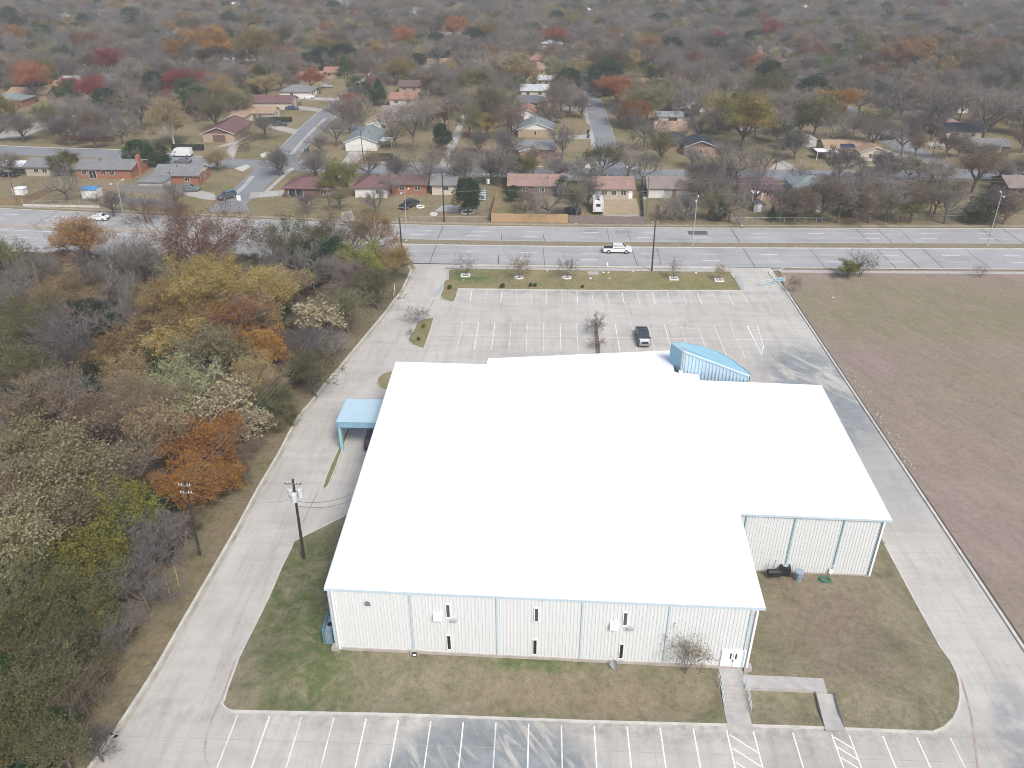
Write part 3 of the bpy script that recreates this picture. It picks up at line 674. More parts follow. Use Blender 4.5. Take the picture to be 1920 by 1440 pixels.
# air-conditioner cages (blue)
def cage(x, y, w, d, h, label, z=0.85):
    c = empty('unit_cage', (x, y, z), 0, label, 'cage')
    MB().box(-w/2+.12, w/2-.12, -d/2+.12, d/2-.12, 0, h*.75).build('air_unit', m_steel, c)
    MB().tube((0, 0, h*.75), (0, 0, h*.78), min(w, d)*.3, n=14).build('fan_grille', m_black, c)
    mb = MB()
    for sx in (-1, 1):
        for sy in (-1, 1): mb.box(sx*w/2-.04, sx*w/2+.04, sy*d/2-.04, sy*d/2+.04, 0, h)
    for zz in (.1, h-.08):
        for sy in (-1, 1): mb.box(-w/2+.04, w/2-.04, sy*d/2-.03, sy*d/2+.03, zz, zz+.07)
        for sx in (-1, 1): mb.box(sx*w/2-.03, sx*w/2+.03, -d/2+.04, d/2-.04, zz, zz+.07)
    mb.build('frame', m_cage, c); nb = int(w/.13)
    bars = MB()
    for sy in (-1, 1):
        for i in range(1, nb): bars.box(-w/2+w*i/nb-.012, -w/2+w*i/nb+.012, sy*d/2-.012, sy*d/2+.012, .17, h-.08)
    for sx in (-1, 1):
        for i in range(1, int(d/.13)): bars.box(sx*w/2-.012, sx*w/2+.012, -d/2+.13*i-.012, -d/2+.13*i+.012, .17, h-.08)
    bars.build('bars', m_cage, c)
m_cage = plain('cage_blue', (0.12, 0.27, 0.36), 0.5, 0.1, 2.0)
cage(20.35, 61.3, 1.5, 1.5, 1.7, 'blue steel cage round an air unit in the inner corner of the hall')
cage(-18.75, 52.6, .8, 2.2, 1.9, 'blue steel cage round an air unit on the west side of the hall')
# smoker, bins, mat behind the wing
g = G(1452, 1085, .85); sm = empty('barbecue_smoker', (g.x, g.y+.2, .85), R(5), 'black barrel smoker with chimney pipe against the hall wing wall', 'smoker')
mb = MB().tube((-.75, 0, .72), (.45, 0, .72), .33, n=14); mb.build('barrel', m_black, sm); MB().box(.45, 1.0, -.28, .28, .4, .85).build('firebox', m_black, sm)
MB().tube((-.3, .1, 1.0), (-.1, .1, 2.2), .06, n=8).build('chimney', m_steel, sm)
for x_ in (-.6, .35):
    for y_ in (-.25, .25): MB().tube((x_, y_*.6, .5), (x_, y_, 0), .03).build('leg', m_black, sm)
MB().box(-.7, .4, -.62, -.36, .62, .66).build('shelf', m_black, sm)
g = G(1463, 1072, .85); bn = empty('wheeled_bin', (g.x+.3, g.y-.2, .85), R(-8), 'black square air unit with round fan grille beside the smoker', 'air unit'); bn.name = 'air_unit'
MB().box(-.5, .5, -.5, .5, 0, 1.05).build('housing', m_black, bn); MB().tube((0, 0, 1.05), (0, 0, 1.09), .38, n=16).build('fan_ring', m_black, bn); MB().tube((0, 0, 1.09), (0, 0, 1.1), .3, n=16).build('fan_grille', m_steel, bn)
g = G(1496, 1088, .85); tb = empty('trash_can', (g.x, g.y, .85), 0, 'tall grey-blue plastic trash can with open top by the wing wall', 'trash can')
m_can = plain('grey_blue_plastic', (0.25, 0.31, 0.36), 0.5, 0.1, 2.0)
MB().tube((0, 0, 0), (0, 0, 1.15), .3, .42, 14, caps=False).build('body', m_can, tb); MB().tube((0, 0, 1.1), (0, 0, 1.17), .45, .45, 14).build('rim', m_can, tb)
MB().box(-.25, .25, -.5, -.4, .85, .95).build('handle', m_can, tb)
g = G(1546, 1087, .85); hs = empty('garden_hose', (g.x, g.y, .85), 0, 'green hose coiled on the ground by the wing wall', 'hose')
mb = MB()
for r_, zz in ((.62, .04), (.5, .05), (.4, .08), (.55, .1)):
    mb.path([(r_*math.cos(t*math.pi/8), r_*.7*math.sin(t*math.pi/8), zz) for t in range(17)], .035)
mb.build('coil', plain('hose_green', (0.03, 0.16, 0.11), .5, .1, 3.0), hs); MB().path([(.5, .2, .05), (.62, .5, .2), (.6, .62, .5)], .03).build('feed_end', plain('hose_green', (0, 0, 0)), hs)
g = G(1556, 1078, .95); gm = empty('gas_meter', (g.x, g.y+.05, .85), 0, 'small white gas meter with pipes at the foot of the wing wall', 'meter')
MB().box(-.16, .16, -.12, .12, .35, .75).build('meter_body', m_white, gm); MB().path([(.1, 0, 0), (.1, 0, .4)], .03).build('pipe', m_white, gm); MB().path([(-.1, 0, .7), (-.1, 0, 1.1), (.25, .05, 1.4)], .03).build('pipe', m_white, gm)
# gates on the two drives
def gate(a, b, label, h=1.1):
    a = Vector(a); b = Vector(b); d = b-a; L = d.length; g_ = empty('steel_gate', (a.x, a.y, 0), math.atan2(d.y, d.x), label, 'gate')
    mb = MB()
    for zz in (.25, h*.55, h): mb.tube((0, 0, zz), (L, 0, zz), .045)
    mb.build('rails', m_gate, g_)
    for i in range(int(L/1.0)+1): MB().tube((L*i/int(L/1.0), 0, .22 if 0 < i < int(L/1.0) else .0), (L*i/int(L/1.0), 0, h+.02), .04 if 0 < i < int(L/1.0) else .06).build('upright', m_gate, g_)
m_gate = plain('gate_pale_blue', (0.45, 0.58, 0.60), 0.5, 0.06, 2.0)
gate(G(817, 557), G(832, 540), 'pale blue pipe gate standing open by the west drive entrance')
gate(G(739, 562), G(740, 543), 'short pale blue pipe gate on the verge side of the west drive')
gate(G(1424, 537), G(1471, 529), 'pale blue pipe gate standing open across the east drive edge')
gate(G(1379, 524), G(1394, 545), 'pale blue pipe gate folded along the north lawn kerb')
g = G(1471, 531); sg = empty('notice_board', (g.x-.9, g.y+.05, 0), 0, 'small teal sign panel on the open east gate', 'sign')
MB().box(-.8, .8, -.03, .03, .4, .95).build('panel', m_gate, sg); MB().box(-.7, .7, -.035, -.03, .48, .87).build('sign_face', m_teal, sg)
# ------------------------------------------------------------------ neighbourhood streets
KEEP = []          # keep-out polygons / rectangles for planted trees
def pxpoly(pts, z=0.0): return [(p.x, p.y) for p in (G(x, y, z) for x, y in pts)]
Zs = -0.028
def street(name, poly, z=Zs, m=None, keep=True):
    if keep: KEEP.append([Vector(p) for p in poly])
    return sheet(name, poly, z, m or m_street)
ne = [(-60, 268), (0, 273), (94, 277), (227, 281), (370, 293), (445, 298), (500, 300), (560, 302), (673, 308), (823, 311), (957, 315), (1121, 317), (1336, 318), (1445, 319), (1539, 319), (1757, 317), (1960, 319)]
nep = smooth_path([G(*p) for p in ne], 3)
L_, R_ = ribbon_pts(nep, 0.0, 9.6)
local = street('local_street', [(p.x, p.y) for p in L_] + [(p.x, p.y) for p in R_[::-1]])
strip('kerb', [(p.x, p.y) for p in nep[:14]], .15, 0, -0.03, 0.09, m_kerb)
west_e = [(388, 398), (438.8, 353), (474, 319.6), (509.6, 293.5), (559.6, 242.5), (601, 207), (626, 188), (671, 156), (690, 141), (712, 118), (735, 95)]
east_e = [(470, 396), (462, 382), (490.8, 357), (528, 324), (551, 314), (558.5, 294.6), (570, 280), (616, 230), (653, 196.7), (695, 160), (712, 143), (730, 120), (750, 96)]
st_w = street('residential_street', pxpoly(west_e)+pxpoly(east_e)[::-1], Zs+.004)
wr = [(1125.4, 316), (1115, 266.7), (1104.6, 225), (1095, 198), (1085.8, 168.7), (1077.5, 139.6), (1070, 122), (1062, 100)]
er = [(1174, 318), (1152.5, 260), (1138, 218.7), (1127.5, 189.6), (1116, 162), (1102.5, 135), (1090, 118), (1078, 98)]
st_e = street('residential_street', pxpoly(wr)+pxpoly(er)[::-1], Zs+.004)
xs = G(1720, 290).x; street('residential_street', [(xs-4.5, 222), (xs+4.5, 222), (xs+4.5, 420), (xs-4.5, 420)], Zs+.004)
street('residential_street', pxpoly([(-40, 262), (60, 232), (150, 200), (235, 168), (262, 160), (275, 165), (200, 196), (110, 232), (40, 258)]), Zs+.004, m_drive)
alley = street('alley', pxpoly([(823, 313), (831, 292), (840, 271.7), (856.7, 236), (875, 200), (884, 200), (867, 236), (861, 259), (850, 290), (854.6, 313)]), Zs+.006, m_drive)
for pe in (west_e[3:], ): strip('kerb', [tuple(p) for p in pxpoly(pe)], .15, 0, -.03, .09, m_kerb)
for pe in (east_e[5:], er[1:]): strip('kerb', [tuple(p) for p in pxpoly(pe)], 0, .15, -.03, .09, m_kerb)
strip('kerb', [tuple(p) for p in pxpoly(wr[1:])], .15, 0, -.03, .09, m_kerb)
def slab(pts, name='driveway', m=None): return street(name, pxpoly(pts), Zs+.012, m or m_drive)
for q in ([(400, 277), (440, 272), (470, 252), (445, 262)], [(418, 296), (432, 272), (448, 272), (438, 297)], [(487, 228), (560, 243), (552, 252), (478, 232)], [(530, 196), (608, 203), (600, 210), (525, 200)], [(560, 181), (640, 184), (633, 190), (560, 185)],
          [(655, 284), (690, 284), (668, 306), (640, 306)], [(625, 240), (660, 238), (650, 246), (612, 246)], [(1040, 254), (1108, 252), (1110, 260), (1040, 262)], [(1040, 199), (1094, 201), (1096, 207), (1038, 206)], [(1082, 203), (1088, 203), (1083, 192), (1080, 192)],
          [(1640, 288), (1715, 290), (1735, 300), (1640, 298)], [(1640, 240), (1700, 248), (1702, 254), (1655, 250)], [(1740, 268), (1780, 262), (1800, 270), (1745, 276)], [(1470, 300), (1498, 318), (1440, 318), (1456, 306)],
          [(0, 236), (38, 230), (20, 250), (0, 252)], [(350, 352), (400, 362), (412, 376), (385, 374), (330, 362)], [(470, 361), (532, 356), (532, 366), (466, 372)], [(640, 398), (660, 394), (664, 412), (640, 420)], [(1118, 372), (1192, 372), (1200, 405), (1135, 408)],
          [(1205, 352), (1218, 352), (1216, 372), (1200, 376)]): slab(q)
m_dirt = mottled('bare_sand', [(0.30, 0.235, 0.15), (0.38, 0.30, 0.20), (0.26, 0.20, 0.13)], 0.4, 3.0)
sheet('bare_yard', pxpoly([(1128, 374), (1193, 373), (1203, 402), (1130, 404)]), Zs+.018, m_dirt)
for q in ([(558, 305), (575, 294), (586, 298), (570, 306)], [(440, 316), (462, 308), (470, 312), (455, 322)], [(487, 290), (500, 284), (510, 287), (492, 296)], [(530, 322), (548, 314), (552, 318), (536, 327)], [(1100, 309), (1120, 302), (1124, 316), (1096, 316)], [(1172, 312), (1195, 306), (1205, 315), (1178, 318)]):
    sheet('corner_ramp', pxpoly(q), 0.012, m_kerb)
for q in ([(474, 330), (455, 352), (437, 368)], [(545, 318), (520, 340), (498, 360)], [(610, 222), (580, 250), (545, 290)], [(1108, 245), (1113, 275), (1119, 300)], [(1098, 212), (1104, 232)], [(1560, 309), (1640, 310), (1735, 312)], [(690, 304), (760, 307), (815, 308)], [(1120, 312), (1060, 312), (1000, 312)]):
    strip('sidewalk', [tuple(p) for p in pxpoly(q)], .6, .6, None, 0.0, m_walk)
strip('frontage_sidewalk', [rpt(x, 25.4) for x in range(-170, 190, 10)], .55, .55, None, -0.02, plain('old_walk', (0.30, 0.265, 0.21), .95, .2, .6, obj=False))

# ------------------------------------------------------------------ houses
WALLS = {k: plain('wall_'+k, c, 0.9, 0.10, 1.5) for k, c in dict(brick=(0.30, 0.135, 0.085), white=(0.66, 0.65, 0.62), cream=(0.52, 0.47, 0.38), beige=(0.40, 0.355, 0.29), pink=(0.32, 0.215, 0.18), brown=(0.16, 0.10, 0.085), tan=(0.36, 0.28, 0.20), grey=(0.36, 0.36, 0.35)).items()}
def roof_mat(k, c):
    b = NB('roof_'+k, 0.95, 0.08); p = b.objc(); n1 = b.noise(p, 0.5, 5, .7); n2 = b.noise(b.mapped(p, (1, 1, 7)), 3.0, 4, .7)
    cc = b.ramp(n1, [(.3, tuple(x*.85 for x in c)), (.7, tuple(min(1, x*1.12) for x in c))]); b.color(b.mix(.6, cc, b.mix(1.0, cc, b.ramp(n2, [(.3, .8), (.7, 1.18)]), 'MULTIPLY'))); return b.m
ROOFS = {k: roof_mat(k, c) for k, c in dict(grey=(0.20, 0.205, 0.205), dgrey=(0.13, 0.135, 0.145), green=(0.20, 0.235, 0.235), maroon=(0.165, 0.095, 0.095), brown=(0.15, 0.105, 0.095), tan=(0.33, 0.235, 0.165), pink=(0.29, 0.195, 0.165), terra=(0.30, 0.165, 0.125), navy=(0.045, 0.052, 0.066), pale=(0.42, 0.45, 0.46), blue=(0.08, 0.26, 0.52), white=(0.74, 0.75, 0.75), taupe=(0.235, 0.20, 0.18)).items()}
m_pane = glassy('house_pane', (0.03, 0.034, 0.04), 0.15)
m_garage = plain('garage_door', (0.62, 0.61, 0.58), .7, .06, 2.0); m_door = plain('house_door', (0.20, 0.10, 0.07), .6, .1, 2.0)
def wall_piece(par, side, x0, x1, y0, y1, t, z, w, h, kind):
    """an opening on one side of a block: s(outh) e(ast) w(est)"""
    mat = {'win': m_pane, 'door': m_door, 'garage': m_garage, 'wdoor': m_white, 'bdoor': WALLS['brown']}[kind]; nm = {'win': 'window', 'door': 'door', 'garage': 'garage_door', 'wdoor': 'door', 'bdoor': 'garage_door'}[kind]
    def bx(a0, a1, o0, o1, z0, z1):
        if side == 's': return MB().box(a0, a1, y0-o1, y0-o0, z0, z1)
        if side == 'e': return MB().box(x1+o0, x1+o1, a0, a1, z0, z1)
        return MB().box(x0-o1, x0-o0, a0, a1, z0, z1)
    c = (x0+(x1-x0)*t) if side == 's' else (y0+(y1-y0)*t)
    if kind == 'win':
        f = bx(c-w/2-.07, c+w/2+.07, 0.0, .04, z-.07, z+h+.07).build(nm, m_white, par); bx(c-w/2, c+w/2, .04, .055, z, z+h).build('pane', mat, f)
        if w > .9: bx(c-.03, c+.03, .055, .065, z, z+h).build('glazing_bar', m_white, f)
    else:
        f = bx(c-w/2, c+w/2, 0.0, .05, z, z+h).build(nm, mat, par)
        if kind in ('garage', 'bdoor'):
            for i in range(1, 4): bx(c-w/2+.05, c+w/2-.05, .05, .058, z+h*i/4-.02, z+h*i/4+.02).build('door_joint', m_steel if kind == 'garage' else m_black, f)
        else: bx(c+w*.3, c+w*.3+.06, .05, .09, z+1.0, z+1.1).build('door_handle', m_steel, f)
def block(par, x0, x1, y0, y1, wall, roof, ridge='x', eave=2.55, pitch=.34, ov=.5, gable=None, hip=False, items=(), base=0.0):
    W = WALLS[wall]; Rf = ROOFS[roof]; Gm = WALLS.get(gable, m_white) if gable else W
    MB().box(x0, x1, y0, y1, 0.0+base, eave+base).build('wall', W, par)
    span = (y1-y0) if ridge == 'x' else (x1-x0); rise = pitch*(span/2+ov); X0, X1, Y0, Y1 = x0-ov, x1+ov, y0-ov, y1+ov; th = .14; e = eave+base
    if hip:
        ins_ = min((X1-X0), (Y1-Y0))/2*.98
        if ridge == 'x': r0, r1 = (X0+ins_, (Y0+Y1)/2), (X1-ins_, (Y0+Y1)/2)
        else: r0, r1 = ((X0+X1)/2, Y0+ins_), ((X0+X1)/2, Y1-ins_)
    else:
        if ridge == 'x': r0, r1 = (X0, (Y0+Y1)/2), (X1, (Y0+Y1)/2)
        else: r0, r1 = ((X0+X1)/2, Y0), ((X0+X1)/2, Y1)
    c = [(X0, Y0), (X1, Y0), (X1, Y1), (X0, Y1)]; mb = MB()
    T = [(*p, e) for p in c]+[(*r0, e+rise), (*r1, e+rise)]; B_ = [(p[0], p[1], p[2]-th) for p in T]
    F = [(0, 1, 5, 4), (2, 3, 4, 5)] if ridge == 'x' else [(1, 2, 5, 4), (3, 0, 4, 5)]
    E_ = [(1, 2, 5), (3, 0, 4)] if ridge == 'x' else [(0, 1, 4), (2, 3, 5)]
    if hip: mb.add(T, F+E_); mb.add([(*p, e-th) for p in c]+[(*p, e) for p in c], [(0, 1, 5, 4), (1, 2, 6, 5), (2, 3, 7, 6), (3, 0, 4, 7), (3, 2, 1, 0)])
    else:
        mb.add(T, F); mb.add(B_, [f[::-1] for f in F])
        for a_, b_ in ([(0, 1), (2, 3)] if ridge == 'x' else [(1, 2), (3, 0)]): mb.add([B_[a_], B_[b_], T[b_], T[a_]], [(0, 1, 2, 3)])
    ro = mb.build('roof', Rf, par)
    if not hip:
        for gi, f in enumerate(E_):
            # bargeboard edges
            a_, b_, p_ = f; g = MB()
            g.quad(B_[a_], B_[p_], T[p_], T[a_]); g.quad(B_[p_], B_[b_], T[b_], T[p_]); g.build('bargeboard', m_white if gable else Rf, ro)
            # gable wall
            if ridge == 'x': xg = (x1+.001 if gi == 0 else x0-.001); tri = [(xg, y0, e), (xg, y1, e), (xg, (y0+y1)/2, e+rise-pitch*ov)]
            else: yg = (y0-.001 if gi == 0 else y1+.001); tri = [(x0, yg, e), (x1, yg, e), ((x0+x1)/2, yg, e+rise-pitch*ov)]
            MB().tri(*tri).build('gable', Gm, par)
    for it in items: wall_piece(par, it[0], x0, x1, y0, y1, *it[1:])
    return ro, e+rise
HOUSES = []; FARH = []
WIN2 = (('s', .25, 1.0, 1.3, 1.1, 'win'), ('s', .7, 1.0, 1.3, 1.1, 'win'))
def house(px0, py0, px1, depth, wall, roof, label, ridge='x', eave=2.55, name='house', group=None, items=WIN2, ov=.5, yard=True, vents=1, **kw):
    p = G(px0, py0, eave); Y = p.y; q = GY(px1, py0+(px1-px0)*.006, Y); x0, x1 = p.x+ov, max(q.x-ov, p.x+2.5); y0, y1 = Y+ov, Y+ov+depth
    h = empty(name, ((x0+x1)/2, (y0+y1)/2, -.03), 0, label, 'house', group); w = x1-x0
    ro, top = block(h, -w/2, w/2, -depth/2, depth/2, wall, roof, ridge, eave, ov=ov, items=items, **kw)
    vr = random.Random(int(px0*7+py0))
    for i in range(vents):
        vx = vr.uniform(-w*.25, w*.25); vy = vr.uniform(-depth*.2, depth*.2)
        if ridge == 'x': zz = eave+kw.get('pitch', .34)*(depth/2+ov-abs(vy))
        else: zz = eave+kw.get('pitch', .34)*(w/2+ov-abs(vx))
        MB().tube((vx, vy, zz-.3), (vx, vy, zz+.45), .09, n=6).build('roof_vent', m_steel if i % 2 else m_black, ro)
    if yard: KEEP.append([Vector((x0-1.5, y0-1.5)), Vector((x1+1.5, y0-1.5)), Vector((x1+1.5, y1+1.5)), Vector((x0-1.5, y1+1.5))])
    h['wd'] = (w, depth)
    if not group: HOUSES.append(((x0+x1)/2, (y0+y1)/2, ' '.join(re.split(r',| and | behind | beside | above | among | under | by | between | beyond | almost | at ', label)[0].split()[:8])))
    return h
def wing(h, dx0, dx1, dy0, dy1, wall, roof, ridge='y', eave=2.5, **kw):
    w, d = h['wd']; return block(h, -w/2+dx0, -w/2+dx1, -d/2+dy0, -d/2+dy1, wall, roof, ridge, eave, **kw)
s_w = lambda *ts: tuple(('s', t, 1.0, 1.2, 1.0, 'win') for t in ts)
e_w = lambda *ts: tuple(('e', t, 1.0, .9, 1.1, 'win') for t in ts)
# south row, backs to the arterial
house(40, 313, 92, 9, 'beige', 'grey', 'beige ranch house with grey roof and white metal carport at its west end', items=s_w(.45, .8), pitch=.28)
h = house(135, 317, 245, 10, 'brick', 'grey', 'long orange brick ranch house with grey roof and white east gable', items=s_w(.15, .5, .66)+(('s', .3, .1, 1.8, 2.0, 'win'),)+e_w(.5), gable='white', pitch=.26, vents=3)
w_, d_ = h['wd']; MB().box(w_/2+.2, w_/2+1.1, -1.2, .2, 0, 5.2).build('chimney', WALLS['brick'], h)
h = house(284, 329, 372, 8.5, 'brick', 'grey', 'orange brick corner house with grey roof, white gable and whitewashed back wing', items=s_w(.75)+e_w(.25, .65), gable='white', pitch=.38, vents=2)
wing(h, -2.0, 4.2, -5.5, .3, 'white', 'grey', 'y', 2.4, pitch=.3, hip=True)
house(528, 353, 640, 9, 'brown', 'maroon', 'low purplish brown roofed house with dark porch beside the side street', items=(('s', .2, .3, 3.5, 1.9, 'win'),)+s_w(.7), hip=True, pitch=.32, eave=2.5)
h = house(660, 352, 727, 9, 'white', 'maroon', 'white house with hipped maroon roof behind the orange tree', items=s_w(.75)+e_w(.2, .5, .8), hip=True, pitch=.4)
house(729, 346, 802, 8, 'brick', 'brown', 'red brick house with dull brown roof behind bare branching tree', items=s_w(.3, .75), pitch=.3)
house(805, 347, 857, 8, 'cream', 'grey', 'small cream house with dark grey roof beside dark magnolia', items=(('s', .6, 1.2, 1.3, .9, 'win'),), pitch=.36)
house(950, 348, 1062, 9, 'brown', 'pink', 'brown house with long pinkish roof behind new board fence', items=s_w(.3, .6), pitch=.34, vents=2)
house(1112, 354, 1192, 9, 'beige', 'pink', 'beige house with pink shingle roof above the motorhome yard', items=s_w(.25, .5, .75)+(('s', .93, .1, .9, 2.0, 'wdoor'),), pitch=.36, vents=4)
house(1213, 353, 1302, 9, 'grey', 'taupe', 'grey roofed house with broad white garage door and blue bin', items=(('s', .18, .05, 3.6, 2.15, 'garage'), ('s', .6, .1, .9, 2.0, 'door')), pitch=.34)
h = house(1392, 356, 1474, 9, 'pink', 'maroon', 'pink brick house with maroon hipped roof and white back porch', items=s_w(.65, .85), hip=True, pitch=.4)
w_, d_ = h['wd']; MB().box(-w_/2+1.5, -w_/2+4.0, -d_/2-3.0, -d_/2, 2.3, 2.45).build('porch_roof', m_white, h)
for xx in (1.6, 3.8): MB().box(-w_/2+xx, -w_/2+xx+.12, -d_/2-2.9, -d_/2-2.78, 0, 2.3).build('porch_post', m_white, h)
house(1488, 352, 1568, 9, 'grey', 'green', 'house with blue-grey roof almost hidden by bare trees', hip=True, pitch=.36)
house(1892, 352, 1990, 9, 'brown', 'taupe', 'brown house at the end of the arterial row by the dark car', pitch=.36)
# west of the side street
h = house(374, 251, 440, 17, 'tan', 'maroon', 'maroon roofed house with brown garage gable facing the street corner', 'y', items=(('s', .52, .05, 3.9, 2.1, 'bdoor'),)+e_w(.6, .8), gable='brown', pitch=.36)
h = house(432, 212, 513, 8, 'cream', 'tan', 'cream house with tan roof and clipped hedge along its front', items=s_w(.35, .55)+(('s', .68, .05, .9, 2.0, 'bdoor'),)+e_w(.5), gable='white', pitch=.34)
wing(h, .4, 6, -6, .5, 'cream', 'tan', 'y', 2.45, gable='white', pitch=.3)
h = house(468, 192, 548, 9, 'cream', 'maroon', 'cream house with maroon roof and row of tan porch pillars', items=e_w(.3, .7), gable='cream', pitch=.36)
for i in range(5): MB().box(h['wd'][0]/2+.9, h['wd'][0]/2+1.1, -4+i*2, -3.8+i*2, 0, 2.5).build('porch_pillar', WALLS['tan'], h)
house(520, 172, 583, 10, 'white', 'grey', 'white house with broad grey roof and car in its drive', items=s_w(.4)+e_w(.3, .6), hip=True, pitch=.34)
house(556, 145, 604, 9, 'tan', 'tan', 'tan roofed house beyond the white grey-roofed house', pitch=.36)
house(604, 136, 650, 9, 'tan', 'terra', 'small terracotta roofed house behind the green conifer', pitch=.36)
# east of the side street
h = house(643, 267, 708, 15, 'white', 'green', 'white garage-fronted house with grey-green roof and patio cover', 'y', items=(('s', .35, .05, 4.6, 2.1, 'garage'),)+e_w(.6), gable='white', pitch=.38, vents=3)
w_, d_ = h['wd']; MB().box(w_/2+.1, w_/2+4.2, -d_/2+3, -d_/2+7.5, 2.25, 2.37).build('patio_cover', m_white, h)
for yy in (3.2, 7.2): MB().box(w_/2+3.9, w_/2+4.02, -d_/2+yy, -d_/2+yy+.12, 0, 2.25).build('patio_post', m_white, h)
house(682, 231, 736, 12, 'white', 'tan', 'white gabled house with tan roof behind the grey-green one', 'y', gable='white', pitch=.36)
house(712, 212, 768, 9, 'cream', 'taupe', 'cream house with dull grey roof among bare trees', pitch=.34)
house(727, 186, 782, 9, 'cream', 'terra', 'house with pale terracotta roof beside dark conifer', pitch=.36)
house(745, 162, 790, 9, 'tan', 'brown', 'brown roofed house behind the terracotta one', pitch=.36)
house(783, 132, 850, 10, 'white', 'pale', 'pale grey roofed house in the middle of bare trees', hip=True, pitch=.3)
house(800, 120, 850, 9, 'tan', 'tan', 'tan roofed house behind the pale grey roofed one', pitch=.4)
# between alley and the east street
h = house(966, 280, 1044, 9, 'pink', 'grey', 'pink brick corner house with blue-grey roof and white gable', items=s_w(.3, .8), pitch=.34); wing(h, 1, 6, -2.5, .4, 'pink', 'grey', 'y', 2.5, gable='white', pitch=.34)
house(968, 243, 1040, 10, 'tan', 'green', 'brick house with green-grey roof and white front gable', 'y', gable='white', pitch=.36, items=(('s', .5, .9, .7, 1.2, 'win'),), vents=2)
house(964, 216, 1014, 12, 'white', 'terra', 'white gabled house with reddish brown roof', 'y', gable='white', pitch=.4)
house(950, 192, 1030, 9, 'grey', 'dgrey', 'house with wide dark grey roof beneath bare trees', hip=True, pitch=.36)
house(975, 170, 1030, 9, 'cream', 'pale', 'cream house with pale green-grey roof and small front gable', gable='cream', pitch=.34)
house(1004, 150, 1034, 8, 'tan', 'pale', 'small house with pale blue-grey roof', pitch=.3)
house(986, 131, 1030, 12, 'tan', 'pink', 'large house with pinkish terracotta roof under bare oaks', hip=True, pitch=.42)
house(988, 113, 1022, 9, 'tan', 'terra', 'terracotta roofed house behind the pinkish one', hip=True, pitch=.4)
# east of the east street
h = house(1242, 266, 1292, 9, 'pink', 'navy', 'pink brick house with new dark slate roof', items=s_w(.35, .5), hip=True, pitch=.42); wing(h, 5.5, 14.5, -6, 3, 'pink', 'navy', 'y', 2.5, gable='brown', pitch=.36, items=(('s', .5, .4, .8, 1.4, 'win'),))
house(1228, 246, 1292, 10, 'cream', 'tan', 'cream house with tan roof behind the dark slate roof', items=(('s', .5, .9, .8, 1.2, 'win'),), gable='cream', pitch=.38)
house(1232, 218, 1284, 8, 'white', 'pale', 'white carport with pale metal roof and parked cars', pitch=.12, items=(('s', .6, .1, 3, 1.9, 'win'),))
house(1176, 163, 1242, 11, 'pink', 'terra', 'house with red terracotta hipped roof behind the dark evergreen', hip=True, pitch=.42)
house(1278, 183, 1334, 8, 'white', 'brown', 'long white house with low brown roof by the white camper', pitch=.24)
h = house(1546, 278, 1640, 8, 'cream', 'tan', 'cream house with tan roof carrying dark solar panels', items=(('s', .85, .9, .6, 1.2, 'win'), ('s', .65, .9, .6, 1.2, 'win')), pitch=.34)
wing(h, 8.5, 16.5, -4.5, .5, 'cream', 'tan', 'y', 2.5, gable='cream', pitch=.36, items=(('s', .35, .9, .6, 1.2, 'win'), ('s', .7, .9, .6, 1.2, 'win')))
w_, d_ = h['wd']
for i in range(4):
    x = -w_/2+4.3+i*1.05; MB().add([(x, -d_/2-.2, 2.55+.34*.3+.08), (x+1.0, -d_/2-.2, 2.55+.34*.3+.08), (x+1.0, -d_/2+1.7, 2.55+.34*2.2+.08), (x, -d_/2+1.7, 2.55+.34*2.2+.08)], [(0, 1, 2, 3)]).build('solar_panel', plain('solar', (0.02, 0.035, 0.09), .2, .05, 1), h)
MB().box(-w_/2-3.5, -w_/2+2.5, -d_/2-4.0, -d_/2+.2, 2.3, 2.42).build('porch_roof', m_white, h)
for xx in (-3.4, -.4, 2.3): MB().box(-w_/2+xx, -w_/2+xx+.12, -d_/2-3.9, -d_/2-3.78, 0, 2.3).build('porch_post', m_white, h)
house(1676, 205, 1738, 9, 'cream', 'navy', 'cream house with dark hipped roof beside parked silver car', hip=True, pitch=.36)
house(1737, 232, 1806, 12, 'tan', 'pink', 'house with faded pink roof between two dark roofs', pitch=.4, hip=True)
house(1776, 246, 1852, 9, 'cream', 'navy', 'house with blue-black roof and cream gable wall facing east drive', pitch=.34, gable='cream')
h = house(1828, 274, 1900, 9, 'brown', 'grey', 'low brown house with wide grey roof by the white pickups', items=s_w(.3)+(('s', .7, .1, 1.2, 2.0, 'wdoor'),), pitch=.26)
# far west
house(-30, 188, 40, 9, 'brick', 'green', 'brick house with grey-green roof behind parked cars', pitch=.36, hip=True)
house(8, 176, 86, 10, 'tan', 'tan', 'tan roofed brick house under the orange-red tree', pitch=.3)
house(93, 162, 150, 9, 'tan', 'terra', 'reddish roofed house between two red maples', pitch=.34)
house(108, 148, 152, 8, 'white', 'pale', 'white house with flat pale roof behind the red trees', pitch=.14)
house(172, 150, 222, 9, 'tan', 'green', 'green-grey roofed house under the crimson maple', hip=True, pitch=.36)
house(192, 141, 240, 9, 'white', 'maroon', 'white house with plum roof behind the crimson maple', pitch=.36)
house(28, 110, 70, 10, 'white', 'dgrey', 'white house with dark grey roof in the far west trees', hip=True, pitch=.36)
house(60, 105, 98, 9, 'tan', 'tan', 'tan roofed house beside the far grey roof', pitch=.34)
h = house(302, 120, 352, 10, 'cream', 'tan', 'tan roofed two-level house with white porch behind red trees', hip=True, pitch=.36)
house(408, 122, 436, 8, 'grey', 'grey', 'small grey house under the tall orange trees', pitch=.3)
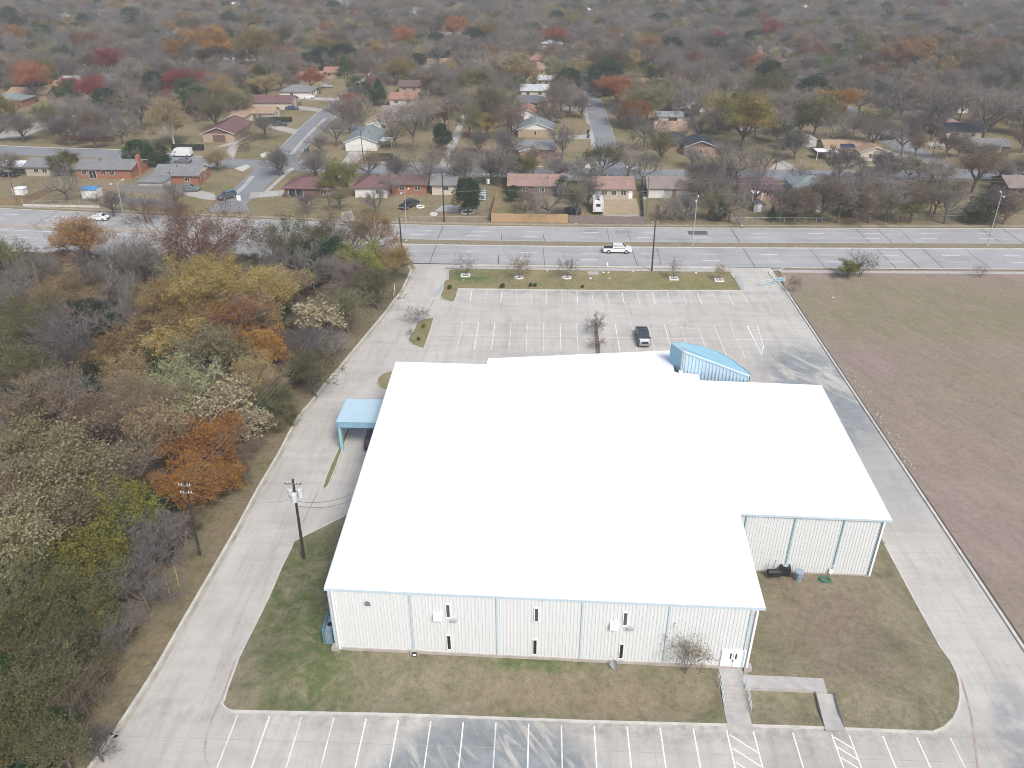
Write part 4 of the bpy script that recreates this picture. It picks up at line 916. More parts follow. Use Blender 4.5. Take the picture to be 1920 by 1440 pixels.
# roofs glimpsed among the far trees
hr = random.Random(11); n = 0
for (px, py) in [(95, 22), (130, 40), (250, 30), (335, 18), (375, 28), (445, 12), (530, 30), (545, 14), (700, 22), (716, 30), (740, 96), (795, 55), (820, 70), (900, 40), (990, 60), (1000, 48), (1060, 46), (1130, 60), (1270, 5), (1380, 12), (1410, 105), (1400, 98), (1440, 108), (1510, 68), (1565, 42), (1590, 40), (1620, 60), (1760, 78), (1790, 76), (1820, 112), (1860, 82), (1880, 86), (1490, 108), (1745, 10), (1800, 14), (1830, 8), (1860, 18), (1890, 12), (1900, 30), (1700, 20), (1650, 14), (10, 30), (30, 14), (60, 6), (1290, 20), (640, 8), (1180, 30), (870, 14)]:
    g = G(px, py); W_ = hr.uniform(11, 17)*(1.5 if px > 1640 and py < 35 else 1); wp = W_*ppm(g); wl_, rf_ = hr.choice([('white', 'pale'), ('cream', 'grey'), ('tan', 'tan'), ('white', 'grey'), ('tan', 'terra'), ('cream', 'green'), ('white', 'white'), ('cream', 'brown')])
    desc = {'pale': 'pale grey', 'grey': 'grey', 'tan': 'tan', 'terra': 'terracotta', 'green': 'grey-green', 'white': 'white', 'brown': 'brown'}[rf_]
    house(px-wp/2, py-2, px+wp/2, 9, wl_, rf_, 'distant %s house with %s roof among the far treetops' % ({'white': 'white', 'cream': 'cream', 'tan': 'tan'}[wl_], desc), group='houses far off among the trees: %s %s' % (wl_, rf_), pitch=hr.uniform(.2, .4), hip=hr.random() < .4, vents=0, items=WIN2)
# far streets with houses along them
for X_ in (-330, -238, -160, 105, 192, 282, 372): street('residential_street', [(X_-4, 420), (X_+4, 420), (X_+4, 1000), (X_-4, 1000)], Zs+.004, m_drive)
for Y_ in (425, 545, 690, 850): street('local_street', [(-640, Y_-5), (640, Y_-5), (640, Y_+5), (-640, Y_+5)], Zs, m_drive)
for X_ in (-330, -238, -160, -80, 18, 105, 192, 282, 372):
    for sd in (-1, 1):
        y_ = hr.uniform(440, 455)
        while y_ < 900:
            wl_, rf_ = hr.choice([('white', 'pale'), ('cream', 'grey'), ('tan', 'tan'), ('white', 'grey'), ('white', 'white'), ('cream', 'pale'), ('tan', 'terra')]); x_ = X_+sd*hr.uniform(13, 19); pxx, pyy = project((x_, y_, 2.5))
            if -40 < pxx < 1960 and pyy > -25 and hr.random() < .55:
                wp = hr.uniform(11, 16)*ppm((x_, y_, 0)); nm_ = {'pale': 'pale grey', 'grey': 'grey', 'tan': 'tan', 'terra': 'terracotta', 'white': 'white'}[rf_]
                house(pxx-wp/2, pyy, pxx+wp/2, 9, wl_, rf_, 'distant %s house with %s roof among the far treetops' % (wl_, nm_), group='houses far off among the trees: %s %s' % (wl_, rf_), pitch=hr.uniform(.2, .38), hip=True, vents=0, items=()); FARH.append((x_, y_))
            y_ += hr.uniform(24, 60)
# sheds
def shed(px, py, w, d, h_, wall, roof, label, pitch=.3, ridge='y'):
    g = G(px, py); s = empty('shed', (g.x, g.y+d/2, -.03), 0, label, 'shed'); block(s, -w/2, w/2, -d/2, d/2, wall, roof, ridge, h_, pitch=pitch, ov=.12, items=(('s', .5, .05, .9, 1.7, 'wdoor'),)); KEEP.append([Vector((g.x-w/2-1, g.y-1)), Vector((g.x+w/2+1, g.y-1)), Vector((g.x+w/2+1, g.y+d+1)), Vector((g.x-w/2-1, g.y+d+1))])
shed(1517, 275, 4.0, 4.0, 2.2, 'white', 'white', 'white garden shed standing on the lawn west of the solar house')
shed(35, 366, 2.6, 2.0, 1.6, 'white', 'white', 'small white shed with flat lid behind slatted brown fence', .1)
shed(168, 372, 3.6, 3.4, 2.2, 'white', 'blue', 'white shed with bright blue tarpaulin roof under purple bare tree', .2, 'x')
shed(1423, 398, 2.6, 2.6, 1.8, 'grey', 'dgrey', 'small dark shed by the chain-link fence beside conifer bush', .5)
shed(1533, 398, 2.0, 2.0, 1.6, 'tan', 'pale', 'little playhouse shed with rounded pale roof', .5)
shed(1805, 212, 3.4, 3.0, 2.2, 'white', 'white', 'white shed among the bare trees behind the pink roof', .2)
shed(1314, 210, 3.6, 3.4, 2.8, 'grey', 'pale', 'tall grey metal shed beside the big orange and green tree', .2)
# carport in the far south-west yard
g = G(20, 328); c_ = empty('carport', (g.x, g.y+2.5, -.03), 0, 'white metal carport roof on thin posts at the beige house', 'carport')
MB().hexa([(-4.4, -2.6, 2.2), (4.4, -2.6, 2.2), (4.4, 2.6, 2.55), (-4.4, 2.6, 2.55), (-4.4, -2.6, 2.3), (4.4, -2.6, 2.3), (4.4, 2.6, 2.65), (-4.4, 2.6, 2.65)]).build('roof', m_white, c_)
for sx in (-4.2, 0, 4.2):
    for sy in (-2.5, 2.5): MB().box(sx-.05, sx+.05, sy-.05, sy+.05, 0, 2.25).build('post', m_steel, c_)
# ------------------------------------------------------------------ vehicles
def carpaint(name, c):
    if name in MATS: return MATS[name]
    b = NB(name, .28, .5); b.color(c); b.b.inputs['Coat Weight'].default_value = .4; MATS[name] = b.m; return b.m
CP = {k: carpaint('car_'+k, c) for k, c in dict(white=(.72, .72, .71), black=(.014, .015, .017), dark=(.03, .034, .04), blue=(.03, .06, .13), lblue=(.16, .26, .36), silver=(.38, .39, .40), grey=(.15, .16, .17), teal=(.05, .085, .10), red=(.15, .02, .02)).items()}
m_carglass = glassy('car_glass', (.025, .032, .038), .08); m_tyre = plain('tyre', (.018, .018, .018), .85, .1, 3.0); m_rim = plain('wheel_rim', (.40, .41, .42), .35, .05, 3.0, metal=.4)
m_head = glassy('headlight', (.55, .56, .55), .15); m_tail = glassy('taillight', (.25, .015, .012), .2)
def loft(st, mb=None, mi=0):
    """stations (x, z0, z1, half width low, half width high) joined into a closed hull"""
    mb = mb or MB(); v = []; f = []; n = len(st)
    for (x, z0, z1, w0, w1) in st: v += [(x, -w0, z0), (x, -w0*1.0, (z0+z1)/2), (x, -w1, z1), (x, w1, z1), (x, w0*1.0, (z0+z1)/2), (x, w0, z0)]
    for i in range(n-1):
        for j in range(6): a = i*6+j; b = i*6+(j+1) % 6; f.append((a, b, b+6, a+6))
    f += [tuple(range(5, -1, -1)), tuple((n-1)*6+j for j in range(6))]; return mb.add(v, f, mi)
TYPES = dict(
 sedan=dict(L=4.8, body=[(-2.4, .35, .78, .78, .70), (-2.25, .28, .92, .86, .80), (-1.5, .25, .98, .9, .84), (.9, .25, .95, .9, .84), (1.8, .27, .85, .88, .78), (2.3, .32, .72, .82, .70), (2.4, .38, .62, .74, .64)], cab=[(-1.75, .95, .97, .80, .76), (-1.05, .95, 1.42, .80, .60), (.15, .95, 1.45, .80, .61), (1.0, .93, .96, .80, .76)], wb=1.42, wr=.33),
 suv=dict(L=4.8, body=[(-2.4, .42, 1.0, .82, .76), (-2.25, .35, 1.1, .92, .86), (0, .33, 1.1, .95, .89), (1.2, .33, 1.08, .94, .88), (2.2, .36, .98, .9, .82), (2.42, .42, .8, .82, .72)], cab=[(-2.3, 1.08, 1.12, .86, .80), (-2.05, 1.08, 1.74, .86, .68), (.2, 1.08, 1.76, .86, .69), (1.15, 1.05, 1.1, .86, .80)], wb=1.42, wr=.38),
 pickup=dict(L=5.8, body=[(-2.9, .52, 1.05, .88, .86), (-2.85, .45, 1.1, .96, .92), (-.9, .42, 1.1, .97, .93), (1.3, .42, 1.15, .97, .93), (2.6, .45, 1.12, .96, .88), (2.9, .5, .98, .88, .80)], cab=[(-1.0, 1.08, 1.12, .88, .84), (-.92, 1.08, 1.82, .88, .72), (.95, 1.08, 1.84, .88, .72), (1.75, 1.1, 1.16, .88, .82)], wb=1.8, wr=.42, bed=True),
 van=dict(L=5.9, body=[(-2.95, .4, 1.2, .92, .92), (-2.9, .35, 1.25, .98, .98), (1.4, .35, 1.25, 1.0, .98), (2.5, .38, 1.2, .96, .86), (2.95, .45, .85, .86, .74)], cab=[(-2.93, 1.2, 2.45, .96, .86), (1.2, 1.2, 2.5, .97, .87), (1.75, 1.2, 2.3, .97, .85), (2.5, 1.15, 1.25, .95, .86)], wb=1.95, wr=.36, vanbox=True))
PV = {}
def make_vehicle(kind):
    d = TYPES[kind]; r = {}; r['body'] = loft(d['body']).mesh('body', [CP['white']]); r['cabin'] = loft(d['cab']).mesh('cabin', [CP['white']])
    c = d['cab']; G_ = []
    def lerp(a, b, t): return tuple(x+(y-x)*t for x, y in zip(a, b))
    def pane(s0, s1, t0, t1, side):    # side window between two stations, in fractions of height
        q = []
        for s, t in ((s0, t0), (s1, t0), (s1, t1), (s0, t1)):
            z = s[1]+(s[2]-s[1])*t; w = s[3]+(s[4]-s[3])*max(0, (t-.5)*2)+.012; q.append((s[0], side*w, z))
        return MB().add(q, [(0, 1, 2, 3) if side < 0 else (3, 2, 1, 0)])
    for side in (-1, 1):
        if kind == 'van':
            a, b = lerp(c[1], c[2], .0), lerp(c[2], c[3], .62); mb = MB(); mb.add([(1.25, side*.985, 1.3), (2.15, side*.975, 1.3), (1.95, side*.93, 1.85), (1.25, side*.955, 1.95)], [(0, 1, 2, 3) if side < 0 else (3, 2, 1, 0)]); G_.append(('side_window', mb))
        else:
            x0, x1 = c[1][0], c[2][0]; zb = c[1][1]+.03; zt_ = c[1][2]-.07; wb_, wt = c[1][3]+.006, c[1][4]+.06
            f_ = lambda x, z: (x, side*(wb_+(wt-wb_)*max(0, (z-(c[1][1]+c[1][2])/2)/(c[1][2]-c[1][1])*2)), z)
            xm_ = (x0+x1)/2+.05
            for (xa, xb, ta, tb) in ((x0-.35 if kind != 'pickup' else x0+.05, xm_-.04, x0+.05, xm_-.04), (xm_+.04, x1+.5, xm_+.04, x1-.02)):
                q = [f_(xa, zb), f_(xb, zb), f_(tb, zt_), f_(ta, zt_)]; q = [(p[0], p[1]+side*.012, p[2]) for p in q]; G_.append(('side_window', MB().add(q, [(0, 1, 2, 3) if side < 0 else (3, 2, 1, 0)])))
    def cross(s0, s1, t0, t1, sign):
        q = []
        for t in (t0, t1):
            s = lerp(s0, s1, t); w = s[4]*.93
            if t == t0: q += [(s[0]+sign*.015, -w, s[2]+.012), (s[0]+sign*.015, w, s[2]+.012)]
            else: q += [(s[0]+sign*.015, w, s[2]+.012), (s[0]+sign*.015, -w, s[2]+.012)]
        return MB().add(q, [(0, 1, 2, 3) if sign > 0 else (3, 2, 1, 0)])
    G_.append(('windshield', cross(c[-1], c[-2], .08, .92, 1)))
    if kind != 'van': G_.append(('rear_window', cross(c[0], c[1], .15, .9, -1)))
    r['glass'] = [(n_, m_.mesh(n_, [m_carglass])) for n_, m_ in G_]
    r['tyre'] = MB().tube((0, -.11, 0), (0, .11, 0), d['wr'], n=14).mesh('tyre', [m_tyre]); r['rim'] = MB().tube((0, -.12, 0), (0, .12, 0), d['wr']*.6, n=10).mesh('rim', [m_rim])
    bx = d['body']; xf = bx[-1][0]; xb = bx[0][0]; hw = bx[-2][3]
    r['head'] = [MB().box(xf-.2, xf+.01, s*hw*.72-.16, s*hw*.72+.16, bx[-1][2]-.1, bx[-1][2]+.08).mesh('headlight', [m_head]) for s in (-1, 1)]
    r['tail'] = [MB().box(xb-.012, xb+.12, s*bx[1][3]*.8-.1, s*bx[1][3]*.8+.1, bx[0][2]-.22, bx[0][2]-.02).mesh('taillight', [m_tail]) for s in (-1, 1)]
    r['bumper'] = [MB().box(x-.06, x+.06, -hw*.92, hw*.92, bx[0][1]+.02, bx[0][1]+.2).mesh('bumper', [m_steel if kind == 'pickup' else m_black]) for x in (xf, xb)]
    if d.get('bed'): r['bed'] = MB().box(-2.78, -1.08, -.8, .8, 1.04, 1.112).mesh('truck_bed', [m_black])
    r['mirror'] = [MB().box(c[-1][0]-.35, c[-1][0]-.18, s*(c[-1][3]+.12)-.1, s*(c[-1][3]+.12)+.1, c[-1][1]+.05, c[-1][1]+.22).mesh('mirror', [m_black]) for s in (-1, 1)]
    if d.get('bed'): r['tonneau'] = MB().box(-2.6, -1.2, -.7, .7, 1.113, 1.13).mesh('bed_liner', [CP['lblue']])
    PV[kind] = r
for k in TYPES: make_vehicle(k)
def vehicle(px, py, head, kind, colr, label, p=None, z=0.0, small=False):
    g = p or G(px, py, z); d = TYPES[kind]; r = PV[kind]
    nm = dict(sedan='sedan_car', suv='suv_car', pickup='pickup_truck', van='cargo_van')[kind]
    e = empty(nm, (g.x, g.y, z), R(head), label, {'sedan': 'car', 'suv': 'car', 'pickup': 'pickup truck', 'van': 'van'}[kind]); m = CP[colr]
    for n_ in ('body', 'cabin'): set_mats(put(n_, r[n_], e), m)
    for n_, me in r['glass']: put(n_, me, e)
    for sx in (-1, 1):
        for sy in (-1, 1): w = put('wheel', r['tyre'], e, (sx*d['wb'], sy*(d['body'][2][3]-.1), d['wr'])); put('rim', r['rim'], w)
    for me in r['head']: put('headlight', me, e)
    for me in r['tail']: put('taillight', me, e)
    if not small:
        for me in r['bumper']: put('bumper', me, e)
        for me in r['mirror']: set_mats(put('mirror', me, e), m)
    if 'bed' in r: put('truck_bed', r['bed'], e)
    KEEP.append([Vector((g.x-3, g.y-2)), Vector((g.x+3, g.y-2)), Vector((g.x+3, g.y+2)), Vector((g.x-3, g.y+2))])
    return e
def set_mats(o, a, b=None):
    for i, m in enumerate((a, b)):
        if m is not None and i < len(o.material_slots): o.material_slots[i].link = 'OBJECT'; o.material_slots[i].material = m
vehicle(1157, 473, 0, 'pickup', 'white', 'white crew-cab pickup driving on the arterial road')
vehicle(185, 412, 178, 'sedan', 'white', 'white sedan driving on the far side of the arterial road')
tk = vehicle(1205, 638, -90, 'pickup', 'dark', 'dark pickup with sky reflection painted on its hood parked alone in the church lot')
MB().add([(1.5, -.8, 1.165), (2.72, -.76, 1.115), (2.72, .76, 1.115), (1.5, .8, 1.165)], [(0, 1, 2, 3)]).build('hood', CP['white'], tk); MB().box(-.1, .6, -.45, .45, 1.84, 1.85).build('sunroof', m_carglass, tk)  # white panel paints the overcast sky's reflection onto the dark pickup
vehicle(0, 0, 90, 'suv', 'dark', 'dark SUV parked under the drive-through canopy', p=Vector((-21.0, 86.0, 0)))
vehicle(342, 293, 178, 'van', 'white', 'white high-roof cargo van parked on the local street')
vehicle(343, 305, 178, 'sedan', 'grey', 'grey sedan parked beside the white cargo van')
vehicle(426, 372, -125, 'suv', 'teal', 'dark teal SUV turning out of the side street')
vehicle(357, 358, 5, 'suv', 'grey', 'grey-blue SUV in the drive of the brick corner house')
vehicle(525, 235, 0, 'sedan', 'dark', 'black sedan in the drive beside the clipped hedge'); vehicle(548, 205, 0, 'sedan', 'blue', 'dark blue sedan in front of the maroon roofed house'); vehicle(579, 184, 0, 'sedan', 'white', 'white sedan in front of the white grey-roofed house'); vehicle(613, 164, 0, 'sedan', 'silver', 'silver sedan in a drive farther up the side street')
vehicle(637, 243, 0, 'sedan', 'grey', 'grey sedan beside a blue car at the tan gabled house'); vehicle(663, 243, 0, 'sedan', 'lblue', 'blue sedan parked nose to tail by the tan gabled house')
vehicle(1122, 182, 95, 'suv', 'black', 'black SUV parked in the shade of the dark oak'); vehicle(1095, 181, 95, 'suv', 'white', 'white SUV first of a parked file on the east street', small=True); vehicle(1099, 189, 95, 'sedan', 'lblue', 'blue sedan in the parked file on the east street', small=True); vehicle(1101, 198, 95, 'sedan', 'white', 'white sedan last of the parked file on the east street')
vehicle(1077, 186, 0, 'sedan', 'white', 'white sedan in a drive west of the east street'); vehicle(1068, 152, 0, 'sedan', 'white', 'white car farther up the east street', small=True); vehicle(1037, 228, 0, 'sedan', 'silver', 'pale car behind the green-grey roofed house', small=True)
vehicle(1661, 294, 0, 'pickup', 'white', 'white pickup parked beside the solar panel house'); vehicle(1783, 263, 5, 'suv', 'white', 'white SUV in the drive by the blue-black roof'); vehicle(1797, 268, 0, 'pickup', 'white', 'white pickup parked next to the white SUV')
vehicle(1503, 192, 150, 'pickup', 'white', 'white pickup on the east side street'); vehicle(1545, 164, 0, 'suv', 'white', 'white SUV before a dark garage near the rounded orange tree', small=True); vehicle(1696, 219, 0, 'sedan', 'silver', 'silver car by the dark hipped roof'); vehicle(1664, 262, 10, 'suv', 'black', 'black SUV behind the solar panel house', small=True)
vehicle(18, 200, 0, 'sedan', 'white', 'white sedan before the far west brick house'); vehicle(38, 197, 20, 'suv', 'grey', 'dark grey SUV beside the white sedan in the far west', small=True); vehicle(140, 206, 5, 'sedan', 'lblue', 'pale blue car under the red maple', small=True)
vehicle(1284, 219, 0, 'suv', 'dark', 'dark SUV beside the pale carport', small=True); vehicle(737, 146, 0, 'sedan', 'silver', 'silver car by the gold tree on the far street', small=True); vehicle(763, 137, 0, 'suv', 'dark', 'dark car in the far cul-de-sac', small=True); vehicle(690, 122, 90, 'suv', 'dark', 'dark car on the far side street', small=True)
vehicle(1074, 400, 120, 'suv', 'dark', 'dark wagon behind the grey board fence'); vehicle(768, 388, 60, 'pickup', 'dark', 'dark pickup loaded in the fenced back yard'); vehicle(1888, 392, 80, 'suv', 'black', 'black SUV at the east end house'); vehicle(1692, 122, 0, 'sedan', 'white', 'white car among the eastern trees', small=True)
vehicle(20, 330, 0, 'sedan', 'dark', 'dark car under the white metal carport', small=True); vehicle(1400, 246, 0, 'sedan', 'silver', 'silver car under the huge green and orange oak', small=True)
# motorhome
g = G(1121, 402); rv = empty('motorhome', (g.x, g.y+3.2, 0), 0, 'white motorhome parked rear-on in the sandy back yard', 'motorhome')
mb = MB(); hw = 1.2
mb.add([(-hw, -3.4, .5), (hw, -3.4, .5), (hw, 2.2, .5), (-hw, 2.2, .5), (-hw, -3.4, 2.9), (hw, -3.4, 2.9), (hw, 3.0, 2.9), (-hw, 3.0, 2.9), (-hw, 3.0, 2.0), (hw, 3.0, 2.0), (hw, 2.2, 1.8), (-hw, 2.2, 1.8)], [(0, 1, 5, 4), (4, 5, 6, 7), (1, 2, 10, 9, 6, 5), (3, 0, 4, 7, 8, 11), (7, 6, 9, 8), (8, 9, 10, 11), (11, 10, 2, 3), (0, 3, 2, 1)])
mb.build('body', CP['white'], rv); MB().box(-.85, .85, 2.21, 3.9, .5, 1.3).build('hood', CP['white'], rv); MB().box(-.5, .5, -3.43, -3.4, 1.9, 2.5).build('rear_window', m_carglass, rv)
MB().box(-1.1, 1.1, -3.48, -3.4, .45, .68).build('bumper', m_black, rv)
for q in ((0, -1.5), (0, .8), (-.5, -2.6)): MB().box(q[0]-.35, q[0]+.35, q[1]-.35, q[1]+.35, 2.9, 3.12).build('roof_vent', m_white if q[0] else m_black, rv)
MB().box(-.45, .45, -.7, .1, 2.9, 3.2).build('air_unit', m_steel, rv); MB().box(.9, .96, -3.44, -3.38, .9, 2.9).build('ladder', m_steel, rv)
for sx in (-1, 1):
    for yy in (-1.9, 2.6): w = put('wheel', MB().tube((sx*1.0-.12, yy, .4), (sx*1.0+.12, yy, .4), .4, n=12).mesh('wheel', [m_tyre]), rv)
    MB().box(sx*.95-.1, sx*.95+.1, -3.42, -3.4, 1.0, 1.35).build('taillight', m_tail, rv); MB().quad((sx*1.212, -2.6, 1.8), (sx*1.212, -1.4, 1.8), (sx*1.212, -1.4, 2.4), (sx*1.212, -2.6, 2.4)).build('side_window', m_carglass, rv)
g = G(1276, 212); c2 = empty('camper_trailer', (g.x+1, g.y+6, 0), 0, 'white camper trailer behind the pale carport', 'trailer'); MB().box(-3, 3, -1.1, 1.1, .5, 2.7).build('body', CP['white'], c2); MB().box(-1.2, 1.0, -1.13, -1.1, 1.4, 2.0).build('window', m_carglass, c2)
for sx in (-.5, .5): MB().tube((sx, -1.1, .35), (sx, -.85, .35), .35, n=12).build('wheel', m_tyre, c2)

# ------------------------------------------------------------------ utility poles, street lights, wires
m_pole = plain('creosote_pole', (.045, .036, .030), .9, .3, 3.0); m_polel = plain('weathered_pole', (.17, .145, .12), .9, .25, 3.0); m_can_ = plain('transformer_grey', (.55, .57, .57), .5, .08, 2.0); m_light = plain('lamp_grey', (.36, .40, .40), .5, .08, 2.0)
m_wire = plain('wire', (.20, .19, .18), .7, .05, 3.0); m_insul = plain('insulator', (.60, .60, .60), .4, .1, 3.0)
def upole(bx, by, tx, ty, label, zg=-.03, r=.17, arms=1, cans=0, mat=None, tilt=True, dropw=True):
    b = G(bx, by, zg); t = GY(tx, ty, b.y); top = Vector((t.x if tilt else b.x, b.y, t.z)); h = max(4.0, top.z-b.z); lean = Vector((max(-.35, min(.35, top.x-b.x)), 0, h))
    e = empty('utility_pole', (b.x, b.y, b.z), 0, label, 'pole'); MB().tube((0, 0, 0), lean, r, r*.65, 10).build('pole', mat or m_pole, e)
    for k in range(arms):
        f = 1-(.4+.9*k)/h; c = lean*f; L = .85 if arms < 2 else .62
        a = MB().box(-L, L, -.06, .06, -.05, .07).build('cross_arm', m_polel, e, (c.x, c.y-.18, c.z))
        for s in (-.55, -.28, .28, .55): MB().tube((s, 0, .07), (s, 0, .28), .05, .04, 8).build('insulator', m_insul, a)
    for k in range(cans):
        an = 2*math.pi*k/max(1, cans)+.6; c = lean*(1-1.9/h); q = Vector((.52*math.cos(an), .52*math.sin(an), 0)); tc = MB().tube((q.x, q.y, -.45), (q.x, q.y, .5), .3, n=12).tube((q.x, q.y, .5), (q.x, q.y, .58), .2, .12, 10).build('transformer', m_can_, e, tuple(c))
        MB().tube((q.x*.3, q.y*.3, .2), (q.x, q.y, .2), .05).build('bracket', m_steel, tc)
    return e, b, b+lean
P_ = {}
P_['w'] = upole(375, 1041, 351, 903, 'dark utility pole with double white cross-arms at the wood edge', .1, arms=2, r=.16); P_['d'] = upole(570, 1047, 549, 899, 'dark utility pole with three grey transformers on the lawn by the drive', .3, arms=1, cans=3, r=.17)
P_['t'] = upole(715, 514, 712, 464, 'brown utility pole with white insulators rising from the wood', .1, mat=m_polel); P_['r'] = upole(756, 500, 749, 409, 'tall dark utility pole at the corner of the west drive', .1)
P_['a'] = upole(833, 416, 829, 324, 'dark utility pole in the fenced back yard by the magnolia'); P_['b'] = upole(915, 412, 911, 325, 'utility pole with one transformer at the end of the new fence', cans=1, mat=m_polel); P_['c'] = upole(1211, 420, 1217, 331, 'leaning brown utility pole at the end of the grey fence', mat=m_polel)
P_['s'] = upole(1222, 508, 1229, 414, 'black utility pole on the north lawn sidewalk', .1); P_['l'] = upole(33, 384, 13, 318, 'brown utility pole by the white-based fence', mat=m_polel); P_['k'] = upole(619, 395, 612, 352, 'utility pole with transformer beside the side street house', cans=1, mat=m_polel)
P_['m'] = upole(682, 301, 675, 242, 'thin dark pole before the white garage-fronted house', r=.12, arms=0); P_['n'] = upole(468, 283, 465, 222, 'pale utility pole at the corner of the maroon roofed house', mat=m_polel, arms=0); P_['o'] = upole(228, 252, 222, 224, 'pale bare pole behind the dark wooden fence', mat=m_polel, arms=0)
P_['p'] = upole(1454, 318, 1464, 256, 'pale utility pole beside the alley mouth east of the big oak', mat=m_polel); P_['q'] = upole(1212, 315, 1214, 264, 'thin pole with lamp at the east street corner', r=.1, arms=0); P_['u'] = upole(842, 250, 841, 188, 'utility pole standing along the alley', mat=m_polel); P_['v'] = upole(1747, 300, 1756, 262, 'thin street light pole by the east side street', r=.1, arms=0); P_['x'] = upole(328, 382, 322, 320, 'utility pole in the yard of the brick corner house', mat=m_polel)
P_['y'] = upole(833, 70, 833, 45, 'tall tan pole among the far trees', mat=plain('tan_pole', (.50, .38, .22), .8, .1, 2.0), arms=0, r=.3)
def slight(bx, by, tx, ty, label):
    b = G(bx, by, .05); t = GY(tx, ty, b.y); h = t.z-b.z; e = empty('street_light', (b.x, b.y, 0), 0, label, 'street light'); lx = max(-.5, min(.5, t.x-b.x))
    MB().tube((0, 0, 0), (lx, 0, h), .11, .06, 10).build('pole', m_light, e); MB().box(-.2, .2, -.2, .2, 0, .3).build('base', m_kerb, e)
    for s in (-1, 1):
        MB().path([(lx, 0, h-.15), (lx+s*.35, s*1.0, h+.25), (lx+s*.5, s*1.7, h+.3)], .04).build('arm', m_light, e)
        hd = MB().hexa([(lx+s*.5-.16, s*1.7-.32, h+.2), (lx+s*.5+.16, s*1.7-.32, h+.2), (lx+s*.5+.16, s*1.7+.38, h+.2), (lx+s*.5-.16, s*1.7+.38, h+.2), (lx+s*.5-.1, s*1.7-.25, h+.42), (lx+s*.5+.1, s*1.7-.25, h+.42), (lx+s*.5+.1, s*1.7+.3, h+.38), (lx+s*.5-.1, s*1.7+.3, h+.38)]).build('lamp_head', m_insul, e)
for q in ((236, 427, 223, 343, 'tall pale street light with twin heads on the narrow concrete median'), (762, 452, 759, 360, 'thin twin-headed street light at the west end of the grass median'), (1298, 461, 1307, 374, 'twin-headed street light on the grass median by the asphalt patch'), (1851, 460, 1878, 366, 'leaning twin-headed street light at the east end of the grass median')): slight(*q)
def wire(a, b, sag, name='power_line', r=.02, lab='thin power line sagging between poles', grp='power lines strung between the poles'):
    a = Vector(a); b = Vector(b); n = 14; pts = [a+(b-a)*(i/n)-Vector((0, 0, sag*4*(i/n)*(1-i/n))) for i in range(n+1)]; mb = MB()
    for p, q in zip(pts[:-1], pts[1:]): mb.tube(p-a, q-a, r, r, 4, caps=False)
    o = mb.build(name, m_wire, None, tuple(a)); return tag(o, lab, 'wire', grp)
def span(k1, k2, offs=(-.9, 0, .9), drop=0.2, sag=1.0, r=.02, **kw):
    for o in offs: wire(P_[k1][2]+Vector((o, -.18, -drop)), P_[k2][2]+Vector((o, -.18, -drop)), sag, r=r, **kw)
LW = dict(lab='power line running along the arterial road', grp='power lines along the arterial road')
for a, b in (('l', 'x'), ('x', 'k'), ('k', 'a'), ('a', 'b'), ('b', 'c')): span(a, b, (-.9, .9), .2, .7, .022, **LW); span(a, b, (0,), 3.2, .9, .03, **LW)
for z in (.2, .9, 3.4): wire(P_['c'][2]-Vector((0, 0, z)), P_['c'][2]+Vector((62, 3, -z)), .8, r=.024, **LW); wire(P_['c'][2]+Vector((62, 3, -z)), P_['c'][2]+Vector((130, 6, -z)), .8, r=.024, **LW)
en, eb, et = upole(1742, 404, 1735, 330, 'utility pole hidden among the yard trees at the east end', mat=m_polel)
LC = dict(lab='power line running down the edge of the wood', grp='power lines down the wood edge')
span('t', 'w', (-.9, -.3, .3, .9), .3, 1.6, .016, **LC); span('r', 't', (-.6, .6), .4, .6, .018, **LC)
wire(P_['w'][2]-Vector((0, .1, 1.3)), P_['d'][2]-Vector((0, 0, 2.4)), .9, r=.016, lab='service cable crossing the west drive between two poles')
for i, z in enumerate((0, .6)): wire(P_['d'][2]-Vector((0, 0, 2.7+z)), (-18.3, 67.5-.3*i, 6.6-z), .8, r=.03, lab='black service cable from the transformer pole to the hall', grp='service cables to the hall')
for z in (.3, 1.2): wire((-330, 560, 13-z), (230, 520, 13-z), 3, r=.06, lab='long pale transmission line above the far trees', grp='far transmission lines')

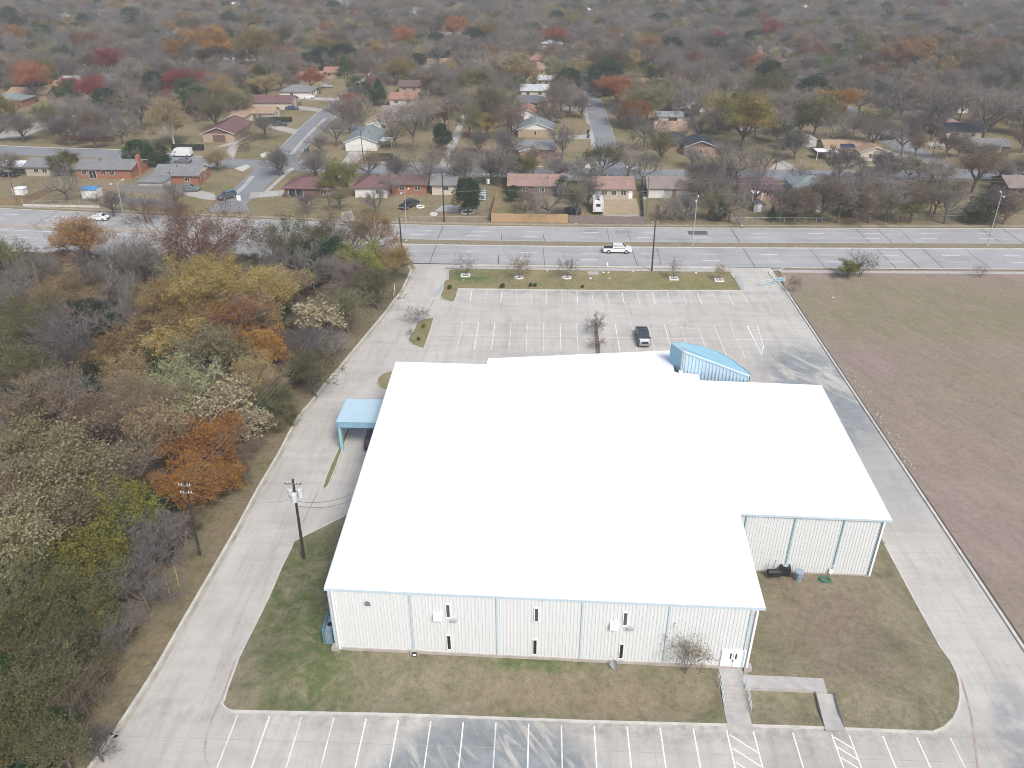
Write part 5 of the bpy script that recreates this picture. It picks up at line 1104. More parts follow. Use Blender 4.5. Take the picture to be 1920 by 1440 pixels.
# ------------------------------------------------------------------ fences
def fence(pts, h, label, board=None, post=None, panel_w=2.4, z=-.03, kind='board'):
    P = [Vector((p.x, p.y)) for p in pts]; e = empty('board_fence' if kind == 'board' else 'wire_fence', (P[0].x, P[0].y, z), 0, label, 'fence'); pi = 0
    for a, b in zip(P[:-1], P[1:]):
        d = b-a; L = d.length; n = max(1, round(L/panel_w)); u = d/L; ang = math.atan2(d.y, d.x)
        for i in range(n):
            p = a+u*(L*i/n)-P[0]; w = L/n; hh = h*(1+.03*math.sin(pi*2.3)); pi += 1
            if kind == 'board':
                mb = MB(); k = max(3, int(w/.3))
                for j in range(k): mb.box(w*j/k+.005, w*(j+1)/k-.005, -.012-(.008 if j % 2 else 0), .012, .03, hh-.02*(j % 3))
                mb.build('fence_panel', board, e, (p.x, p.y, 0), rz=ang); MB().box(0, w, .013, .05, hh*.25, hh*.25+.08).build('rail', board, e, (p.x, p.y, 0), rz=ang)
            else:
                MB().box(-.03, .03, -.03, .03, 0, h).build('post', post, e, (p.x, p.y, 0)); MB().tube((0, 0, h-.03), (w, 0, h-.03), .025, n=5).build('rail', post, e, (p.x, p.y, 0), rz=ang)
                mb = MB(); m_ = max(4, int(w/.4))
                for j in range(m_):
                    x0 = w*j/m_; x1 = w*(j+1)/m_; mb.add([(x0, 0, .05), (x0+.012, 0, .05), (x1+.012, 0, h-.06), (x1, 0, h-.06)], [(0, 1, 2, 3)]); mb.add([(x1, 0.004, .05), (x1+.012, 0.004, .05), (x0+.012, 0.004, h-.06), (x0, 0.004, h-.06)], [(0, 1, 2, 3)])
                o = mb.build('wire_mesh', post, e, (p.x, p.y, 0), rz=ang); o['kind'] = 'stuff'
m_newb = plain('new_cedar_boards', (.40, .275, .155), .85, .14, 1.2); m_oldb = plain('weathered_boards', (.20, .165, .15), .9, .18, 1.2); m_redb = plain('red_brown_boards', (.12, .055, .045), .9, .2, 1.2); m_greyb = plain('silver_boards', (.22, .215, .21), .9, .18, 1.2); m_tanb = plain('tan_boards', (.24, .17, .10), .9, .2, 1.2)
gz = lambda *q: [G(x, y, -.03) for x, y in q]
fence(gz((921, 416), (1065, 418)), 2.0, 'new tan cedar board fence along the arterial road', m_newb); fence(gz((921, 416), (932, 372)), 2.0, 'new tan cedar side fence beside the utility pole', m_newb)
fence(gz((1066, 418), (1210, 421)), 1.8, 'weathered purplish grey board fence below the motorhome yard', m_oldb); fence(gz((1207, 418), (1204, 366)), 1.7, 'grey side fence between the sandy yard and the garage house', m_greyb)
fence(gz((225, 384), (282, 389), (330, 392)), 2.0, 'dark grey board fence below the blue-roofed shed', m_greyb); fence(gz((225, 360), (300, 362), (345, 362)), 1.9, 'pale board fence behind the whitewashed wing', m_greyb); fence(gz((120, 264), (215, 266)), 1.8, 'dark red board fence along the local street', m_redb)
fence(gz((0, 384), (45, 383), (95, 362)), 1.6, 'tan slatted fence round the little white shed', m_tanb)
fence(gz((45, 386), (187, 389)), 1.5, 'wire fence on a white concrete base by the road', post=m_steel, kind='wire'); sb = strip('fence_base_wall', [(p.x, p.y-.1) for p in gz((45, 386), (187, 389))], .2, .2, -.03, .4, m_kerb, kind=None); tag(sb, 'low white concrete base wall under the wire fence', 'wall')
fence(gz((770, 416), (915, 415)), 1.2, 'chain-link fence in front of the magnolia yard', post=m_steel, kind='wire'); fence(gz((1370, 417), (1550, 418)), 1.2, 'chain-link fence below the pink brick house yard', post=m_steel, kind='wire'); fence(gz((1690, 412), (1830, 415)), 1.3, 'chain-link fence at the eastern back yards', post=m_steel, kind='wire')
fence(gz((490, 372), (532, 370)), 1.0, 'low pale wire fence beside the side street drive', post=m_insul, kind='wire'); fence(gz((870, 244), (848, 300)), 1.4, 'chain-link fence along the alley', post=m_steel, kind='wire'); fence(gz((868, 258), (918, 258)), 1.5, 'dark board fence behind the alley yard', m_redb); fence(gz((1468, 280), (1510, 315)), 1.2, 'pale wire fence beside the alley mouth lawn', post=m_insul, kind='wire')
# ------------------------------------------------------------------ hedges, bins, signs and yard things
def bin_(px, py, colr, label):
    g = G(px, py, 0); e = empty('wheeled_bin', (g.x, g.y, 0), R(20), label, 'bin'); m = plain('bin_'+colr, dict(blue=(.025, .06, .16), green=(.02, .10, .06), black=(.02, .02, .022))[colr], .5, .08, 2.0)
    MB().hexa([(-.24, -.26, .08), (.24, -.26, .08), (.24, .26, .08), (-.24, .26, .08), (-.31, -.36, .98), (.31, -.36, .98), (.31, .36, .98), (-.31, .36, .98)]).build('body', m, e); MB().hexa([(-.33, -.4, .98), (.33, -.4, .98), (.33, .38, .98), (-.33, .38, .98), (-.3, -.36, 1.06), (.3, -.36, 1.06), (.3, .38, 1.1), (-.3, .38, 1.1)]).build('lid', m, e)
    for s in (-.24, .24): MB().tube((s-.03, .3, .12), (s+.03, .3, .12), .12, n=10).build('wheel', m_tyre, e)
for q in ((573, 286, 'blue', 'dark blue wheeled bin at the side street corner'), (578, 284, 'green', 'green wheeled bin beside the blue one at the corner'), (1103, 259, 'blue', 'dark blue wheeled bin on the east street kerb'), (1103, 250, 'black', 'black wheeled bin on the east street kerb'), (44, 234, 'blue', 'blue wheeled bin at the far west drive'), (1209, 362, 'blue', 'blue wheeled bin beside the white garage door'), (600, 176, 'blue', 'blue wheeled bin by the white grey-roofed house')): bin_(*q)
def small_sign(px, py, h, w, hh, colr, label, double=False):
    g = G(px, py, 0); e = empty('sign', (g.x, g.y, 0), 0, label, 'sign'); MB().tube((0, 0.03, 0), (0, .03, h), .03).build('post', m_steel, e); MB().box(-w/2, w/2, -.02, .0, h-hh, h).build('sign_panel', colr, e)
small_sign(450, 386, 2.6, 1.0, 1.3, m_white, 'white rectangular sign at the mouth of the side street'); small_sign(1111, 312, 3.4, 1.7, .35, plain('street_sign_green', (.03, .25, .14), .5, .05, 2.0), 'green street name sign at the east street corner')
def vent_box(): pass
g = G(1112, 512, .12); pl = MB().box(-1.0, 1.0, -.75, .75, 0, .06).build('utility_cover', m_walk, None, (g.x, g.y, .12)); tag(pl, 'grey concrete utility cover set in the north lawn', 'cover')
mb_ = MB().box(-.22, .22, -.22, .22, .06, .09).build('access_hatch', m_steel, pl)
g = G(1138, 499, .12); hy = empty('fire_hydrant', (g.x, g.y, .12), 0, 'white fire hydrant on the roadside strip of the north lawn', 'hydrant'); MB().tube((0, 0, 0), (0, 0, .6), .16, .14, 10).build('barrel', m_white, hy); MB().sphere((0, 0, .62), .17, 10, 6).build('cap', m_white, hy); MB().tube((-.26, 0, .42), (.26, 0, .42), .07, n=8).build('nozzle', m_white, hy)
sr = random.Random(4); me = MB().sphere((0, 0, .05), .22, 6, 4, sz=.5).mesh('stone', [m_white])
for px, py in ((1026, 508), (1066, 510), (1131, 511), (1141, 511), (1143, 522), (1107, 522), (1187, 509), (1305, 512), (1562, 558), (1080, 420), (1391, 423)):
    g = G(px, py, .12); o = put('litter', me, None, (g.x, g.y, .12), sr.uniform(0, 3)); o.scale = (sr.uniform(.8, 1.5), sr.uniform(.6, 1.2), 1); tag(o, 'pale scrap lying on the dry grass', 'litter', 'pale scraps on the grass')
# yellow marker posts at the wood edge
for px, py, ty in ((319, 1118, 1080), (336, 1098, 1062)):
    g = G(px, py, .1); t = GY(px, ty, g.y); e = MB().tube((0, 0, 0), (.05, 0, t.z-.1), .04).build('marker_post', plain('marker_yellow', (.50, .40, .12), .7, .1, 2.0), None, (g.x, g.y, .1)); tag(e, 'thin yellow marker post at the edge of the wood', 'post', 'yellow marker posts')
# rubble strip along the field edge
V = np.array; rs = np.random.RandomState(9); vv = []
for i in range(220):
    t = rs.rand(); p = G(1590+t*118+rs.normal(0, 7), 690+t*190, .1); s = rs.uniform(.05, .19); c = V([p.x, p.y, .1+s*.25]); q = rs.normal(0, 1, (8, 3)); base = V([(-1, -1, -1), (1, -1, -1), (1, 1, -1), (-1, 1, -1), (-1, -1, 1), (1, -1, 1), (1, 1, 1), (-1, 1, 1)])*s*V([.7, .5, .3])*(1+.25*q)
    vv.append(c+base)
mb = MB()
for b in vv: mb.hexa([tuple(x) for x in b])
o = mb.build('rubble', plain('pale_rubble', (.34, .30, .26), .9, .35, 1.0)); tag(o, 'scattered pale rubble along the field edge', 'rubble', kind='stuff')
# yard clutter
def ringed(px, py, r, label):
    g = G(px, py); e = empty('stone_planter_ring', (g.x, g.y, -.03), 0, label, 'planter'); m2 = MB().box(-.22, .22, -.1, .1, 0, .25).mesh('stone', [m_white])
    for k in range(16): a = 2*math.pi*k/16; put('stone', m2, e, (r*math.cos(a), r*math.sin(a), 0), a+math.pi/2)
ringed(877, 398, 1.5, 'white stone ring round the magnolia in the back yard'); ringed(813, 402, .8, 'small empty white stone ring on the yard grass'); ringed(788, 388, .9, 'white stone ring at the foot of the bare yard tree')
sheet('patio_slab', pxpoly([(828, 385), (862, 384), (858, 397), (815, 396)]), -.02, m_walk)
for x0, px, py in ((0, 905, 378),):
    g = G(px, py); e = empty('stair_rack', (g.x, g.y, 0), 0, 'pale blue slatted rack beside the utility pole', 'rack')
    for i in range(5): MB().box(-.9, .9, -.03, .03, .4+i*.55, .7+i*.55).build('slat', m_bluel, e)
    for s in (-.95, .95): MB().box(s-.04, s+.04, -.05, .05, 0, 3.0).build('upright', m_steel, e)
# ------------------------------------------------------------------ vegetation
def leaf_mat(name, c0, c1, c2, hue=0.10):
    b = NB(name, 0.8, 0.12); g = b.n('ShaderNodeNewGeometry'); oi = b.n('ShaderNodeObjectInfo')
    c = b.ramp(g.outputs['Random Per Island'], [(0.0, c0), (0.5, c1), (1.0, c2)])
    big = b.noise(b.objc(), 0.45, 3, .6); c = b.mix(b.ramp(big, [(.38, 0.0), (.62, .55)]), c, c0)
    hs = b.n('ShaderNodeHueSaturation'); b.ln(c, hs.inputs['Color'])
    mr = b.n('ShaderNodeMapRange'); b.ln(oi.outputs['Random'], mr.inputs[0]); mr.inputs[3].default_value = 1-hue*2.2; mr.inputs[4].default_value = 1+hue*2.2; b.ln(mr.outputs[0], hs.inputs['Value'])
    mr2 = b.n('ShaderNodeMapRange'); b.ln(oi.outputs['Random'], mr2.inputs[0]); mr2.inputs[3].default_value = .5-hue*.12; mr2.inputs[4].default_value = .5+hue*.12; b.ln(mr2.outputs[0], hs.inputs['Hue'])
    b.color(hs.outputs[0]); MATS[name] = b.m; return b.m
LEAF = {k: leaf_mat('leaf_'+k, *v) for k, v in dict(
    orange=((.20, .085, .018), (.30, .135, .025), (.38, .19, .045)), rust=((.135, .066, .03), (.215, .112, .048), (.28, .16, .075)), red=((.16, .022, .026), (.25, .036, .036), (.31, .065, .05)), crimson=((.12, .014, .022), (.19, .022, .03), (.24, .04, .042)),
    redorange=((.22, .055, .028), (.32, .095, .04), (.38, .145, .055)), gold=((.20, .135, .04), (.29, .205, .065), (.38, .28, .11)), goldtan=((.22, .16, .07), (.31, .235, .11), (.40, .32, .17)), cream=((.30, .26, .14), (.42, .37, .22), (.52, .47, .31)),
    olive=((.075, .075, .03), (.115, .11, .042), (.16, .145, .06)), tanolive=((.15, .135, .07), (.21, .185, .10), (.28, .25, .15)), lime=((.12, .125, .025), (.19, .19, .035), (.25, .25, .06)), palegreen=((.17, .175, .085), (.25, .25, .125), (.33, .32, .18)),
    green=((.022, .05, .018), (.04, .08, .028), (.065, .115, .04)), dark=((.012, .032, .018), (.024, .052, .028), (.042, .078, .038)), bright=((.055, .10, .02), (.09, .15, .03), (.13, .20, .045)), brown=((.085, .062, .042), (.135, .10, .066), (.19, .145, .095)), tan=((.16, .12, .08), (.23, .175, .115), (.31, .24, .165)), pink=((.13, .09, .08), (.20, .14, .12), (.26, .19, .165)),
    mixed=((.075, .095, .022), (.20, .14, .03), (.32, .17, .035)), ashen=((.11, .10, .092), (.175, .162, .148), (.24, .225, .205)), ashtan=((.14, .118, .09), (.21, .178, .138), (.28, .245, .195)), ashdark=((.082, .072, .067), (.13, .117, .11), (.185, .17, .158))).items()}
TWIG = {k: leaf_mat('twig_'+k, tuple(x*.6 for x in c), c, tuple(x*1.4 for x in c), .13) for k, c in dict(grey=(.205, .188, .17), purple=(.17, .155, .152), tan=(.27, .22, .165), olive=(.185, .172, .115), brown=(.20, .155, .118), pale=(.36, .34, .30)).items()}
BARK = {k: plain('bark_'+k, c, .95, .25, 4.0) for k, c in dict(grey=(.13, .112, .098), dark=(.06, .05, .042), pale=(.46, .43, .37), brown=(.12, .088, .065)).items()}
V = np.array
def unit(v): return v/max(1e-9, np.linalg.norm(v))
def skeleton(rs, shape):
    """tapered limbs of a tree about 10 m tall and 10 m wide: list of (p0, p1, r0, r1, level)"""
    S = []
    P = dict(round=(2.0, 6, (30, 68), 3.0), spread=(1.8, 6, (12, 52), 3.5), upright=(1.5, 8, (50, 80), 3.9), willow=(2.2, 6, (35, 70), 2.8), lean=(1.2, 6, (18, 64), 4.2), shrub=(.25, 10, (30, 85), 4.2), vase=(.5, 8, (46, 80), 4.4))[shape]
    tl, nl, el, ll = P
    def grow(p, d, ln, r, lv):
        steps = 3 if lv <= 2 else 2; q = p.copy(); pts = [q.copy()]; dd = d.copy()
        for s in range(steps):
            up = .16 if shape in ('round', 'upright', 'shrub') else .06
            if shape == 'willow' and lv >= 3: up = -.35
            dd = unit(dd + rs.normal(0, .16, 3) + V([0, 0, up])); q = q + dd*ln/steps; pts.append(q.copy())
        r1 = r*.55
        for i in range(steps): S.append((pts[i], pts[i+1], r+(r1-r)*i/steps, r+(r1-r)*(i+1)/steps, lv))
        if lv >= 5: return
        nch = {1: 5, 2: 5, 3: 4, 4: 4}[lv] if shape != 'vase' else {1: 4, 2: 3, 3: 3, 4: 2}[lv]
        for k in range(nch):
            t = .35+.65*(k+rs.random())/nch; i = min(steps-1, int(t*steps)); f = t*steps-i; b = pts[i]+(pts[i+1]-pts[i])*f
            ax = unit(np.cross(dd, rs.normal(0, 1, 3))); a = R(rs.uniform(24, 58)); nd = unit(dd*math.cos(a)+ax*math.sin(a))
            grow(b, nd, ln*rs.uniform(.5, .72), r*(.62-.22*t), lv+1)
    th = V([0, 0, 0.]); q = V([rs.normal(0, .12), rs.normal(0, .12), tl]); r0 = .24 if shape not in ('shrub', 'vase') else .08
    S.append((th, q, r0, r0*.8, 0))
    for k in range(nl):
        az = 2*math.pi*(k+rs.uniform(-.3, .3))/nl; e = R(rs.uniform(*el)); d = V([math.cos(az)*math.cos(e), math.sin(az)*math.cos(e), math.sin(e)])
        grow(q+V([0, 0, rs.uniform(-.2, .3)]), d, ll*rs.uniform(.8, 1.15), r0*.5, 1)
    if shape in ('round', 'willow', 'upright'): grow(q, V([0.05, 0, 1.]), ll*1.05, r0*.6, 1)
    return S
def quads_np(C, A, B):
    n = len(C); v = np.empty((n, 4, 3)); v[:, 0] = C-A; v[:, 1] = C-B; v[:, 2] = C+A; v[:, 3] = C+B; return v.reshape(-1, 3)
def np_mesh(name, v, nper, mats, mi=None, smooth=False):
    n = len(v)//nper; me = bpy.data.meshes.new(name); me.vertices.add(len(v)); me.vertices.foreach_set('co', np.ascontiguousarray(v, dtype=np.float32).ravel())
    me.loops.add(len(v)); me.loops.foreach_set('vertex_index', np.arange(len(v), dtype=np.int32)); me.polygons.add(n)
    me.polygons.foreach_set('loop_start', np.arange(0, len(v), nper, dtype=np.int32)); me.polygons.foreach_set('loop_total', np.full(n, nper, dtype=np.int32))
    for m in mats: me.materials.append(m)
    if mi is not None: me.polygons.foreach_set('material_index', np.asarray(mi, dtype=np.int32))
    me.update(calc_edges=True); return me
def rand_leaves(rs, C, size, up=.35):
    n = len(C); a = rs.normal(0, 1, (n, 3)); a /= np.linalg.norm(a, axis=1)[:, None]; b = rs.normal(0, 1, (n, 3)); b[:, 2] *= (1-up); b -= (b*a).sum(1)[:, None]*a; b /= np.linalg.norm(b, axis=1)[:, None]
    s = size*rs.uniform(.6, 1.3, (n, 1)); return quads_np(C, a*s*.5, b*s*.36)
def twig_quads(rs, S, levels, wmul=1.0):
    P0 = V([s[0] for s in S if s[4] in levels]); P1 = V([s[1] for s in S if s[4] in levels]); w = V([max(.013, min(.034, s[2]))*wmul for s in S if s[4] in levels])
    d = P1-P0; s = np.cross(d, rs.normal(0, 1, d.shape)); s /= np.maximum(1e-9, np.linalg.norm(s, axis=1))[:, None]; v = np.empty((len(P0), 4, 3))
    v[:, 0] = P0-s*w[:, None]; v[:, 1] = P0+s*w[:, None]; v[:, 2] = P1+s*w[:, None]*.5; v[:, 3] = P1-s*w[:, None]*.5
    return v.reshape(-1, 3)
def limb_mesh(name, S, levels, mat):
    mb = MB()
    for p0, p1, r0, r1, lv in S:
        if lv in levels: mb.tube(p0, p1, r0, r1, 6 if lv == 0 else (5 if lv == 1 else 4), caps=False)
    return mb.mesh(name, [mat], True)
def norm_S(S):
    z = max(s[1][2] for s in S); r = np.percentile([math.hypot(s[1][0], s[1][1]) for s in S], 97); k = V([5/r, 5/r, 10/z]); rk = 1.0
    return [(a*k, b*k, r0*rk, r1*rk, l) for a, b, r0, r1, l in S]
PROTO = {}
def make_proto(kind, shape, seed, leaves=0, size=.3, spread=.22, twl=(3, 4, 5), wmul=1.35):
    rs = np.random.RandomState(seed); S = norm_S(skeleton(rs, shape)); tips = V([s[1] for s in S if s[4] >= 4]); mid = V([(s[0]+s[1])/2 for s in S if s[4] >= 4])
    trunk = limb_mesh('trunk', S, (0, 1, 2), BARK['grey']); tw = twig_quads(rs, S, twl, wmul); parts = [tw]; mi = [0]*(len(tw)//4)
    if leaves:
        src = np.vstack([tips, mid]); 
        C = src[rs.randint(0, len(src), leaves)] + rs.normal(0, spread, (leaves, 3)); lf = rand_leaves(rs, C, size); parts.append(lf); mi += [1]*leaves
    crown = np_mesh('crown', np.vstack(parts), 4, [TWIG['grey'], LEAF['brown']], mi)
    PROTO.setdefault(kind, []).append((trunk, crown))
def make_ever(kind, seed, shape, leaves=7000, size=.34):
    rs = np.random.RandomState(seed); S = [(V([0, 0, 0.]), V([0, 0, 3.]), .26, .2, 0), (V([0, 0, 3.]), V([0, 0, 8.]), .2, .06, 0)]; C = []
    if shape == 'cone':
        nb = 60
        for i in range(nb):
            t = rs.uniform(.02, 1)**.8; z = 1.0+8.8*(1-t); r = 4.6*t*rs.uniform(.75, 1.1); az = rs.uniform(0, 6.28); c = V([r*.72*math.cos(az), r*.72*math.sin(az), z]); k = leaves//nb
            C.append(c+rs.normal(0, 1, (k, 3))*V([.62, .62, .45])*(.45+t))
            S.append((V([0, 0, z+.2]), c, .05, .02, 1))
    else:
        nb = 54
        for i in range(nb):
            u = rs.normal(0, 1, 3); u /= np.linalg.norm(u); u[2] = u[2] if u[2] > 0 else u[2]*.75; c = u*V([3.7, 3.7, 4.3])*rs.uniform(.62, 1.05)+V([0, 0, 4.7]); k = leaves//nb
            rr = rs.uniform(.6, 1.25); w = rs.normal(0, 1, (k, 3)); w /= np.linalg.norm(w, axis=1)[:, None]; C.append(c+w*V([1.2, 1.2, .9])*rr*rs.uniform(.55, 1.15, (k, 1)))
            S.append((V([0, 0, 2.6]), c, .09, .03, 1))
    C = np.vstack(C); C = C[C[:, 2] > .35]; trunk = limb_mesh('trunk', S, (0, 1), BARK['dark']); crown = np_mesh('crown', rand_leaves(rs, C, size, .2), 4, [TWIG['brown'], LEAF['green']], [1]*len(C))
    PROTO.setdefault(kind, []).append((trunk, crown))
for s in range(4): make_proto('bare', ('round', 'spread', 'round', 'upright')[s], 10+s)
for s in range(4): make_proto('sparse', ('round', 'spread', 'round', 'upright')[s], 30+s, 5200, .20, .3)
for s in range(4): make_proto('leaf', ('round', 'spread', 'round', 'round')[s], 50+s, 14000, .235, .27)
for s in range(2): make_proto('upright', 'upright', 70+s, 8500, .23, .2)
for s in range(2): make_proto('willow', 'willow', 80+s, 11000, .22, .3)
for s in range(2): make_proto('myrtle', 'vase', 90+s, 700, .3, .25, (2, 3, 4, 5), 2.6)
for s in range(3): make_proto('bush', 'vase', 95+s, 0, twl=(2, 3, 4, 5), wmul=2.6)
for s in range(2): make_proto('scrub', 'shrub', 105+s, 0)
for s in range(2): make_proto('tuft', 'round', 120+s, 3200, .42, .16)
make_proto('lean', 'lean', 141, 18000, .105, .3, wmul=1.1); make_proto('lean', 'lean', 149, 18000, .105, .3, wmul=1.1)
for s in range(3): make_proto('bigleaf', ('round', 'spread', 'round')[s], 150+s, 24000, .155, .25, wmul=.8)
for s in range(2): make_proto('bigsparse', ('spread', 'round')[s], 160+s, 13000, .13, .25, wmul=.8)
for s in range(2): make_proto('bigbare', ('spread', 'round')[s], 170+s, 0, wmul=.9)
for s in range(3): make_ever('oak', 100+s, 'dome', 13000, .27)
for s in range(2): make_ever('cone', 110+s, 'cone', 6000)
TREES = []; STANDOUT = []; tr_ = random.Random(5)
KIND_TXT = dict(bare='bare', sparse='thinly leaved', leaf='full-crowned', upright='upright', willow='drooping', oak='dense round evergreen', cone='pointed evergreen', myrtle='small many-stemmed', tuft='pale tufted', lean='leaning', bush='bare bushy')
COL_TXT = dict(orange='orange', rust='rust brown', red='red', crimson='crimson', redorange='orange-red', gold='golden', goldtan='golden tan', cream='cream', olive='dull olive', tanolive='tan-olive', lime='yellow-green', palegreen='pale green', green='green', dark='dark green', bright='bright green', brown='brown', tan='tan', pink='pinkish', mixed='green and orange', grey='grey', purple='purplish grey', pale='whitish', ashen='ash grey', ashtan='pale tan', ashdark='dark grey')
def zone(p):
    if p.y < 149 and p.x < -20:
        kx = -26-9*max(0, min(1, (110-p.y)/60)); d = kx-p.x
        a = 'on the drive edge' if d < 12 else ('deep' if d > 32 else 'midway')
        b = 'in the wood near the road' if p.y > 125 else 'in the wood opposite the canopy' if p.y > 85 else 'in the wood around the double-armed pole' if p.y > 58 else 'in the wood beside the front lot'
        return a+' '+b
    if p.y < 149: return 'on the church lawn'
    best = min(HOUSES, key=lambda h: (h[0]-p.x)**2+(h[1]-p.y)**2); dx, dy = p.x-best[0], p.y-best[1]
    if math.hypot(dx, dy) < 45:
        rel = ('behind the ' if dy > 0 else 'in front of the ') if abs(dy) > abs(dx)*.8 else ('east of the ' if dx > 0 else 'west of the ')
        return rel+best[2]
    return 'in the back yards along the arterial road' if p.y < 216 else 'among the houses farther up the streets'
def set_mats(o, a, b=None):
    for i, m in enumerate((a, b)):
        if m is not None and i < len(o.material_slots): o.material_slots[i].link = 'OBJECT'; o.material_slots[i].material = m
def put_tree(p, W, H, kind, colr, twig='grey', bark='grey', label=None, var=None, name=None, rz=None):
    k0 = kind
    if W > 12.5 and kind in ('leaf', 'sparse', 'bare'): kind = 'big'+kind
    pr = PROTO[kind]; kind = k0; trunk, crown = pr[var % len(pr) if var is not None else tr_.randrange(len(pr))]
    lab = ' '.join((label or '%s %s tree %s' % (COL_TXT[colr], KIND_TXT[kind], zone(p))).split()[:16]); g = None if label else lab
    nm = name or {'oak': 'evergreen_tree', 'cone': 'conifer_tree', 'myrtle': 'small_tree'}.get(kind, 'autumn_tree' if kind not in ('bare', 'bush') else 'bare_tree')
    e = empty(nm, (p.x, p.y, p.z), tr_.uniform(0, 6.28) if rz is None else rz, lab, 'tree', g); e.scale = (W/10, W/10, H/10)
    t = put('trunk', trunk, e); set_mats(t, BARK[bark]); c = put('crown', crown, e)
    lm = LEAF.get(colr); tm = TWIG.get(twig) or TWIG['grey']
    set_mats(c, tm, lm); TREES.append((p.x, p.y, W/2))
    if label and p.y > 180: STANDOUT.append((p.x, p.y, W/2))
    return e
py_ok = True
def T(cx, cy, wpx, kind, colr, ratio=.95, twig=None, base=None, zg=0.0, **kw):
    """tree whose crown centre shows at (cx, cy), wpx pixels wide"""
    H = 8.0
    for _ in range(5):
        if base: p = G(cx if len(base) < 2 else base[0], base[-1], zg); q = GY(cx, cy, p.y)
        else: q = G(cx, cy, zg+H*.58); p = Vector((q.x, q.y, zg))
        W = wpx*1.1/ppm(q); H = W*ratio*.95
    if 150 < p.y < 177.5 and p.x > -75 and py_ok: p.y = 177.5+tr_.uniform(0, 1.5)
    if twig is None: twig = colr if kind in ('bare', 'bush') else {'gold': 'tan', 'goldtan': 'tan', 'cream': 'tan', 'tan': 'tan', 'olive': 'olive', 'tanolive': 'olive', 'lime': 'olive', 'rust': 'brown', 'brown': 'brown'}.get(colr, 'grey')
    return put_tree(p, W, H, kind, colr, twig, **kw)
ZV = .1
# --- creekside wood
py_ok = False
T(152, 440, 118, 'upright', 'orange', .85, zg=ZV, label='rounded bright orange tree at the wood edge by the road')
T(365, 428, 205, 'lean', 'rust', .72, zg=ZV, label='wide leaning rust-tinged tree with forked bare limbs by the road', bark='brown')
WOOD = [(60,500,140,'bare','grey'),(180,495,130,'bare','purple'),(255,485,125,'bare','grey'),(120,545,120,'sparse','goldtan'),(215,560,160,'bare','purple'),(295,525,115,'bare','olive'),(20,560,120,'bare','grey'),
 (560,440,130,'sparse','olive'),(505,500,100,'bare','grey'),(612,475,95,'oak','dark'),(645,430,115,'sparse','brown'),(700,428,85,'sparse','rust'),(738,487,62,'leaf','gold'),(672,492,85,'leaf','lime'),(640,520,90,'sparse','pink'),(585,500,100,'bare','grey'),(705,528,85,'sparse','olive'),(560,480,90,'oak','dark'),(520,455,100,'bare','olive'),
 (400,540,150,'leaf','gold'),(455,575,120,'leaf','goldtan'),(350,575,135,'leaf','gold'),(300,610,110,'leaf','goldtan'),(420,620,110,'leaf','gold'),(490,545,105,'leaf','gold'),(530,530,90,'leaf','goldtan'),(602,595,88,'tuft','cream'),(445,605,125,'sparse','orange'),(500,655,95,'leaf','orange'),(335,640,125,'leaf','gold'),(212,660,115,'upright','gold'),(255,700,115,'sparse','gold'),(130,640,170,'bare','purple'),(60,600,140,'sparse','olive'),(40,690,150,'sparse','olive'),(95,745,140,'bare','grey'),(180,600,110,'oak','dark'),
 (560,640,105,'bare','purple'),(585,690,90,'sparse','olive'),(400,665,130,'sparse','tanolive'),(470,705,115,'sparse','gold'),(512,745,85,'sparse','olive'),(648,570,95,'sparse','olive'),(620,640,80,'bare','grey'),(335,725,125,'leaf','palegreen'),(425,755,100,'tuft','cream'),(458,795,80,'tuft','cream'),(300,680,110,'oak','dark'),
 (60,765,150,'sparse','brown'),(250,755,160,'sparse','tan'),(170,800,150,'sparse','tan'),(300,805,140,'sparse','goldtan'),(385,825,125,'leaf','orange'),(405,885,90,'leaf','orange'),(350,905,110,'leaf','orange'),(60,835,140,'leaf','tanolive'),(120,890,170,'leaf','tanolive'),(30,920,150,'sparse','tan'),(230,870,130,'bare','tan'),
 (232,950,130,'leaf','lime'),(140,965,160,'sparse','tanolive'),(50,1000,170,'leaf','tanolive'),(160,1040,140,'leaf','lime'),(300,1000,120,'bare','purple'),(262,1085,135,'bare','purple'),(50,1100,170,'sparse','olive'),(155,1130,140,'leaf','olive'),(30,1190,140,'leaf','olive'),(115,1215,150,'sparse','olive'),(215,1180,110,'bare','grey'),
 (55,1285,170,'sparse','olive'),(150,1295,120,'bare','brown'),(25,1370,140,'leaf','olive'),(110,1395,150,'sparse','olive'),(5,1260,120,'oak','green'),(180,1395,80,'bare','purple'),(280,940,90,'oak','dark'),(70,1160,100,'oak','green'),(350,860,80,'oak','dark'),(190,710,100,'oak','dark'),(480,770,70,'oak','green'),(90,1330,110,'oak','green'),(30,1300,100,'oak','dark'),(150,1180,90,'oak','green'),(20,1080,100,'oak','green'),(130,1250,80,'oak','dark'),(100,840,80,'oak','green'),(60,1430,110,'oak','dark')]
for w in WOOD: T(w[0], w[1], w[2]*1.12, w[3], w[4], .8 if w[3] in ('oak',) else tr_.uniform(.85, 1.05), zg=ZV)
py_ok = True
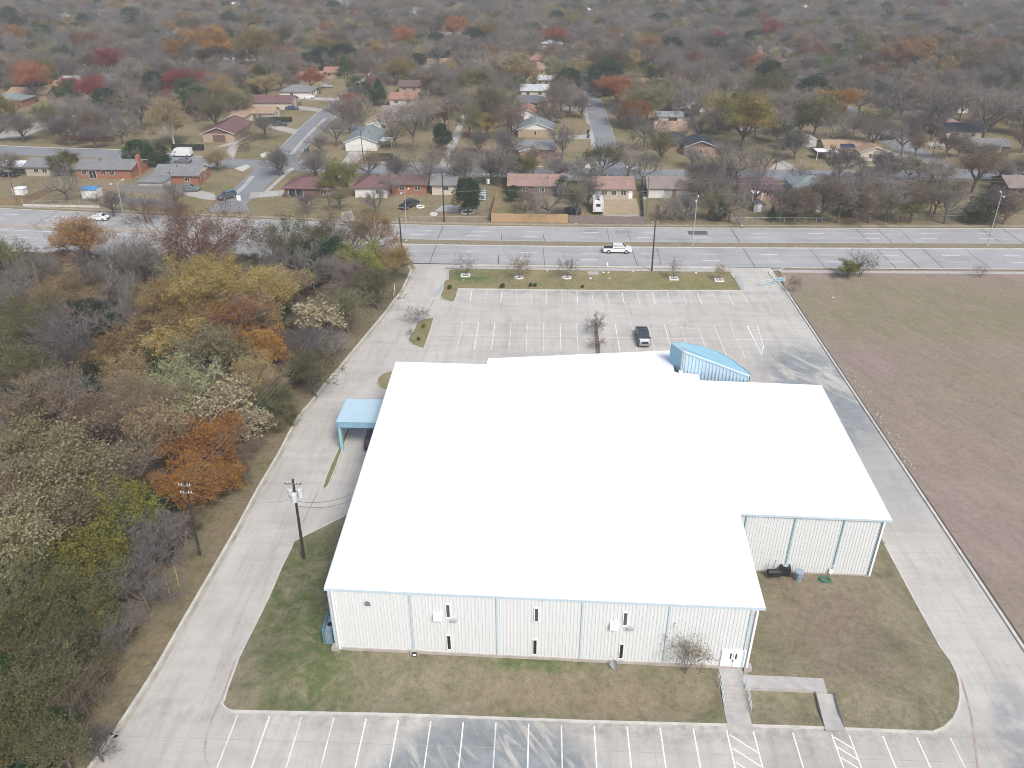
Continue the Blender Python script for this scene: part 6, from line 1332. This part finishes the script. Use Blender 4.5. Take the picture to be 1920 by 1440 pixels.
# --- lawn and lot
for i, (cx, by, tp, w) in enumerate(((870, 517, 470, 44), (970, 521, 470, 46), (1060, 521, 468, 44), (1260, 523, 474, 40), (1345, 526, 492, 28))):
    g = G(cx+3, by, .12); W = 1.15*w/ppm(g); H = max(1.6, GY(cx, tp, g.y).z-.1)
    lb = ['bare grey', 'bare tawny', 'bare purplish', 'sparse pale', 'small yellow-tinged'][i]+' ornamental tree in a white stone ring on the north lawn'
    put_tree(g, W, H, 'myrtle' if i in (1, 4) else 'bush', 'gold' if i in (1, 4) else 'grey', ('grey', 'tan', 'purple', 'pale', 'tan')[i], label=lb, name='ornamental_tree')
    r_ = empty('stone_planter_ring', (g.x, g.y, .12), 0, 'white stone border round the '+lb.split(' in a')[0], 'planter'); n = 14; a_ = .95 if i != 0 else 1.0
    me = MB().box(-.2, .2, -.11, .11, 0, .2).mesh('stone', [m_white])
    for k in range(n):
        an = 2*math.pi*k/n; sq = 1/max(abs(math.cos(an)), abs(math.sin(an))) if i in (0, 3, 4) else 1
        put('stone', me, r_, (a_*sq*.8*math.cos(an), a_*sq*.62*math.sin(an), 0), (round(an/(math.pi/2))*math.pi/2+math.pi/2) if i in (0, 3, 4) else an+math.pi/2)
T(1487, 524, 26, 'myrtle', 'gold', 1.3, base=(548,), zg=.1, label='small golden tree beside the east gate', name='ornamental_tree')
T(1298, 1213, 98, 'myrtle', 'ashtan', 1.2, twig='tan', base=(1285, 1262), zg=.85, label='bare twiggy shrub against the white front wall of the hall', name='bare_shrub')
T(1117, 600, 46, 'myrtle', 'brown', .9, base=(1117, 628), zg=.14, label='bare brown shrub in the mulched divider of the lot', name='bare_shrub')
T(1118, 640, 34, 'myrtle', 'brown', .6, base=(1119, 652), zg=.14, label='low bare shrub farther down the mulched divider', name='bare_shrub')
T(787, 590, 48, 'myrtle', 'pink', .7, base=(784, 606), zg=.14, label='reddish bare shrub on the west traffic island', name='bare_shrub')
T(770, 620, 20, 'bush', 'brown', .7, base=(770, 628), zg=.14, label='little reddish bare shrub at the side of the west traffic island', name='bare_shrub')
T(1612, 492, 78, 'bush', 'grey', .72, base=(1612, 519), zg=.1, label='large bare grey thicket at the roadside of the field', name='bare_shrub')
T(1590, 502, 50, 'leaf', 'lime', .6, base=(1590, 520), zg=.1, label='olive green bush in the roadside thicket', name='green_shrub')
T(1838, 503, 34, 'bush', 'purple', .8, base=(1838, 519), zg=.1, label='small bare purplish bush at the far roadside of the field', name='bare_shrub')
T(1657, 1062, 22, 'bush', 'brown', .9, base=(1662, 1083), zg=.8, label='tiny bare sapling by the wing corner of the hall', name='bare_shrub')
for cx, cy, w, nm in ((843, 537, 10, 'round dark green shrub at the west end of the north lawn'), (830+112, 534, 11, 'dull green low shrub on the north lawn'), (995, 533, 9, 'first of a dark green shrub pair on the north lawn'), (1003, 533, 8, 'second of a dark green shrub pair on the north lawn'), (1092, 536, 7, 'single dark green shrub on the lot edge of the north lawn'), (794, 610, 9, 'yellow-green shrub on the west traffic island'), (785, 634, 8, 'olive shrub at the foot of the west traffic island')):
    T(cx, cy, w, 'oak', 'green' if 'dark' in nm else 'lime' if 'yellow' in nm else 'olive', .95, zg=.13, label=nm, name='green_shrub')
# --- neighbourhood, the ones that stand out
T(209,112,64,'leaf','crimson',.95,base=(212,152),label='crimson maple towering over the plum roofed house'); T(335,152,76,'leaf','crimson',.8,label='broad deep crimson maple behind the sycamore'); T(187,163,54,'leaf','red',1.0,base=(180,200),label='red maple with pale trunk beside the cul-de-sac'); T(58,145,66,'leaf','redorange',1.1,label='orange-red tree over the tan roofed brick house'); T(130,158,32,'leaf','red',1.2,label='small red tree next to the bright green shrub')
T(82,130,50,'leaf','mixed',.9); T(112,165,34,'oak','bright',.8,label='bright green rounded tree between red maples'); T(398,80,92,'leaf','orange',.85,label='tall orange-topped tree in the row of far oaks'); T(482,82,84,'leaf','mixed',.85,label='big olive and gold oak beside the orange-topped tree')
T(430,68,36,'oak','dark',1.0); T(496,158,60,'leaf','goldtan',.8); T(475,140,50,'leaf','gold',.9); T(322,215,82,'upright','gold',1.15,base=(327,274),twig='pale',bark='pale',label='white-barked sycamore with gold leaves on the open lawn'); T(398,200,84,'sparse','olive',.95); T(420,165,70,'sparse','gold',1.0); T(375,190,60,'sparse','brown',.9); T(260,140,60,'leaf','tanolive',.7); T(445,190,60,'sparse','olive',.9)
T(256,280,62,'oak','green',.9,label='dark green cedar beside the white van'); T(296,286,54,'oak','green',.75,label='second lower green cedar next to the white van'); T(405,285,44,'upright','goldtan',.95,base=(410,319),twig='tan',label='pruned pale tree at the street corner lawn')
T(637,330,72,'willow','lime',1.0,base=(637,368),label='yellow-green willow-like tree between maroon roofs'); T(602,258,52,'bare','grey',1.0,base=(602,291)); T(466,250,48,'bare','brown',1.0,base=(468,282)); T(655,180,60,'bare','grey',.9,base=(665,213)); T(709,168,42,'cone','green',1.15,label='dark conical evergreen at the street side east of the drive'); T(697,160,42,'leaf','crimson',.8); T(644,122,36,'cone','green',1.1,label='green conifer beside the far street')
T(720,130,60,'leaf','goldtan',.7); T(685,98,56,'leaf','rust',.7); T(705,90,30,'leaf','orange',1.1); T(758,68,44,'leaf','redorange',1.1,label='orange-red tree in front of the far pink roofs'); T(780,72,40,'oak','green',.9); T(822,85,70,'bare','grey',1.0); T(856,48,46,'leaf','rust',.8); T(770,240,92,'bare','grey',1.15,base=(776,285)); T(740,240,60,'bare','brown',1.0); T(785,312,92,'bare','grey',.95,base=(790,352)); T(830,248,42,'oak','dark',1.3,label='dark evergreen beside the alley'); T(830,158,34,'leaf','red',.9); T(880,215,70,'sparse','olive',1.0); T(912,232,52,'leaf','gold',.9); T(862,175,60,'sparse','olive',.9)
T(880,352,62,'oak','dark',1.25,base=(878,402),label='dark glossy magnolia in a white ring in the back yard'); T(950,262,62,'bare','purple',1.0); T(855,290,80,'bare','brown',.8); T(920,290,70,'bare','purple',.8); T(1003,288,60,'sparse','brown',.95,base=(1000,326)); T(1052,245,60,'bare','grey',1.3,base=(1054,300)); T(1030,200,60,'sparse','tan',.9); T(1178,288,92,'bare','grey',.85,base=(1177,330)); T(1190,210,56,'leaf','orange',1.0,base=(1190,243),label='golden orange tree beside the east street'); T(1215,188,92,'leaf','tanolive',.8,label='broad tan-olive tree behind the golden orange one')
T(1128,138,80,'oak','dark',.85,base=(1132,180),label='big dark evergreen oak shading the east street'); T(1150,118,96,'leaf','olive',.85); T(1390,222,142,'leaf','mixed',.75,base=(1390,282),label='huge green and orange oak beside the dark slate roof'); T(1478,252,46,'oak','green',1.0); T(1385,285,110,'bare','grey',.8); T(1440,282,90,'bare','grey',.85); T(1240,265,70,'sparse','olive',.9); T(1300,285,50,'bare','grey',1.0); T(1160,205,56,'bare','purple',.8)
T(1690,232,92,'bare','grey',1.0,base=(1690,292)); T(1640,235,80,'bare','grey',1.0,base=(1630,292)); T(1570,228,80,'bare','grey',1.0); T(1825,312,136,'sparse','brown',.75,base=(1822,362),label='wide brown bare-limbed tree over the east end yards'); T(1580,186,66,'leaf','orange',.8,label='rounded orange tree by the east side street'); T(1708,100,104,'leaf','rust',.75,label='large rust-brown oak rising above the eastern trees'); T(1755,98,46,'leaf','olive',.9); T(1220,85,52,'leaf','rust',.9); T(1040,68,62,'leaf','redorange',.75,label='orange-crowned tree beyond the pinkish roof'); T(1545,118,46,'oak','bright',.9,label='lime green tree in the eastern bare woods'); T(1742,225,50,'bare','brown',.9,base=(1742,248)); T(1720,270,36,'bare','brown',1.0,base=(1716,290))
T(1700,170,120,'bare','grey',.7); T(1770,180,110,'bare','grey',.8); T(1860,200,140,'bare','grey',.8); T(1620,170,90,'bare','purple',.8); T(1500,190,90,'bare','grey',.9); T(1330,130,80,'bare','grey',.9); T(1280,120,80,'bare','grey',1.0); T(1440,130,84,'sparse','tan',.7)
T(1342,382,64,'sparse','olive',1.0); T(1350,390,44,'oak','green',1.0); T(1555,385,112,'sparse','brown',.8,base=(1545,422)); T(1655,385,100,'sparse','brown',.8); T(1712,384,44,'leaf','lime',1.3); T(1838,388,62,'oak','green',.85); T(1453,402,22,'cone','dark',1.5,label='small dark conifer by the chain-link fence'); T(1690,395,50,'sparse','tanolive',1.2); T(1605,378,60,'oak','green',.8); T(1760,370,70,'sparse','olive',.9); T(1880,400,70,'sparse','tan',.7); T(1500,372,70,'bare','grey',.9); T(1290,385,66,'bare','grey',.9); T(1240,400,30,'bare','brown',1.0); T(1310,345,70,'sparse','brown',.8)
T(1025,368,110,'bare','grey',.8,base=(1030,412)); T(1070,360,70,'sparse','tanolive',.95,base=(1080,408)); T(962,358,34,'oak','green',1.0); T(1060,345,54,'oak','dark',.7); T(1105,350,70,'bare','grey',.9); T(985,370,50,'sparse','tanolive',.9); T(115,345,92,'bare','grey',.9,base=(128,377)); T(118,298,62,'leaf','olive',.8); T(205,372,76,'bare','purple',.75); T(268,385,80,'bare','purple',.7); T(330,392,60,'bare','brown',.8); T(575,375,56,'bare','purple',.8); T(635,368,50,'sparse','tanolive',.9); T(730,345,40,'bare','grey',1.0); T(690,390,60,'bare','grey',1.0)
T(110,232,95,'bare','brown',.8,base=(118,265)); T(165,225,70,'sparse','brown',.9); T(220,225,90,'bare','purple',.8); T(260,200,90,'bare','purple',.8); T(300,190,60,'bare','brown',.9); T(150,185,60,'bare','grey',.7); T(15,300,60,'bare','grey',.9); T(195,208,60,'bare','purple',.7)
for q in ((1385,388,92,'bare','grey'),(1470,372,84,'bare','purple'),(1520,392,84,'sparse','brown'),(1600,396,92,'sparse','ashdark'),(1680,372,92,'bare','grey'),(1742,392,84,'sparse','brown'),(1792,380,92,'bare','grey'),(1862,372,84,'sparse','ashdark'),(1905,385,80,'bare','brown'),(1268,378,76,'bare','grey'),(1420,345,80,'bare','purple'),(1580,350,90,'bare','grey'),(1660,345,90,'bare','purple'),(1745,340,80,'sparse','ashen'),(1340,350,80,'bare','grey')):
    T(*q, tr_.uniform(.8, .95))
# --- the rest of the nearer yards: fill by spacing, away from roofs, streets and lawns left open in the photograph
OPEN = [pxpoly(q) for q in ([(-40,288),(270,300),(270,396),(-40,396)], [(395,262),(470,240),(560,300),(395,300)], [(500,240),(620,150),(700,150),(600,300),(520,300)], [(700,262),(840,262),(825,312),(690,312)], [(1030,240),(1200,200),(1200,330),(1000,330)], [(1200,285),(1345,285),(1345,320),(1200,320)], [(1490,270),(1760,270),(1760,322),(1490,322)], [(0,225),(120,225),(0,275)], [(380,330),(640,350),(640,420),(380,420)], [(740,360),(960,360),(960,425),(740,425)], [(1110,355),(1210,355),(1210,425),(1110,425)], [(270,290),(480,290),(480,390),(300,390)], [(230,235),(420,235),(380,300),(320,290)], [(920,395),(1210,395),(1210,425),(920,425)])]
OPEN = [[Vector(p) for p in q] for q in OPEN]
for (hx, hy, hl) in HOUSES:      # the fronts that show in the photograph stay clear
    if hy < 430 and not (hy < 216 and hx > 40): OPEN.append([Vector((hx-6.5, hy-20)), Vector((hx+5.5, hy-20)), Vector((hx+6.5, hy)), Vector((hx-6.5, hy))])
for (hx, hy) in FARH: OPEN.append([Vector((hx-5, hy-17)), Vector((hx+5, hy-17)), Vector((hx+6, hy)), Vector((hx-6, hy))])
for (tx, ty, tw) in STANDOUT:
    OPEN.append([Vector((tx-tw*.8, ty-26)), Vector((tx+tw*.8, ty-26)), Vector((tx+tw*.9, ty+1)), Vector((tx-tw*.9, ty+1))])
OB = [(min(v.x for v in P), max(v.x for v in P), min(v.y for v in P), max(v.y for v in P), P) for P in KEEP+OPEN]
def blocked(x, y, r):
    q = (x, y)
    for a, b, c, d, P in OB:
        if a <= x <= b and c <= y <= d and inside(q, P): return True
    return False
    for P in KEEP:
        if inside(q, P): return True
    for P in OPEN:
        if inside(q, P): return True
    return False
fr = random.Random(21); grid = {}
def near_tree(x, y, r):
    i, j = int(x//12), int(y//12)
    for a in range(i-1, i+2):
        for b in range(j-1, j+2):
            for (tx, ty, tr) in grid.get((a, b), ()):
                if (tx-x)**2+(ty-y)**2 < ((.62 if y < 430 else .74)*(tr+r))**2: return True
    return False
def add_grid(x, y, r): grid.setdefault((int(x//12), int(y//12)), []).append((x, y, r))
for t in TREES: add_grid(*t)
CAND = []
def try_fill(x, y, n):
    r = fr.uniform(4.0, 7.2) if y > 240 else fr.uniform(3.1, 5.2)
    if blocked(x, y, r) or near_tree(x, y, r): return
    px, py = project((x, y, 5)); 
    if px < -520 or px > 2440: return
    add_grid(x, y, r); CAND.append((x, y, r))
for i in range(4900):
    y = fr.uniform(180, 400); x = fr.uniform(-.92*y-30, .88*y+30)
    if y < 320 and i % 5 < 2 : continue
    if 172 < y < 184 and fr.random() < .6: continue
    try_fill(x, y, i)
for i in range(48000):
    u = fr.random(); y = 400+(1250-400)*u**1.35; x = fr.uniform(-.92*y, .88*y); try_fill(x, y, i)
for i in range(900):
    x = fr.uniform(-128, -36); y = fr.uniform(36, 146)
    px, py = project((x, y, 0))
    kx = -26-9*max(0, min(1, (110-y)/60))
    if x < kx-6 and not (py < 520 and px < 60): 
        r = fr.uniform(3.2, 5.0)
        if not near_tree(x, y, r) : add_grid(x, y, r); CAND.append((x, y, r))
NIND = max(0, 300-len(TREES)); wood_c = [c for c in CAND if c[1] < 149]; town = sorted([c for c in CAND if c[1] >= 149], key=lambda c: c[1]+(0 if -60 < project((c[0], c[1], 5))[0] < 1980 else 1000))
near = wood_c[:40]+town[:max(0, NIND-min(40, len(wood_c)))]; far = town[max(0, NIND-min(40, len(wood_c))):]
PAL = [('bare', 'grey', 28), ('bare', 'purple', 22), ('bare', 'brown', 6), ('sparse', 'ashen', 34), ('sparse', 'ashdark', 22), ('sparse', 'ashtan', 15), ('sparse', 'brown', 8), ('sparse', 'tan', 8), ('sparse', 'olive', 5), ('sparse', 'tanolive', 4), ('leaf', 'olive', 4), ('leaf', 'goldtan', 5), ('oak', 'dark', 13), ('oak', 'green', 8), ('leaf', 'rust', 3.5), ('leaf', 'crimson', 1.6), ('leaf', 'orange', 2), ('leaf', 'mixed', 3), ('bare', 'tan', 9), ('leaf', 'gold', 2), ('leaf', 'redorange', 1.5), ('leaf', 'palegreen', 2)]
def pick(): return fr.choices(PAL, [p[2] for p in PAL])[0]
for (x, y, r) in near:
    k, c, _ = pick()
    while y < 300 and c in ('crimson', 'redorange', 'orange', 'rust', 'gold', 'mixed', 'palegreen', 'ashtan', 'dark', 'green', 'goldtan'): k, c, _ = pick()
    if y < 149: k, c = fr.choice([('sparse', 'brown'), ('bare', 'grey'), ('sparse', 'olive'), ('bare', 'purple'), ('sparse', 'tanolive')])
    put_tree(Vector((x, y, ZV if y < 149 else -.03)), 2.3*r, r*fr.uniform(1.75, 2.3), k, c, c if c in TWIG else 'grey')
# --- everything farther: one mass of treetops
def instancer(name, pts, protos, label, cat):
    cl_ = bpy.data.collections.new(name+'_kinds'); 
    for i, (me) in enumerate(protos): cl_.objects.link(bpy.data.objects.new('kind_%03d' % i, me))
    me = bpy.data.meshes.new(name); me.from_pydata([(p[0], p[1], p[2]) for p in pts], [], [])
    for nm, ty, idx in (('var', 'INT', 3), ('rot', 'FLOAT', 5)):
        a = me.attributes.new(nm, ty, 'POINT'); a.data.foreach_set('value', [p[idx] for p in pts])
    a = me.attributes.new('scl', 'FLOAT_VECTOR', 'POINT'); a.data.foreach_set('vector', [v for p in pts for v in (p[4], p[4], p[6])])
    o = put(name, me); tag(o, label, cat, kind='stuff')
    ng = bpy.data.node_groups.new(name+'_nodes', 'GeometryNodeTree'); ng.interface.new_socket('Geometry', in_out='INPUT', socket_type='NodeSocketGeometry'); ng.interface.new_socket('Geometry', in_out='OUTPUT', socket_type='NodeSocketGeometry')
    N = ng.nodes; gi = N.new('NodeGroupInput'); go = N.new('NodeGroupOutput'); ci = N.new('GeometryNodeCollectionInfo'); ci.inputs['Collection'].default_value = cl_; ci.inputs['Separate Children'].default_value = True; ci.inputs['Reset Children'].default_value = True
    ip = N.new('GeometryNodeInstanceOnPoints'); ip.inputs['Pick Instance'].default_value = True
    def attr(nm, ty):
        x = N.new('GeometryNodeInputNamedAttribute'); x.data_type = ty; x.inputs['Name'].default_value = nm; return x.outputs['Attribute']
    cx = N.new('ShaderNodeCombineXYZ'); lk = ng.links.new
    lk(attr('rot', 'FLOAT'), cx.inputs['Z']); lk(cx.outputs[0], ip.inputs['Rotation']); lk(attr('var', 'INT'), ip.inputs['Instance Index']); lk(attr('scl', 'FLOAT_VECTOR'), ip.inputs['Scale'])
    lk(gi.outputs[0], ip.inputs['Points']); lk(ci.outputs[0], ip.inputs['Instance']); lk(ip.outputs[0], go.inputs[0])
    md = o.modifiers.new('scatter', 'NODES'); md.node_group = ng; return o
def merged(kind, var, twig, leaf, bark='grey'):
    """trunk and crown of a kind as one mesh with fixed materials"""
    tk, cr = PROTO[kind][var % len(PROTO[kind])]; bm = bmesh.new(); bm.from_mesh(cr); n0 = len(bm.faces); bm.from_mesh(tk)
    bm.faces.ensure_lookup_table()
    for f in bm.faces[n0:]: f.material_index = 2
    me = bpy.data.meshes.new('treetop'); bm.to_mesh(me); bm.free();
    for m in (TWIG[twig], LEAF[leaf], BARK[bark]): me.materials.append(m)
    return me
FK = []; FW = []
for i, (k, c, w) in enumerate(PAL):
    FK.append(merged(k, i, c if c in TWIG else 'grey', c if c in LEAF else 'brown')); FW.append(w)
CALM = [w if (k == 'bare' or c in ('ashen', 'ashdark', 'brown', 'olive', 'tanolive')) else 0 for (k, c, w) in PAL]
pts = [(x, y, -.03, fr.choices(range(len(FK)), FW if y > 270 else CALM)[0], r*.23, fr.uniform(0, 6.28), r*fr.uniform(.16, .22)) for (x, y, r) in far]
instancer('distant_treetops', pts, FK, 'mass of bare and autumn treetops covering the far suburb', 'woodland')
# undergrowth in the wood
ur = random.Random(31); up = []
UK = [merged('scrub', 0, 'brown', 'brown'), merged('oak', 0, 'brown', 'olive'), merged('scrub', 1, 'grey', 'brown'), merged('oak', 1, 'brown', 'dark'), merged('sparse', 1, 'olive', 'tan'), merged('oak', 2, 'brown', 'brown')]
for i in range(4200):
    x = ur.uniform(-130, -33); y = ur.uniform(34, 148); kx = -27.5-9*max(0, min(1, (112-y)/62))
    if x > kx-2.5-abs(ur.gauss(0, 1.5)): continue
    px, py = project((x, y, 0))
    if py < 515 and px < 40: continue
    s = ur.uniform(.16, .42); up.append((x, y, .1, ur.choices(range(6), (6, 1.5, 6, 1, 6, 1))[0], s, ur.uniform(0, 6.28), s*ur.uniform(.7, 1.0)))
instancer('undergrowth', up, UK, 'tangled brown and olive undergrowth on the floor of the wood', 'undergrowth')
print('TREES', len(TREES), 'near', len(near), 'far', len(far), 'under', len(up))
def leafbox(name, px0, py0, px1, d, h, label, colr='green'):
    a = G(px0, py0); b = G(px1, py0); w = b.x-a.x; rs = np.random.RandomState(int(px0)); n = int(900*max(1, w*d*h/12)); C = rs.uniform(0, 1, (n, 3)); k = rs.randint(0, 5, n)
    C[k == 0, 2] = 1; C[k == 1, 1] = 0; C[k == 2, 0] = 1; C[k == 3, 0] = 0; C[k == 4, 1] = 1
    C = (C-V([.5, .5, 0]))*V([w, d, h])+rs.normal(0, .07, (n, 3)); e = empty(name, ((a.x+b.x)/2, a.y+d/2, -.03), 0, label, 'hedge')
    put('foliage', np_mesh('foliage', rand_leaves(rs, C, .3), 4, [LEAF[colr]]), e); MB().box(-w/2+.15, w/2-.15, -d/2+.15, d/2-.15, 0, h-.12).build('stems', BARK['dark'], e)
leafbox('hedge', 500, 229, 545, 2.0, 1.4, 'long clipped hedge in front of the cream tan-roofed house')
leafbox('hedge', 696, 301, 735, 2.0, 1.6, 'clipped green hedge by the white garage-fronted house')
leafbox('hedge', 322, 282, 380, 1.4, 1.6, 'dark low hedge behind the white cargo van', 'dark')
leafbox('hedge', 1752, 248, 1785, 1.5, 1.2, 'dark hedge by the blue-black roofed house', 'dark')
leafbox('hedge', 545, 199, 562, 2.0, 1.3, 'rounded hedge beside the tan porch pillars')
# ------------------------------------------------------------------ haze
def build_haze():
    b = bpy.data.materials.new('haze_air'); b.use_nodes = True; t = b.node_tree
    t.nodes.remove(t.nodes['Principled BSDF']); v = t.nodes.new('ShaderNodeVolumePrincipled')
    v.inputs['Color'].default_value = (0.98, 0.975, 0.97, 1); v.inputs['Density'].default_value = HAZE_D; v.inputs['Anisotropy'].default_value = 0.2
    t.links.new(v.outputs[0], t.nodes['Material Output'].inputs['Volume'])
    o = MB().box(-2050, 2050, -650, 2450, -1.5, 60.5).build('haze', b); o['kind'] = 'stuff'
    o['label'] = 'thin pale autumn haze over the whole town'; o['category'] = 'haze'
HAZE_D = 0.00036
build_haze()
